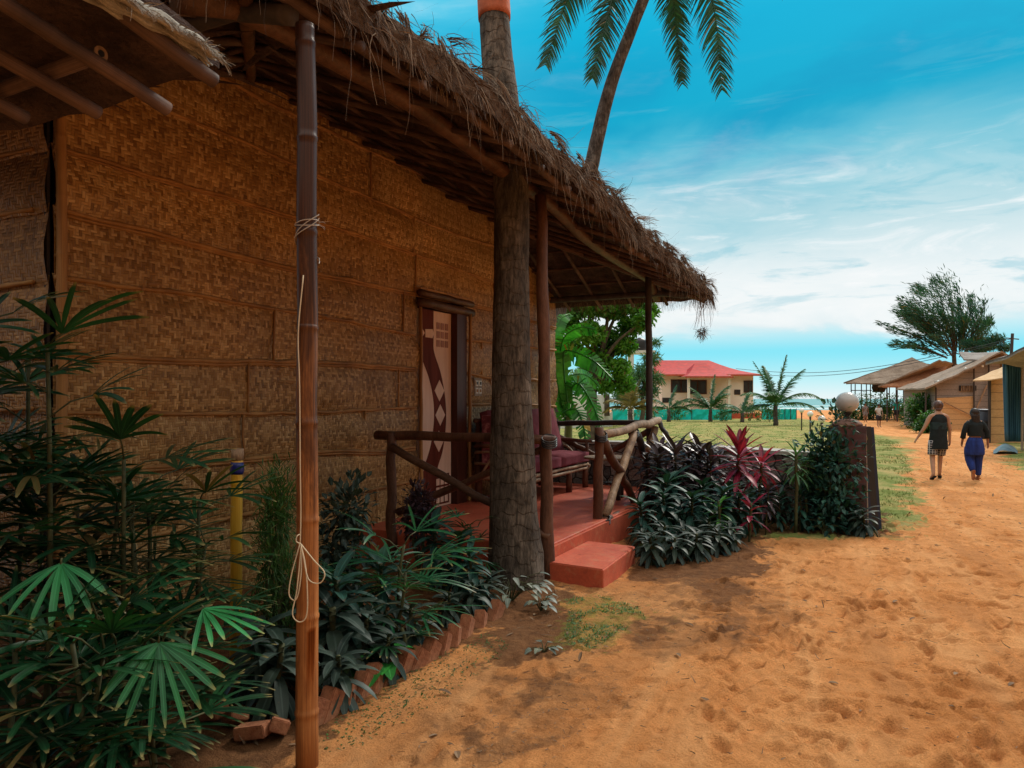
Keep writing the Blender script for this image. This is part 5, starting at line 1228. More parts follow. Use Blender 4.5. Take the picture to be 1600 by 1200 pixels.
# left bed
gl4 = 'dark grey-green broad-leaved plant in the bed right of the near bamboo post'
for (px, D, s, w) in ((535, 3.85, .88, 'nearest the foot of the near bamboo post'), (605, 4.2, .78, 'just behind the bright heart-leaved creeper'), (565, 4.3, 1.05, 'second row, behind the plant by the post foot'), (640, 4.6, .95, 'under the small fan palm shoot'), (520, 4.2, 1.4, 'close behind the near bamboo post')): put(cd_small, px, 0, D, s, label='grey-green broad-leaved plant ' + w, group='grey-green plants right of the near post')
for (px, D, s, w) in ((545, 4.35, 1.0, 'against the wall right of the near post'), (600, 4.75, .95, 'at the foot of the green fan palm')): put(cd_mid, px, 0, D, s, label='taller grey-green plant ' + w, group='grey-green plants right of the near post')
gl5 = 'dark broad-leaved plant left of the near bamboo post'
for (px, D, s, gl5) in ((430, 3.75, 1.15, 'dark broad-leaved plant touching the left side of the near bamboo post'), (400, 4.0, 1.2, 'dark broad-leaved plant under the ferny shrub, nearer the yellow stake')): put(cd_small, px, 0, D, s, label=gl5, group='dark plants left of the near post')
gl6 = 'dark grey-leaved plant in front of the veranda edge, left of the palm trunk'
for (px, D, s, w) in ((715, 5.9, .95, 'tall dark-leaved plant in front of the veranda edge, middle one'), (745, 5.6, .8, 'tall dark-leaved plant touching the left of the palm trunk'), (690, 6.2, 1.0, 'tall dark-leaved plant in front of the veranda edge, farthest left')): put(cd_mid, px, 0, D, s, label=w, group='plants in front of the veranda edge')
for (px, D, s, w) in ((735, 5.35, .8, 'low grey-leaved plant just behind the top of the brick edging'), (765, 5.6, .75, 'low grey-leaved plant at the left foot of the palm trunk'), (700, 5.2, .7, 'low grey-leaved plant behind the middle of the brick edging')): put(cd_small, px, 0, D, s, label=w, group='plants in front of the veranda edge')
lady_palm(Vector((X(600, 4.7), 4.7, 0)), 'green fan palm with drooping leaves between the wall and the brick edging', 4, .74, .14, 46, .38, mat='leaf_fan_mid', per=6, w=.016)
lady_palm(Vector((X(640, 4.35), 4.35, 0)), 'small fan palm shoot just behind the brick edging', 1, .42, .03, 47, .22, per=5, w=.018)
lady_palm(Vector((X(745, 6.1), 6.1, 0)), 'small dark palm shoot next to the palm trunk', 1, .7, .04, 48, .2, per=6, w=.014)
# heart-leaved creeper and pale weeds
def broadleaf(base, lab, n, L, W, mat, seed, rad, h, name='broad_leaf_plant'):
    random.seed(seed); e = empty(name, base, lab, 'plant'); lf = MB(); st = MB()
    for k in range(n):
        a = random.uniform(0, 2 * PI); r = rad * math.sqrt(random.random()); p = Vector(base) + Vector((math.cos(a) * r, math.sin(a) * r, h * random.uniform(.4, 1)))
        st.tube([Vector(base), Vector(base).lerp(p, .6) + Z3 * h * .3, p], .003, 4)
        lf.leaf(p, Vector((math.cos(a), math.sin(a) - .4, random.uniform(-.3, .3))), Z3, L * random.uniform(.7, 1.2), W, .6, 6, .15, prof=lambda t: (min(1, t * 5 + .35)) * (1 - t) ** .6 * 1.1)
    st.build('stem', M['stem'], e); lf.build('foliage', M[mat], e, smooth=True)
broadleaf(G(598, 1058), 'bright green heart-leaved creeper beside the brick edging', 9, .13, .11, 'leaf_bright', 81, .16, .16)
broadleaf(G(845, 955), 'small pale grey-leaved weed at the foot of the palm trunk', 14, .07, .05, 'leaf_pale', 82, .10, .12)
broadleaf(G(850, 1020), 'tiny pale weed on the dark soil in front of the palm trunk', 9, .06, .04, 'leaf_pale', 83, .09, .06)
broadleaf(G(800, 940), 'pale-leaved weed between the brick edging and the palm trunk', 26, .09, .05, 'leaf_pale', 84, .26, .22)
broadleaf(G(1290, 835), 'pale bluish-leaved weed at the front of the bed by the pillar', 14, .10, .06, 'leaf_teal', 85, .2, .18)
# moss, litter and small grass on the near ground
def scatter(name, kind_mat, polys, n, fn, seed):
    random.seed(seed); mb = MB(); k = 0; tries = 0
    xsP = [p[0] for pl in polys for p in pl]; ysP = [p[1] for pl in polys for p in pl]
    P = [(random.uniform(min(xsP), max(xsP)), random.uniform(min(ysP), max(ysP))) for _ in range(n * 8)]
    ax_, ay_ = np.array([p[0] for p in P]), np.array([p[1] for p in P]); ok = np.zeros(len(P), bool)
    for pl in polys: ok |= inpoly(ax_, ay_, pl)
    for (x, y), o in zip(P, ok):
        if o and k < n: fn(mb, Vector((x, y, hz(x, y)))); k += 1
    o = mb.build(name, kind_mat); o['kind'] = 'stuff'; return o
def hz(x, y):
    i = int(np.clip(np.searchsorted(xs, x), 1, len(xs) - 1)); j = int(np.clip(np.searchsorted(ys, y), 1, len(ys) - 1)); return float(H[i, j])
scatter('moss', M['leaf_hedge'], [MOSS], 2600, lambda mb, p: mb.leaf(p, Vector((random.uniform(-1, 1), random.uniform(-1, 1), .7)), Z3, random.uniform(.012, .035), .007, .8, 2, .2) if noise.noise(p * 4) > .0 - .1 * random.random() else None, 91)
scatter('leaf_litter', M['dead_leaf'], [DIRT, DIRT2], 1500, lambda mb, p: mb.leaf(p + Z3 * .006, Vector((random.uniform(-1, 1), random.uniform(-1, 1), random.uniform(0, .25))), Z3, random.uniform(.02, .09), random.uniform(.006, .025), .3, 3, .4), 92)
scatter('leaf_litter', M['dead_leaf'], [MOSS2] + [DAMP[0], DAMP[1]], 900, lambda mb, p: mb.leaf(p + Z3 * .004, Vector((random.uniform(-1, 1), random.uniform(-1, 1), random.uniform(0, .12))), Z3, random.uniform(.01, .04), random.uniform(.003, .008), .3, 2, .4), 93)
CR = gp([(500, 1110), (600, 1050), (760, 990), (800, 1010), (700, 1090), (560, 1170), (510, 1180)])
scatter('creeping_weed', M['leaf_fern'], [CR], 900, lambda mb, p: mb.leaf(p, Vector((random.uniform(-1, 1), random.uniform(-1, 1), .5)), Z3, random.uniform(.012, .03), .008, .8, 2, .2), 94) if True else None
PATHP = gp([(520, 1195), (900, 900), (1400, 850), (1420, 700), (1600, 700), (1900, 1195)])
def twig(mb, p):
    a = random.uniform(0, 6.28); L = random.uniform(.01, .05) * (1 if random.random() < .93 else 2.5); strand(mb, p + Z3 * .006, Vector((math.cos(a), math.sin(a), .05)), L, random.uniform(.003, .007), .0, 3, .2)
scatter('twig_litter', M['dead_leaf'], [PATHP], 2600, twig, 95)
scatter('dry_leaf_litter', M['dead_leaf'], [PATHP], 160, lambda mb, p: mb.leaf(p + Z3 * .008, Vector((random.uniform(-1, 1), random.uniform(-1, 1), random.uniform(0, .25))), Z3, random.uniform(.04, .10), random.uniform(.015, .03), .25, 4, .5), 96)
nearg = [p for p in GRASS1]
random.seed(97)
def blade(mb, p):
    for _ in range(2 if noise.noise(p * 1.1) > .02 else 0):
        strand(mb, p, Vector((random.uniform(-.5, .5), random.uniform(-.5, .5), 1)), random.uniform(.02, .06), random.uniform(.005, .010), .25, 2, .15)
gmat = mat_noise('grass_blades', (.07, .13, .025, 1), (.26, .28, .08, 1), 1.2, .8, 0, spec=.1)
scatter('grass', gmat, [gp([(1360, 838), (1400, 832), (1424, 800), (1432, 760), (1420, 720), (1402, 690), (1350, 680), (1290, 672), (1340, 740)])], 9000, blade, 98)
scatter('grass', gmat, [gp([(880, 700), (1300, 700), (1290, 664), (1240, 657), (880, 660)])], 7000, lambda mb, p: strand(mb, p, Vector((random.uniform(-.9, .9), 0, 1)), random.uniform(.03, .08), .02, .3, 2, .1) if noise.noise(p * .5) > -.05 else None, 99)
scatter('grass', gmat, [GRASS2], 1500, blade, 100)
# ------------------------------------------------------------------ background: netting, house, trees
random.seed(201)
teal = mat_noise('teal_netting', (0.0, .46, .45, 1), (0.01, .66, .62, 1), 3, .7, .3, .02)
def netting(p0, p1, lab, h=.95):
    a = G(*p0); b = G(*p1); e = empty('net_fence', a, lab, 'fence'); n = 24; mb = MB()
    for k in range(n + 1):
        p = a.lerp(b, k / n); p.z = terr(p.y); w = .06 * math.sin(k * 1.9)
        mb.v.append((p.x, p.y + w, p.z)); mb.v.append((p.x, p.y - w, p.z + h * .5)); mb.v.append((p.x, p.y + w * .5, p.z + h + .03 * math.sin(k * 2.3)))
    for k in range(n): i = k * 3; mb.face(i, i + 3, i + 4, i + 1); mb.face(i + 1, i + 4, i + 5, i + 2)
    o = mb.build('netting', teal, e); s = o.modifiers.new('s', 'SOLIDIFY'); s.thickness = .02
    for k in range(0, n + 1, 4):
        p = a.lerp(b, k / n); mb = MB(); mb.tube([Vector((p.x, p.y - .06, terr(p.y) - .1)), Vector((p.x, p.y - .06, terr(p.y) + h + .06))], .03, 6); mb.build('stake', M['log_dark'], e)
netting((956, 656), (1143, 656), 'long low teal netting fence across the far lawn')
netting((1190, 655.5), (1244, 655.5), 'short teal netting fence under the spreading young palm')
# white plastered wall, shed door
def P_(px, D, z): return Vector((X(px, D), D, z))
white = mat_noise('white_plaster', (.62, .62, .60, 1), (.82, .82, .80, 1), 2, .9, .1)
ww = empty('white_wall', P_(900, 46, terr(46)), 'white plastered garden wall behind the banana plant', 'wall')
mb = MB(); a, b = P_(868, 44, terr(44)), P_(957, 48, terr(48)); d = (b - a); mb.prism([a, b, b + Z3 * .98, a.lerp(b, .91) + Z3 * .82, a.lerp(b, .90) + Z3 * 2.05, a + Z3 * 2.05], Vector((0, .2, 0))); mb.build('wall_body', white, ww)
mb = MB(); p = a.lerp(b, .87); mb.box(p + Z3 * 1.4 + Vector((.0, -.06, 0)), (.5, .08, 1.4)); mb.build('door', M['trunk'], ww)
# red roofed house
D = 72.0; gz_ = terr(D)
cream = mat_noise('cream_wall', (.80, .70, .60, 1), (.90, .82, .72, 1), .6, .9, .1)
def mat_tiles():
    m, t, p = new_mat('red_roof_tiles'); tc = t.n('ShaderNodeTexCoord'); sp = t.n('ShaderNodeSeparateXYZ'); t.l(tc.outputs['Object'], sp.inputs[0])
    r = t.math('FRACT', t.math('MULTIPLY', sp.outputs[2], 3.2)); n = t.noise(tc.outputs['Object'], 2.5, 5)
    col = t.ramp(n, [(.3, (.36, .010, .008, 1)), (.7, (.58, .020, .016, 1))]); col = t.mix(t.math('MULTIPLY', t.math('LESS_THAN', r, .22), .35), col, (.25, .02, .02, 1))
    t.l(col, p.inputs['Base Color']); p.inputs['Roughness'].default_value = .7; return m
tiles = mat_tiles(); glass = mat_plain('window_glass', (.03, .035, .04, 1), .15, .6)
hs = empty('red_roof_house', P_(1110, D, gz_), 'cream bungalow with a bright red tiled hip roof beyond the lawn', 'house')
x0, x1 = X(1032, D), X(1186, D); ze = CH + 38 * D / FPX; zr = CH + 64 * D / FPX; dep = 8
mb = MB(); mb.box(((x0 + x1) / 2, D + dep / 2 + .8, (gz_ + ze) / 2 - .1), (x1 - x0 - .6, dep, ze - gz_ + .1)); mb.build('wall', cream, hs)
def hip(px0, px1, pr0, pr1, Df, dp, zE_, zR_, name, zmid=None):
    a, b, c, d_ = P_(px0, Df, zE_), P_(px1, Df, zE_), Vector((X(px1, Df), Df + dp, zE_)), Vector((X(px0, Df), Df + dp, zE_))
    r0, r1 = Vector((X(pr0, Df), Df + dp / 2, zR_)), Vector((X(pr1, Df), Df + dp / 2, zR_))
    mb = MB()
    nseg = 5
    for (p, q, s, t_) in ((a, b, r1, r0), (c, d_, r0, r1)):
        for k in range(nseg):
            k0, k1 = k / nseg, (k + 1) / nseg; sag = lambda u: Vector((0, 0, -.22 * math.sin(PI * u)))
            mb.quad(p.lerp(t_, k0) + sag(k0), q.lerp(s, k0) + sag(k0), q.lerp(s, k1) + sag(k1), p.lerp(t_, k1) + sag(k1))
    for (p, q, s) in ((b, c, r1), (d_, a, r0)):
        for k in range(nseg):
            k0, k1 = k / nseg, (k + 1) / nseg; sag = lambda u: Vector((0, 0, -.22 * math.sin(PI * u)))
            mb.quad(p.lerp(s, k0) + sag(k0), q.lerp(s, k0) + sag(k0), q.lerp(s, k1) + sag(k1), p.lerp(s, k1) + sag(k1))
    o = mb.build(name, tiles, hs); 
    mb = MB(); mb.box(((a.x + b.x) / 2, Df + .02, zE_ - .07), (b.x - a.x, .1, .16)); mb.build('fascia', M['redside'], hs); return o
hip(1029, 1192, 1037, 1128, D, dep + 1.6, ze, zr, 'roof')
hip(1071, 1146, 1100, 1118, D - 2.2, 7, ze - .25, ze + 1.15, 'porch_roof')
for px in (1076, 1112, 1139): mb = MB(); mb.box(P_(px, D - 1.6, (gz_ + ze) / 2), (.22, .22, ze - gz_ - .2)); mb.build('porch_column', cream, hs)
for (px, zc_, w, h) in ((1064, 2.6, 2.0, 1.3), (1090, 2.5, 1.8, 1.4), (1169, 2.55, .9, 1.2), (1152, 2.0, .6, .5), (1042, 1.2, .9, .5)):
    z = CH + (HY - 603) * D / FPX + (zc_ - 2.6); mb = MB(); mb.box(P_(px, D + .78, z), (w, .06, h)); f = mb.build('window', M['doorframe'], hs)
    for s in (-1, 1): mb = MB(); mb.box(P_(px, D + .74, z) + Vector((s * w * .235, 0, 0)), (w * .4, .04, h * .84)); mb.build('pane', glass, f)
mb = MB(); mb.box(P_(1140, D + .3, gz_ + .25), (6, .9, .5)); mb.build('plinth', M['redside'], hs)
# water tank on a concrete frame
tk = empty('water_tank', P_(1000, 60, terr(60)), 'black water tank on a white concrete tower behind the trees', 'tank')
zt_ = CH + (HY - 548) * 60 / FPX
for s in (-.8, .8):
    for q in (0, 1.4): mb = MB(); mb.box((X(1003, 60) + s, 60 + q, (zt_ + terr(60)) / 2), (.25, .25, zt_ - terr(60))); mb.build('column', white, tk)
mb = MB(); mb.box((X(1003, 60), 60.7, zt_ - .1), (2.1, 1.9, .25)); mb.build('slab', white, tk)
mb = MB(); mb.lathe(Vector((X(1002, 60), 60.7, zt_)), [(.55, 0), (.57, .1), (.56, .8), (.5, .95), (.2, 1.05), (.15, 1.12)], 18); mb.build('tank', M['black'], tk, smooth=True)

# trees
def crown(name, cs, n, mat, par, ll, lw, seed, flat=.75, dirbias=None, seg=1):
    random.seed(seed); mb = MB(); tot = sum(c[1] ** 2 for c in cs)
    for c, r in cs:
        k = int(n * r * r / tot)
        for _ in range(k):
            v = Vector([random.gauss(0, 1) for _ in range(3)]).normalized() * r * random.random() ** .4; v.z *= flat
            p = Vector(c) + v; d = Vector([random.uniform(-1, 1) for _ in range(3)])
            if dirbias: d = d * .45 + Vector(dirbias)
            mb.leaf(p, d, Vector([random.uniform(-1, 1) for _ in range(3)]), ll * random.uniform(.6, 1.3), lw * random.uniform(.7, 1.3), .3, seg + 1, .3)
    return mb.build(name, M[mat], par)
def limbs(base, tips, r, par, mat='trunk', fork=.35):
    mb = MB(); b = Vector(base); f = b + Vector((0, 0, (max(t[2] for t in tips) - b.z) * fork)); mb.tube(log_pts(b - Z3 * .2, f, 4, r * .3), [r * 1.2, r, r * .9, r * .85, r * .8], 9)
    for t in tips:
        t = Vector(t); mb.tube(bez([f - Z3 * .1, f.lerp(t, .5) + Vector((random.uniform(-.3, .3), random.uniform(-.3, .3), .2)), t], 4), list(np.linspace(r * .5, r * .06, 9)), 6)
    return mb.build('trunk', M[mat], par, smooth=True)
def tree(px, D, lab, cl, n, mat, ll, lw, seed, r=.2, name='broadleaf_tree', **kw):
    """cl: clumps as (px, py, radius px, depth offset)"""
    random.seed(seed); b = Vector((X(px, D), D, terr(D))); e = empty(name, b, lab, 'tree')
    cs = [(Q(a, y, D + dd), rr * D / FPX) for a, y, rr, dd in cl]
    limbs(b, [tuple(c[0]) for c in cs], r, e); crown('crown', cs, n, mat, e, ll, lw, seed, **kw); return e
random.seed(301)
cl = [(880, 500, 26, 0), (905, 480, 26, .5), (935, 475, 28, -.5), (965, 480, 28, 0), (1000, 478, 22, .6), (920, 520, 26, -.6), (950, 530, 26, .5), (975, 540, 22, 0), (890, 545, 22, .3), (930, 560, 24, 0), (965, 575, 22, -.3), (1005, 500, 18, -.5), (985, 510, 22, .6), (900, 440, 26, 0), (950, 430, 28, 0), (990, 445, 24, .4), (945, 600, 20, 0), (1018, 485, 12, 0), (975, 600, 18, 0), (910, 590, 18, 0)]
tree(925, 26, 'large leafy green tree under the far end of the thatch roof', cl, 17000, 'leaf_tree', .17, .085, 302, .22)
cl = [(1000, 585, 22, 0), (1018, 560, 14, 0), (985, 615, 18, 0), (1012, 610, 18, .5), (1025, 590, 12, 0), (970, 620, 14, 0), (1024, 535, 8, 0)]
tree(1004, 52, 'dull green feathery tree between the water tank and the red roof', cl, 3500, 'leaf_young_palm', .5, .06, 303, .18, seg=1)
cl = [(860, 560, 24, 0), (875, 600, 22, .5), (890, 630, 18, 0), (915, 622, 14, 0)]
tree(880, 52, 'dark green tree showing through the banana leaves', cl, 3000, 'leaf_tree', .22, .11, 304, .15)
# windswept casuarina on the right
random.seed(305); D = 62.0; b = Vector((X(1490, D), D, terr(D))); ct = empty('casuarina_tree', b, 'tall windswept feathery casuarina tree above the shack roofs', 'tree')
mb = MB(); lf = MB(); top_pts = []
for k in range(64):
    a = random.uniform(-1.0, 1.0); hh = random.uniform(0, 1); ex = 1480 + a * 78 - 10 * hh + (random.uniform(-30, -5) if (a < -.6 and hh < .5) else 0); ey = 545 - 100 * hh * (1 - .35 * max(0, a) ** 2) - random.uniform(0, 16) * (1 - abs(a))
    p1 = Q(ex, ey, D + random.uniform(-3, 3)); s = Q(1492 + a * 18, 560 - 30 * hh, D + random.uniform(-.5, .5))
    mid = s.lerp(p1, .5) + Vector((.3 * a, 0, .35)); P = bez([s, mid, p1], 8); mb.tube(P, list(np.linspace(.05, .012, len(P))), 5)
    for q in range(95):
        t = random.uniform(.25, 1.03); f = min(t, .999) * (len(P) - 1); i = int(f); c = P[i].lerp(P[i + 1], f - i) + Vector([random.gauss(0, .20 * (1.1 - t * .6)) for _ in range(3)])
        dd = (P[-1] - P[0]).normalized() * .8 + Vector((-.55, 0, .35)) + Vector([random.uniform(-.45, .45) for _ in range(3)])
        lf.leaf(c, dd, Vector([random.uniform(-1, 1) for _ in range(3)]), random.uniform(.3, .65), random.uniform(.05, .10), .35, 2, .2)
for k in range(46):
    a = random.uniform(-1, 1); hh = random.random() ** .8; c = Q(1483 + a * 70 * (1 - .25 * hh) - 8 * hh, 548 - 108 * hh * (1 - .3 * a * a), D + random.uniform(-2.5, 2.5)); rr = random.uniform(.3, .95)
    br = Vector((-.6 + .5 * a, 0, .75))
    for q in range(70):
        p = c + Vector([random.gauss(0, 1) for _ in range(3)]) * rr * .5 + br * random.uniform(-.4, .6)
        lf.leaf(p, br + Vector([random.uniform(-.55, .55) for _ in range(3)]), Vector([random.uniform(-1, 1) for _ in range(3)]), random.uniform(.25, .6), random.uniform(.04, .08), .35, 2, .2)
mb.tube(bez([b - Z3 * .2, Q(1492, 600, D), Q(1490, 540, D), Q(1488, 480, D)], 5), list(np.linspace(.28, .08, 16)), 8)
mb.build('trunk', M['trunk'], ct, smooth=True); lf.build('crown', M['leaf_cas'], ct)
cl = [(1545, 540, 14, 0), (1560, 532, 12, 0), (1530, 545, 14, 0), (1572, 545, 10, 0), (1515, 540, 12, 0)]
tree(1548, 58, 'lower dark tree mass right of the tall casuarina behind the shacks', cl, 3000, 'leaf_cas', .4, .05, 306, .14, dirbias=(-.5, 0, .4))
# young coconut palms
def young_palm(px, D, cy, lab, fr_, seed, L=2.6, trunk=True, mat='leaf_young_palm', leafL=.8, n=60, lw=.10):
    random.seed(seed); b = Vector((X(px, D), D, terr(D))); e = empty('young_palm', b, lab, 'palm tree'); c = Q(px, cy, D)
    mb = MB(); mb.tube(log_pts(b - Z3 * .1, c, 4, .03), [.2, .17, .15, .14, .13], 9); mb.build('trunk', M['bark_far'], e, smooth=True)
    for (dx, dz, dy, dr, k) in fr_:
        mb = MB(); frond(mb, c, Vector((dx, dy, dz)), L * k, dr, leafL, lw, n, rad=.04, hang=.6, seg=2); mb.build('frond', M[mat], e)
young_palm(1212, 50, 634, 'young coconut palm with fronds spreading right over the short teal netting', [(-.35, 1, .1, .5, 1.25), (.15, 1, -.1, .3, 1.3), (.55, 1, .1, .7, 1.25), (-.8, .8, 0, 1.2, 1.0), (-.9, .2, .2, .9, .9), (.9, .75, 0, 1.5, 1.4), (1, .35, -.2, 1.2, 1.25), (.3, .6, .6, 1.2, 1), (-.3, .6, -.5, 1.2, 1), (-.15, 1, .3, .4, 1.1)], 311, 2.7)
young_palm(1110, 60, 640, 'young coconut palm in front of the red roofed house porch', [(-.5, 1, .1, .9, 1), (.1, 1, 0, .5, 1.15), (.5, 1, .1, .9, 1.1), (-1, .6, 0, 1.4, 1.2), (1, .6, 0, 1.5, 1.2), (.3, .8, -.5, 1, 1), (-.3, .8, .5, 1, 1), (-.8, .9, .2, 1.2, 1)], 312, 2.5)
young_palm(1045, 60, 640, 'small pale palm left of the house porch behind the long netting', [(-.7, .9, .1, 1.4, 1), (.2, 1, 0, .8, .9), (.8, .9, .1, 1.4, 1), (-1, .5, 0, 1.3, .9), (1, .5, 0, 1.3, .9)], 313, 2.3)
young_palm(1160, 58, 645, 'small drooping palm between the porch palm and the spreading palm', [(-.8, .9, .1, 1.6, .9), (.2, 1, 0, 1, .8), (.8, .7, .1, 1.4, .8), (-1, .4, 0, 1.3, .9)], 314, 2.2)
young_palm(985, 46, 640, 'small yellow-green palm beside the veranda corner post, beyond the netting', [(-.8, .9, .1, 1.4, 1), (.2, 1, 0, .8, 1.1), (.8, .9, .1, 1.4, 1), (-1, .5, 0, 1.3, 1), (1, .5, 0, 1.3, 1), (0, 1, .4, .7, 1)], 315, 1.9, mat='leaf_palm_y')
# bushes in front of the house
for k, (px, py, D, rr, lab) in enumerate(((1058, 648, 64, .9, 'round green bush at the left foot of the house'), (1172, 648, 62, 1.0, 'green bush at the right foot of the house'), (1010, 650, 54, 1.2, 'green bush behind the left of the long netting'), (1128, 650, 62, .7, 'green bush beside the porch steps'), (1202, 652, 60, .9, 'green bush at the foot of the spreading palm'))):
    shrub(Vector((X(px, D), D, terr(D))), 'garden_bush', lab, rr, rr * .8, 1.4, 500, 'leaf_hedge', 320 + k, .1, .22, z0=.2)
# banana plant
random.seed(330); D = 13.6; bb = Vector((X(888, D), D, 0)); ba = empty('banana_plant', bb, 'banana plant with large torn green leaves beyond the veranda', 'plant')
mban = mat_leaf('banana_leaf', (.015, .13, .016, 1), (.07, .36, .05, 1), .35, .25, vein=False, scale=3.5)
yban = mat_noise('yellow_banana_leaf', (.50, .30, .03, 1), (.70, .42, .05, 1), 6, .5)
mb = MB(); mb.tube(log_pts(bb - Z3 * .1, bb + Z3 * 1.5, 5, .01), [.11, .10, .09, .08, .07, .05], 12); mb.build('stem', mat_noise('banana_stem', (.12, .16, .05, 1), (.30, .30, .12, 1), 6, .5, .2, stretch=(1, 1, .3)), ba, smooth=True)
def banana_leaf(pts, W, yellow_segs=None):
    P = bez(pts, 7); mb = MB(); m = len(P); yb = MB(); cam_side = Vector((random.uniform(-.7, .7), -1, random.uniform(-.6, .6)))
    for s in (-1, 1):
        prev = None; k = 0
        for k in range(m - 1):
            t0, t1 = k / (m - 1), (k + 1) / (m - 1); wf = lambda t: W * (math.sin(PI * min(1, .12 + .86 * t)) ** .6)
            d = (P[k + 1] - P[k]).normalized(); sd_ = d.cross(cam_side).normalized() * s
            tear = random.choice((0, 0, 0, .03, .06)) ; sag = Vector((0, random.uniform(-.12, .12), -.25 if s * sd_.z < 0 else -.05)) * W
            a, b_ = P[k] + d * tear, P[k + 1] - d * tear
            tgt = yb if (yellow_segs and k in yellow_segs and s == -1) else mb  # listed segments on one side are built yellow
            tgt.quad(P[k], P[k + 1], b_ + sd_ * wf(t1) + sag + d * .05, a + sd_ * wf(t0) + sag + d * .05)
    mb.tube(P, .014, 5)
    o = mb.build('leaf', mban, ba)
    if yb.v: yb.build('yellow_patch', yban, o)
D = 13.6
banana_leaf([Q(886, 640, D), Q(876, 575, D), Q(880, 530, D - .3), Q(905, 512, D - .6), Q(930, 514, D - .8)], .17)
banana_leaf([Q(888, 640, D), Q(880, 560, D - .2), Q(890, 548, D - .4), Q(925, 562, D - .6), Q(955, 590, D - .8)], .20, yellow_segs=(11, 12))
banana_leaf([Q(886, 650, D), Q(880, 600, D), Q(890, 588, D + .2), Q(908, 584, D + .4), Q(922, 590, D + .6), Q(936, 604, D + .7)], .16)
banana_leaf([Q(888, 650, D), Q(892, 610, D), Q(905, 600, D - .2), Q(925, 630, D - .4), Q(938, 665, D - .5)], .19)
banana_leaf([Q(886, 650, D), Q(870, 600, D), Q(850, 580, D + .2), Q(835, 600, D + .4)], .2)
banana_leaf([Q(886, 660, D), Q(880, 645, D - .1), Q(900, 640, D - .2), Q(912, 668, D - .4), Q(915, 700, D - .5)], .16, yellow_segs=(18, 19, 20))
banana_leaf([Q(886, 650, D), Q(868, 560, D), Q(862, 540, D - .3), Q(875, 500, D - .2), Q(890, 490, D)], .16)

# ------------------------------------------------------------------ shacks on the right
random.seed(401)
thatR = mat_noise('weathered_palm_roof', (.20, .14, .10, 1), (.42, .32, .25, 1), 1.2, .95, .8, .05, (1, 1, 1), 7, fine=12)
thatG = mat_noise('grey_sheet_roof', (.20, .18, .17, 1), (.36, .33, .31, 1), 1.2, .9, .6, .04, fine=10)
thatB = mat_noise('brown_awning', (.30, .13, .07, 1), (.48, .24, .13, 1), 1.5, .9, .6, .04, fine=10)
def mat_slab(name, c1, c2, k):
    m, t, p = new_mat(name); tc = t.n('ShaderNodeTexCoord'); sp = t.n('ShaderNodeSeparateXYZ'); t.l(tc.outputs['Object'], sp.inputs[0])
    n = t.noise(tc.outputs['Object'], 1.4, 5); r = t.math('FRACT', t.math('ADD', t.math('MULTIPLY', sp.outputs[2], k), t.math('MULTIPLY', n, .35)))
    n2 = t.noise(t.vscale(tc.outputs['Object'], (4, 4, 14)), 2.5, 5, .7)
    col = t.ramp(n2, [(.3, c1), (.7, c2)]); col = t.mix(t.math('MULTIPLY', t.math('LESS_THAN', r, .07), .7), col, tuple(x * .25 for x in c1[:3]) + (1,))
    t.l(col, p.inputs['Base Color']); p.inputs['Roughness'].default_value = .85; t.l(t.bump(n2, .5, .02), p.inputs['Normal']); return m
matG = mat_slab('grey_mat_wall', (.20, .17, .155, 1), (.38, .33, .305, 1), 3.0)
matO = mat_slab('new_mat_wall', (.52, .29, .12, 1), (.74, .46, .22, 1), 3.2)
def roofsheet(name, pts, mat, par, th=.12, sub=5, wob=.05):
    """slightly uneven quad sheet with thickness; pts: four corners"""
    a, b, c, d = [Vector(p) for p in pts]; mb = MB(); n = sub * 2
    for k in range(2):
        for i in range(n + 1):
            for j in range(n + 1):
                u, v = i / n, j / n; p = (a.lerp(b, u)).lerp(d.lerp(c, u), v); p.z += wob * noise.noise(p * 1.3) * 1.5 - k * th - .12 * math.sin(PI * u) * wob * 8
                mb.v.append(tuple(p))
    N_ = (n + 1) ** 2
    for i in range(n):
        for j in range(n):
            q = i * (n + 1) + j; mb.face(q, q + n + 1, q + n + 2, q + 1); mb.face(N_ + q, N_ + q + 1, N_ + q + n + 2, N_ + q + n + 1)
    ed = [j for j in range(n + 1)] + [i * (n + 1) + n for i in range(1, n + 1)] + [n * (n + 1) + j for j in range(n - 1, -1, -1)] + [i * (n + 1) for i in range(n - 1, -1, -1)]
    for x, y in zip(ed[:-1], ed[1:]): mb.face(x, N_ + x, N_ + y, y)
    return mb.build(name, mat, par)
def post(x, y, z0, z1, r, par, mat='log_dark', name='post'):
    mb = MB(); mb.tube([(x, y, z0), (x + random.uniform(-.03, .03), y, z1)], r, 6); return mb.build(name, M[mat], par)
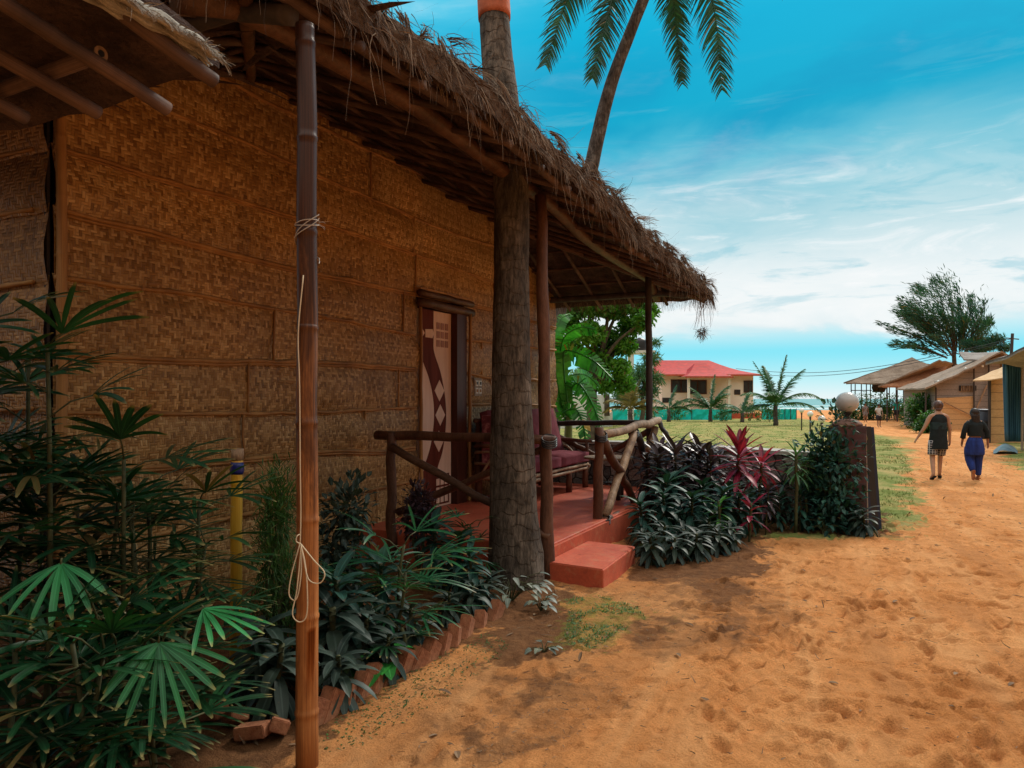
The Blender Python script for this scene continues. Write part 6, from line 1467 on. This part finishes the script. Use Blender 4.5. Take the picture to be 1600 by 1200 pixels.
# open beach restaurant
D = 70.0; rs = empty('open_beach_shack', P_(1380, D, terr(D)), 'open-sided beach shack on thin posts with a wide brown roof, farthest of the shacks', 'shack')
roofsheet('roof', [Q(1318, 597, D - 3), Q(1424, 560, D), Q(1470, 575, D + 3), Q(1344, 598, D + 5)], thatR, rs)
roofsheet('roof', [Q(1322, 598, D - 3.2), Q(1425, 558.5, D - 1), Q(1480, 583, D - 3), Q(1452, 600, D - 6)], thatR, rs)
for px in (1330, 1336, 1346, 1354, 1360, 1376, 1390, 1400, 1412, 1424):
    dd = D - 2 + random.uniform(-1, 2); post(X(px, dd), dd, terr(dd) - .1, Q(px, 594, dd).z, .05, rs)
mb = MB(); mb.tube([Q(1330, 610, D - 2.5), Q(1362, 610, D - 2)], .04, 5); mb.build('cross_rail', M['log_dark'], rs)
for (px, w) in ((1368, .3), (1374, .25), (1378, .35)): mb = MB(); mb.loft([(Q(px, 600, D - 2), (w, 0, 0), (0, .1, 0)), (Q(px, 606, D - 2), (w * 1.2, 0, 0), (0, .15, 0)), (Q(px, 613, D - 2), (w * .7, 0, 0), (0, .1, 0))]); mb.build('hanging_cloth', M['log_dark'], rs)
for k in range(9):
    px = 1350 + k * 8.5 + random.uniform(-2, 2); dd = D + random.uniform(-1, 3); g = P_(px, dd, terr(dd)); ce = empty('dark_chair', g, 'dark chair in the row under the open beach shack roof', 'chair', 'chairs under the open beach shack')
    mb = MB(); mb.box(g + Z3 * .48, (.5, .5, .08)); mb.build('seat', M['black'], ce); mb = MB(); mb.box(g + Vector((0, .25, .82)), (.5, .06, .62)); mb.build('backrest', M['black'], ce)
    for sx in (-.2, .2):
        for sy in (-.2, .2): mb = MB(); mb.box(g + Vector((sx, sy, .22)), (.05, .05, .46)); mb.build('leg', M['black'], ce)
D = 61.0; r2 = empty('lean_to_shack', P_(1440, D, terr(D)), 'brown lean-to shack roof between the open shack and the grey mat shack', 'shack')
roofsheet('roof', [Q(1372, 603, D - 2), Q(1468, 562, D - 2), Q(1510, 572, D + 4), Q(1410, 602, D + 4)], thatR, r2)
roofsheet('awning', [Q(1378, 603, D - 2.2), Q(1450, 603, D - 2.2), Q(1480, 572, D - .5), Q(1430, 578, D - .5)], thatB, r2)
for px in (1386, 1402, 1418, 1436): post(X(px, D - 1), D - 1, terr(D) - .1, Q(px, 600, D - 1).z, .06, r2)
# grey mat shack with the big gable
D = 42.0; r3 = empty('grey_mat_shack', P_(1490, D, terr(D)), 'grey woven-mat shack with a tall brown gable roof and a new orange mat panel', 'shack')
roofsheet('roof', [Q(1446, 606, D - .4), Q(1566, 548, D - .4), Q(1513, 562.5, D + 9.7), Q(1400, 608, D + 9.7)], thatR, r3, .10, 6, .06)
roofsheet('roof', [Q(1566, 548.5, D - .4), Q(1680, 606, D - .4), Q(1620, 608, D + 9.7), Q(1513, 563, D + 9.7)], thatR, r3, .10, 6, .06)
gz3 = terr(D); A_ = P_(1462, D + .3, gz3 - .1); B_ = P_(1562, D + .3, gz3 - .1)
mb = MB(); mb.prism([A_, B_, Q(1562, 556, D + .3), Q(1546, 562, D + .3), Q(1462, 596, D + .3)], Vector((0, .15, 0))); mb.build('gable_wall', matG, r3)
mb = MB(); mb.prism([P_(1462, D + .2, gz3), P_(1522, D + .2, gz3), Q(1522, 619, D + .2), Q(1462, 622, D + .2)], Vector((0, .08, 0))); mb.build('new_mat_panel', matO, r3)
mb = MB(); mb.prism([P_(1414, D + 9, gz3 - .1), P_(1462, D + .4, gz3 - .1), Q(1462, 600, D + .4), Q(1414, 606, D + 9)], Vector((0, .15, 0))); mb.build('side_wall', matG, r3)
mb = MB(); mb.box(Q(1512, 606.5, D + .26), (.95, .1, .3)); vt = mb.build('vent', M['black'], r3)
for k in range(9): mb = MB(); mb.box(Q(1502.5 + k * 2.4, 606.5, D + .2), (.03, .04, .3)); mb.build('vent_bar', M['log_light'], vt)
for px in (1446, 1462, 1522, 1545): post(X(px, D + .1), D + .1, gz3, Q(px, 613 - (px - 1446) * .483, D).z, .05, r3)
mb = MB(); mb.tube([Q(1523, 645, D + .1), Q(1542, 602, D + .1)], .05, 5); mb.build('brace', M['log_light'], r3)
mb = MB(); mb.tube([Q(1475, 628, D + .1), Q(1520, 650, D + .1)], .03, 5); mb.build('brace', M['log_light'], r3)
for (px, py) in ((1466, 596), (1509, 576), (1535, 572)): mb = MB(); uvsphere(mb, Q(px, py, D - .1), .07, 1, 8); mb.build('light_bulb', M['globe_small'], r3)
roofsheet('upper_roof', [Q(1498, 550, D + 5), Q(1560, 549, D + 5), Q(1560, 560, D + 3), Q(1506, 561, D + 3)], thatG, r3, .1)
# tan mat hut with awning
D = 27.5; r4 = empty('tan_mat_hut', P_(1556, D, 0), 'tan mat-walled hut with a small ragged awning beside the green curtain', 'hut')
gz4 = terr(D)
mb = MB(); mb.prism([P_(1545, D, gz4 - .1), P_(1640, D - .5, gz4 - .1), Q(1640, 585, D - .5), Q(1545, 592, D)], Vector((2.3, 3, 0))); mb.build('wall', matO, r4)
roofsheet('awning', [Q(1520, 594, D - .6), Q(1572, 590, D - 1.0), Q(1572, 571, D + 1), Q(1555, 578, D + 2)], mat_noise('pale_awning', (.50, .30, .14, 1), (.70, .48, .28, 1), 4, .9, .5), r4, .04, 4, .03)
post(X(1546, D - .1), D - .1, gz4, Q(1546, 593, D).z, .05, r4)
# near right shack with green curtains
D = 23.0; r5 = empty('curtained_stall', P_(1590, D, 0), 'open stall hung with dark teal curtains under a grey palm roof, at the right edge', 'stall')
roofsheet('roof', [Q(1540, 566, D - .8), Q(1602, 541, D - 2.5), Q(1700, 510, D - 2), Q(1640, 560, D + 3)], thatG, r5, .10, 5, .05)
roofsheet('roof', [Q(1540, 566, D - .8), Q(1602, 541, D - 2.5), Q(1720, 548, D - 3), Q(1700, 575, D - 1)], thatG, r5, .06, 5, .05)
cur = mat_noise('teal_curtain', (.012, .055, .10, 1), (.07, .20, .30, 1), .8, .8, .3, .02, (5, 5, .4), 4)
for (p0, p1, top_, bot_, dd) in ((1568, 1597, 562, 690, 0), (1597, 1660, 560, 690, 1.2)):
    mb = MB(); n = 40
    for k in range(n + 1):
        for b in range(9):
            v = b / 8; px = p0 + (p1 - p0) * k / n; px = px + (4 - 9 * (k / n)) * v * (1 if dd == 0 else 0)
            mb.v.append(tuple(Q(px, top_ + (bot_ - top_) * v, D + dd) + Vector((0, .09 * math.sin(k * 1.1 + .5 * math.sin(v * 3)), 0))))
    for k in range(n):
        for b in range(8): i = k * 9 + b; mb.face(i, i + 9, i + 10, i + 1)
    o = mb.build('curtain', cur, r5, smooth=True); s = o.modifiers.new('s', 'SOLIDIFY'); s.thickness = .015
for px in (1597, 1604): post(X(px, D - .1), D - .1, 0, Q(px, 558, D).z, .04, r5, 'wire')
for k in range(4): mb = MB(); mb.tube([Q(1596, 573 + k * 30, D + .05), Q(1660, 573 + k * 30, D + .05)], .02, 5); mb.build('shelf_rail', M['wire'], r5)
# things at its foot
mb = MB(); tarp = []
for k in range(9):
    for j in range(7): u, v = k / 8, j / 6; p = P_(1552 + 38 * u, D - .6 - 1.2 * v, 0); p.z = .02 + .22 * math.sin(PI * u) * (1 - .6 * v) + .05 * noise.noise(Vector((u * 6, v * 6, 1))); mb.v.append(tuple(p))
for k in range(8):
    for j in range(6): i = k * 7 + j; mb.face(i, i + 7, i + 8, i + 1)
tag(mb.build('folded_tarpaulin', mat_noise('blue_grey_tarp', (.08, .14, .18, 1), (.24, .34, .38, 1), 3, .6, .4), None, True), 'crumpled blue-grey tarpaulin on the ground below the teal curtains', 'tarpaulin')
mb = MB(); c = P_(1535, 31, terr(31)); 
brl = empty('blue_drum', c, 'dark blue plastic drum against the tan mat hut', 'drum')
mb.lathe(c, [(.34, 0), (.36, .05), (.35, .3), (.37, .33), (.35, .36), (.35, .7), (.37, .73), (.35, .76), (.36, 1.15), (.30, 1.2), (.0008, 1.2)], 20); mb.build('drum_body', mat_plain('dark_blue_plastic', (.015, .03, .06, 1), .4, .5), brl, smooth=True)
mb = MB(); mb.lathe(c + Z3 * 1.2, [(.37, -.04), (.37, .0), (.33, .03), (.1, .05)], 20); mb.build('lid', M['slate'], brl, smooth=True)
# hedge and bushes along the path
shrub(P_(1438, 44, terr(44)), 'green_bush', 'bright green bush mass beside the path in front of the grey mat shack', 1.15, .9, 1.75, 2600, 'leaf_hedge', 411, .10, .2, z0=.1, clumps=24, cat='bush')
shrub(P_(1448, 37, terr(37)), 'green_bush', 'lower green bush at the path edge, left of the orange mat panel', .55, .6, .95, 1100, 'leaf_hedge', 412, .09, .18, z0=.1, cat='bush')
shrub(P_(1418, 66, terr(66)), 'green_bush', 'green bush behind the man in teal', .9, .7, 1.9, 1100, 'leaf_hedge', 413, .10, .2, z0=.1, cat='bush')
for k, (px, D, w, h, lab) in enumerate(((1340, 66, 1.6, 1.9, 'dark olive bush at the seaward end of the open shack'), (1364, 65, 1.8, 2.0, 'dark olive bush below the open shack, behind the man in white'), (1388, 65, 1.6, 2.0, 'dark olive bush below the open shack, left of the man in teal'), (1322, 64, .9, .9, 'low bush where the beach begins, right of the big globe'))):
    shrub(P_(px, D, terr(D)), 'olive_bush', lab, w, w * .8, h, 900, 'leaf_fern' if k % 2 else 'leaf_hedge', 420 + k, .12, .25, z0=.1, cat='bush')
shrub(P_(1476, 33, terr(33)), 'weed_plant', 'small dark weed growing behind the walking man', .18, .18, .7, 160, 'leaf_teal', 430, .08, .16, z0=.2, cat='plant')
# power pole and wires
D = 48; up_ = empty('utility_pole', P_(1578, D, terr(D)), 'leaning dark utility pole behind the shacks at the right', 'pole')
mb = MB(); mb.tube([P_(1574, D, terr(D)), Q(1582, 521, D)], [.12, .09], 8); mb.build('pole', M['log_dark'], up_)
mb = MB(); mb.tube([Q(1572, 528, D), Q(1592, 530, D)], .04, 5); mb.build('cross_arm', M['log_dark'], up_)
for k, (y0, y1_) in enumerate(((572, 560), (578, 568))):
    mb = MB(); a, b = Q(1150, y0 + 4, 80), Q(1582, 529 + k * 3, 48); mb.tube([a.lerp(b, t) - Z3 * (1.2 * math.sin(PI * t)) for t in np.linspace(0, 1, 24)], .022, 4)
    tag(mb.build('overhead_wire', M['black']), ['upper thin overhead wire crossing the sky above the sea', 'lower thin overhead wire crossing the sky above the sea'][k], 'wire')
# ------------------------------------------------------------------ people
skinm = mat_noise('skin', (.24, .115, .07, 1), (.33, .17, .11, 1), 6, .55, .0)
skinl = mat_noise('skin_light', (.36, .19, .12, 1), (.46, .26, .17, 1), 6, .55, .0)
hairm = mat_noise('dark_hair', (.012, .008, .008, 1), (.035, .022, .018, 1), 30, .5, .4, .004, (1, 1, .2))
hairb = mat_noise('brown_hair', (.06, .03, .025, 1), (.14, .075, .06, 1), 30, .5, .4, .004, (1, 1, .2))
blackc = mat_noise('black_cloth', (.006, .010, .012, 1), (.016, .024, .028, 1), 8, .9, .4, .01)
teal2 = mat_noise('dark_panel_cloth', (.012, .026, .032, 1), (.026, .05, .058, 1), 8, .9, .3, .01)
bluec = mat_noise('blue_cloth', (.008, .018, .10, 1), (.02, .05, .26, 1), 5, .85, .5, .02, (3, 3, .5))
def mat_check():
    m, t, p = new_mat('checked_cloth'); tc = t.n('ShaderNodeTexCoord'); sp = t.n('ShaderNodeSeparateXYZ'); t.l(tc.outputs['Object'], sp.inputs[0])
    l = [t.math('LESS_THAN', t.math('FRACT', t.math('MULTIPLY', sp.outputs[i], k)), .25) for i, k in ((0, 20), (2, 20))]
    t.l(t.mix(t.math('MAXIMUM', *l), (.02, .02, .03, 1), (.40, .38, .38, 1)), p.inputs['Base Color']); p.inputs['Roughness'].default_value = .9; return m
def skin_mesh(name, vs, es, rs, root, mat, par, sub=2):
    me = bpy.data.meshes.new(name); me.from_pydata([tuple(v) for v in vs], es, []); o = bpy.data.objects.new(name, me); C.objects.link(o)
    sk = o.modifiers.new('skin', 'SKIN'); sk.use_smooth_shade = True
    for k, r in enumerate(rs):
        sv = me.skin_vertices[0].data[k]; sv.radius = (r, r) if not isinstance(r, tuple) else r; sv.use_root = (k == root)
    ss = o.modifiers.new('sub', 'SUBSURF'); ss.levels = sub; ss.render_levels = sub
    dg = bpy.context.evaluated_depsgraph_get(); m2 = bpy.data.meshes.new_from_object(o.evaluated_get(dg)); m2.name = name
    o.modifiers.clear(); o.data = m2; m2.materials.clear(); m2.materials.append(mat); m2.polygons.foreach_set('use_smooth', [True] * len(m2.polygons))
    o.parent = par; return o
def person(loc, rz, scale, lab, pose, female=False, skin=skinm, fingers=True):
    """local frame: x right, y ahead, z up, 1.70 tall"""
    e = empty('person', loc, lab, 'person'); e.rotation_euler = (0, 0, rz); e.scale = (scale,) * 3
    J = {'pel': (0, 0, .93), 'wai': (0, 0, 1.06), 'che': (0, -.005, 1.25), 'nk0': (0, -.01, 1.42), 'nk': (0, 0, 1.48), 'hd0': (0, .015, 1.54), 'hd1': (0, .02, 1.61), 'hd2': (0, .01, 1.67),
         'hL': (-.09, 0, .88), 'hR': (.09, 0, .88), 'kL': (-.10, .03, .49), 'kR': (.10, .03, .49), 'aL': (-.10, 0, .09), 'aR': (.10, 0, .09), 'tL': (-.11, .15, .03), 'tR': (.11, .15, .03),
         'sL': (-.17, -.01, 1.39), 'sR': (.17, -.01, 1.39), 'eL': (-.23, 0, 1.12), 'eR': (.23, 0, 1.12), 'wL': (-.25, .05, .88), 'wR': (.25, .05, .88)}
    J.update(pose); J = {k: Vector(v) for k, v in J.items()}
    hw = .0 if not female else .01
    rad = {'pel': (.14 + hw, .11), 'wai': (.12, .095), 'che': (.15, .105), 'nk0': (.075, .06), 'nk': .052, 'hd0': (.065, .085), 'hd1': (.078, .095), 'hd2': (.06, .07),
           'hL': .088, 'hR': .088, 'kL': .056, 'kR': .056, 'aL': .038, 'aR': .038, 'tL': .03, 'tR': .03, 'sL': .058, 'sR': .058, 'eL': .041, 'eR': .041, 'wL': .027, 'wR': .027}
    names = list(J); vs = [J[n] for n in names]; rs = [rad[n] for n in names]; ix = {n: k for k, n in enumerate(names)}
    E = [('pel', 'wai'), ('wai', 'che'), ('che', 'nk0'), ('nk0', 'nk'), ('nk', 'hd0'), ('hd0', 'hd1'), ('hd1', 'hd2'), ('pel', 'hL'), ('hL', 'kL'), ('kL', 'aL'), ('aL', 'tL'), ('pel', 'hR'), ('hR', 'kR'), ('kR', 'aR'), ('aR', 'tR'), ('nk0', 'sL'), ('sL', 'eL'), ('eL', 'wL'), ('nk0', 'sR'), ('sR', 'eR'), ('eR', 'wR')]
    es = [(ix[a], ix[b]) for a, b in E]
    for s, w, el in ((-1, 'wL', 'eL'), (1, 'wR', 'eR')):
        d = (J[w] - J[el]).normalized(); palm = J[w] + d * .075; vs.append(palm); rs.append((.032, .018)); pi_ = len(vs) - 1; es.append((ix[w], pi_))
        if fingers:
            fw = Vector((0, 1, 0)); fw = (fw - d * d.dot(fw)).normalized(); inn = d.cross(fw) * -s
            for k in range(4):
                o_ = fw * (.027 - .018 * k); L = (.055, .064, .06, .048)[k]; p1 = palm + d * .02 + o_; p2 = p1 + d * L * .6; p3 = p2 + (d * .7 + inn * .6).normalized() * L * .5
                i = len(vs); vs += [p1, p2, p3]; rs += [.0105, .009, .008]; es += [(pi_, i), (i, i + 1), (i + 1, i + 2)]
            i = len(vs); t1 = J[w] + d * .045 + fw * .032; t2 = t1 + (d + fw * .7).normalized() * .035; vs += [t1, t2]; rs += [.011, .009]; es += [(ix[w], i), (i, i + 1)]
        else: i = len(vs); vs.append(palm + d * .07); rs.append((.022, .012)); es.append((pi_, i))
    body = skin_mesh('body', vs, es, rs, 0, skin, e, 2)
    # face and ears
    f = MB(); hd = J['hd0']
    f.loft([(hd + Vector((0, .088, .035)), (.008, 0, 0), (0, .004, 0)), (hd + Vector((0, .105, .01)), (.014, 0, 0), (0, .014, 0)), (hd + Vector((0, .095, -.004)), (.016, 0, 0), (0, .008, 0))])
    for s in (-1, 1): uvsphere(f, hd + Vector((s * .083, -.005, .03)), .022, 1.3, 8)
    o = f.build('face', skin, None, True); o.parent = e
    f = MB()
    for s in (-1, 1): uvsphere(f, hd + Vector((s * .032, .085, .045)), .009, .7, 8)
    f.box(hd + Vector((0, .092, -.03)), (.045, .01, .008)); o = f.build('eyes_and_mouth', hairm, None); o.parent = e
    return e, J
def garment(name, rings, mat, e, par=None):
    rr_ = []
    for (c0, a0, b0), (c1, a1, b1) in zip(rings[:-1], rings[1:]):
        for q in range(4): t_ = q / 4; rr_.append((Vector(c0).lerp(Vector(c1), t_), Vector(a0).lerp(Vector(a1), t_), Vector(b0).lerp(Vector(b1), t_)))
    rr_.append(rings[-1]); mb = MB(); mb.loft(rr_)
    for i, v in enumerate(mb.v): v = Vector(v); k_ = .016 * noise.noise(Vector((v.x * 9, v.y * 9, v.z * 3.2 + len(name)))) + .008 * noise.noise(v * 22); mb.v[i] = tuple(v + Vector((v.x, v.y, 0)).normalized() * k_)
    o = mb.build(name, mat, None, True); o.parent = e
    s = o.modifiers.new('sub', 'SUBSURF'); s.levels = 1; s.render_levels = 2; return o
V3 = lambda *a: Vector(a)
def ring(c, rx, ry): return (Vector(c), (rx, 0, 0), (0, ry, 0))
def limb_rings(pts, rads):
    out = []; pts = [Vector(p) for p in pts]
    for k, p in enumerate(pts):
        d = (pts[min(k + 1, len(pts) - 1)] - pts[max(k - 1, 0)]).normalized(); a = d.cross(Vector((0, 1, 0))); a = a.normalized() if a.length > .1 else Vector((1, 0, 0)); b = d.cross(a).normalized()
        out.append((p, a * rads[k], b * rads[k]))
    return out
def hair(e, J, mat, kind):
    h = J['hd1']; mb = MB()
    if kind == 'short': uvsphere(mb, h + V3(0, -.018, .018), .100, 1.0, 18)
    if kind == 'bun': uvsphere(mb, h + V3(0, -.015, .022), .102, 1.05, 18); uvsphere(mb, h + V3(.0, -.09, .045), .042, 1, 12); mb.loft([ring(h + V3(0, -.05, -.04), .08, .05), ring(h + V3(0, -.05, -.10), .045, .03)])
    if kind == 'long': uvsphere(mb, h + V3(0, -.02, .018), .106, 1.02, 18); mb.loft([ring(h + V3(0, -.045, .02), .105, .07), ring(h + V3(0, -.06, -.08), .10, .055), ring(h + V3(0, -.075, -.20), .09, .045), ring(h + V3(0, -.085, -.30), .06, .03)])
    for i, v in enumerate(mb.v): mb.v[i] = tuple(Vector(v) + Vector(noise.noise_vector(Vector(v) * 25)) * .006)
    o = mb.build('hair', mat, None, True); o.parent = e
def sandals(e, J, mat):
    for a, t in (('aL', 'tL'), ('aR', 'tR')):
        A, T = J[a], J[t]; d = (T - A); mb = MB(); dn = d.normalized(); s = dn.cross(Z3); s = s.normalized(); n = s.cross(dn)
        c0 = A - dn * .06 - n * .045 if dn.z > -.5 else A; P = [(-.5, .7), (.0, 1), (.5, .85), (1, 1.05), (1.25, .6)]
        pts = [A + dn * (-.05) + (T - A) * 0]
        out = []
        for t_, w in ((-.35, .55), (-.1, .85), (.4, .75), (.85, 1.0), (1.25, .8), (1.42, .35)): out.append((A + d * t_ - Z3 * 0 + (-n) * (.052 if t_ < .3 else .036), w))
        top_ = [c + s * (w * .042) for c, w in out] + [c - s * (w * .042) for c, w in out[::-1]]
        mb.prism(top_, -n * .016)
        mb.tube([A + d * .75 + s * .04 - n * .03, A + d * .8 + n * .022, A + d * .75 - s * .04 - n * .03], .010, 6)
        o = mb.build('sandal', mat, None); o.parent = e

HG = math.atan2(-UX, UY)      # facing down the path
# man in a black vest
g = G(1466, 749)
e, J = person(g, HG * .35, 122 / FPX * g.y / 1.72, 'man walking away on the sandy path in a black sleeveless top and checked shorts', {
    'kL': (-.115, .02, .49), 'aL': (-.15, -.14, .11), 'tL': (-.17, -.03, .02), 'kR': (.10, .16, .50), 'aR': (.11, .22, .10), 'tR': (.17, .36, .06),
    'eL': (-.28, -.02, 1.15), 'wL': (-.40, .03, .93), 'eR': (.235, .0, 1.13), 'wR': (.26, .07, .88)}, skin=skinl)
garment('sleeveless_top', [ring((0, 0, .66), .205, .14), ring((0, 0, .72), .205, .145), ring((0, 0, .93), .185, .135), ring((0, 0, 1.08), .168, .125), ring((0, 0, 1.25), .182, .132), ring((0, -.01, 1.36), .178, .115), ring((0, -.01, 1.42), .13, .085), ring((0, -.01, 1.45), .085, .06)], blackc, e)
garment('chest_band', [ring((0, 0, 1.10), .171, .128), ring((0, 0, 1.12), .172, .13), ring((0, 0, 1.24), .184, .136), ring((0, 0, 1.26), .184, .135)], teal2, e)
chk = mat_check()
for s, k in ((-1, 'kL'), (1, 'kR')):
    h, kk = Vector((s * .095, 0, .86)), J[k]; o = MB(); o.loft(limb_rings([h, h.lerp(kk, .35), h.lerp(kk, .75), h.lerp(kk, .86)], [.10, .105, .098, .10])); o = o.build('shorts_leg', chk, None, True); o.parent = e
hair(e, J, hairb, 'bun'); sandals(e, J, blackc)
# woman in blue trousers
g = G(1523, 750)
e, J = person(g, HG * .35, 110 / FPX * g.y / 1.70, 'woman walking away down the sandy path in a black crop top and loose blue trousers', {
    'kL': (-.09, .06, .50), 'aL': (-.11, -.16, .22), 'tL': (-.11, -.14, .08), 'kR': (.10, .10, .49), 'aR': (.11, .06, .09), 'tR': (.12, .2, .03),
    'eL': (-.25, -.02, 1.15), 'wL': (-.24, .09, .93), 'eR': (.27, .0, 1.16), 'wR': (.31, .05, .92), 'sL': (-.16, -.01, 1.38), 'sR': (.16, -.01, 1.38)}, True, skin=skinm)
garment('crop_top', [ring((0, 0, 1.06), .165, .13), ring((0, 0, 1.08), .168, .132), ring((0, 0, 1.22), .178, .14), ring((0, -.01, 1.34), .20, .125), ring((0, -.01, 1.41), .175, .09), ring((0, -.01, 1.46), .10, .065), ring((0, -.01, 1.48), .07, .06)], blackc, e)
for s, a, b, c in ((-1, 'sL', 'eL', 'wL'), (1, 'sR', 'eR', 'wR')):
    S, E_, W_ = J[a], J[b], J[c]; mb = MB(); mb.loft(limb_rings([S + V3(-s * .045, 0, .015), S.lerp(E_, .25), E_, E_.lerp(W_, .45), E_.lerp(W_, .6)], [.066, .068, .058, .058, .062])); o = mb.build('sleeve', blackc, None, True); o.parent = e
garment('trouser_seat', [ring((0, 0, .60), .215, .15), ring((0, 0, .68), .225, .165), ring((0, 0, .85), .205, .165), ring((0, 0, .96), .178, .145), ring((0, 0, 1.02), .152, .12), ring((0, 0, 1.03), .14, .11)], bluec, e)
for s, h, k, a in ((-1, 'hL', 'kL', 'aL'), (1, 'hR', 'kR', 'aR')):
    H_, K_, A_2 = J[h], J[k], J[a]; mb = MB(); mb.loft(limb_rings([H_ + V3(s * .01, 0, -.1), K_.lerp(H_, .4), K_ + V3(0, -.02, 0), K_.lerp(A_2, .5), K_.lerp(A_2, .88), K_.lerp(A_2, .95)], [.125, .128, .105, .085, .062, .05])); o = mb.build('trouser_leg', bluec, None, True); o.parent = e
hair(e, J, hairm, 'long'); sandals(e, J, M['brick'])
# three people far down the path
whitec = mat_plain('white_shirt', (.62, .60, .60, 1), .9); tealc = mat_plain('teal_shirt', (.02, .42, .42, 1), .9); darkc = mat_plain('dark_shorts', (.03, .03, .04, 1), .9); greyc = mat_plain('patterned_dress', (.22, .18, .18, 1), .9, var=.7, scale=14)
def simple_person(px, py, hpx, rz, lab, top_m, bot_m, pose, hm=hairm, dress=False):
    g = G(px, py); e, J = person(g, rz, hpx / FPX * g.y / 1.72, lab, pose, fingers=False)
    garment('shirt' if not dress else 'dress', [ring((0, 0, .84 if not dress else .70), .17, .13), ring((0, 0, 1.05), .155, .12), ring((0, 0, 1.25), .175, .13), ring((0, -.01, 1.37), .165, .11), ring((0, 0, 1.45), .07, .06)], top_m, e)
    for s, k in ((-1, 'kL'), (1, 'kR')):
        S = J['sL' if s < 0 else 'sR']; E_ = J['eL' if s < 0 else 'eR']; mb = MB(); mb.loft(limb_rings([S + V3(-s * .03, 0, .015), S.lerp(E_, .4), S.lerp(E_, .75)], [.07, .07, .07])); o = mb.build('sleeve', top_m, None, True); o.parent = e
        h, kk = Vector((s * .095, 0, .9)), J[k]; mb = MB(); mb.loft(limb_rings([h, h.lerp(kk, .4), h.lerp(kk, .95)], [.105, .105, .095])); o = mb.build('shorts_leg', bot_m, None, True); o.parent = e
    hair(e, J, hm, 'short'); return e
simple_person(1352, 660, 30, PI, 'small figure in a patterned dress standing beside the big globe lamp, far down the path', greyc, greyc, {}, dress=True)
simple_person(1373, 668, 37, PI + .2, 'man in a white shirt and dark shorts facing the camera far down the path', whitec, darkc, {'eL': (-.28, .0, 1.16), 'wL': (-.2, .16, 1.0), 'eR': (.28, 0, 1.16), 'wR': (.18, .18, 1.0), 'aR': (.14, .1, .1), 'tR': (.16, .24, .04)})
simple_person(1401, 658, 34, 0, 'man in a teal shirt and dark shorts walking away beside the green bush', tealc, darkc, {'aL': (-.1, -.1, .12), 'tL': (-.1, .02, .03)})

# ------------------------------------------------------------------ scale everything to metres
for o in list(sc.objects):
    if o.parent is None and o.type in ('MESH', 'EMPTY'):
        o.location = Vector(o.location) * SCL; o.scale = Vector(o.scale) * SCL
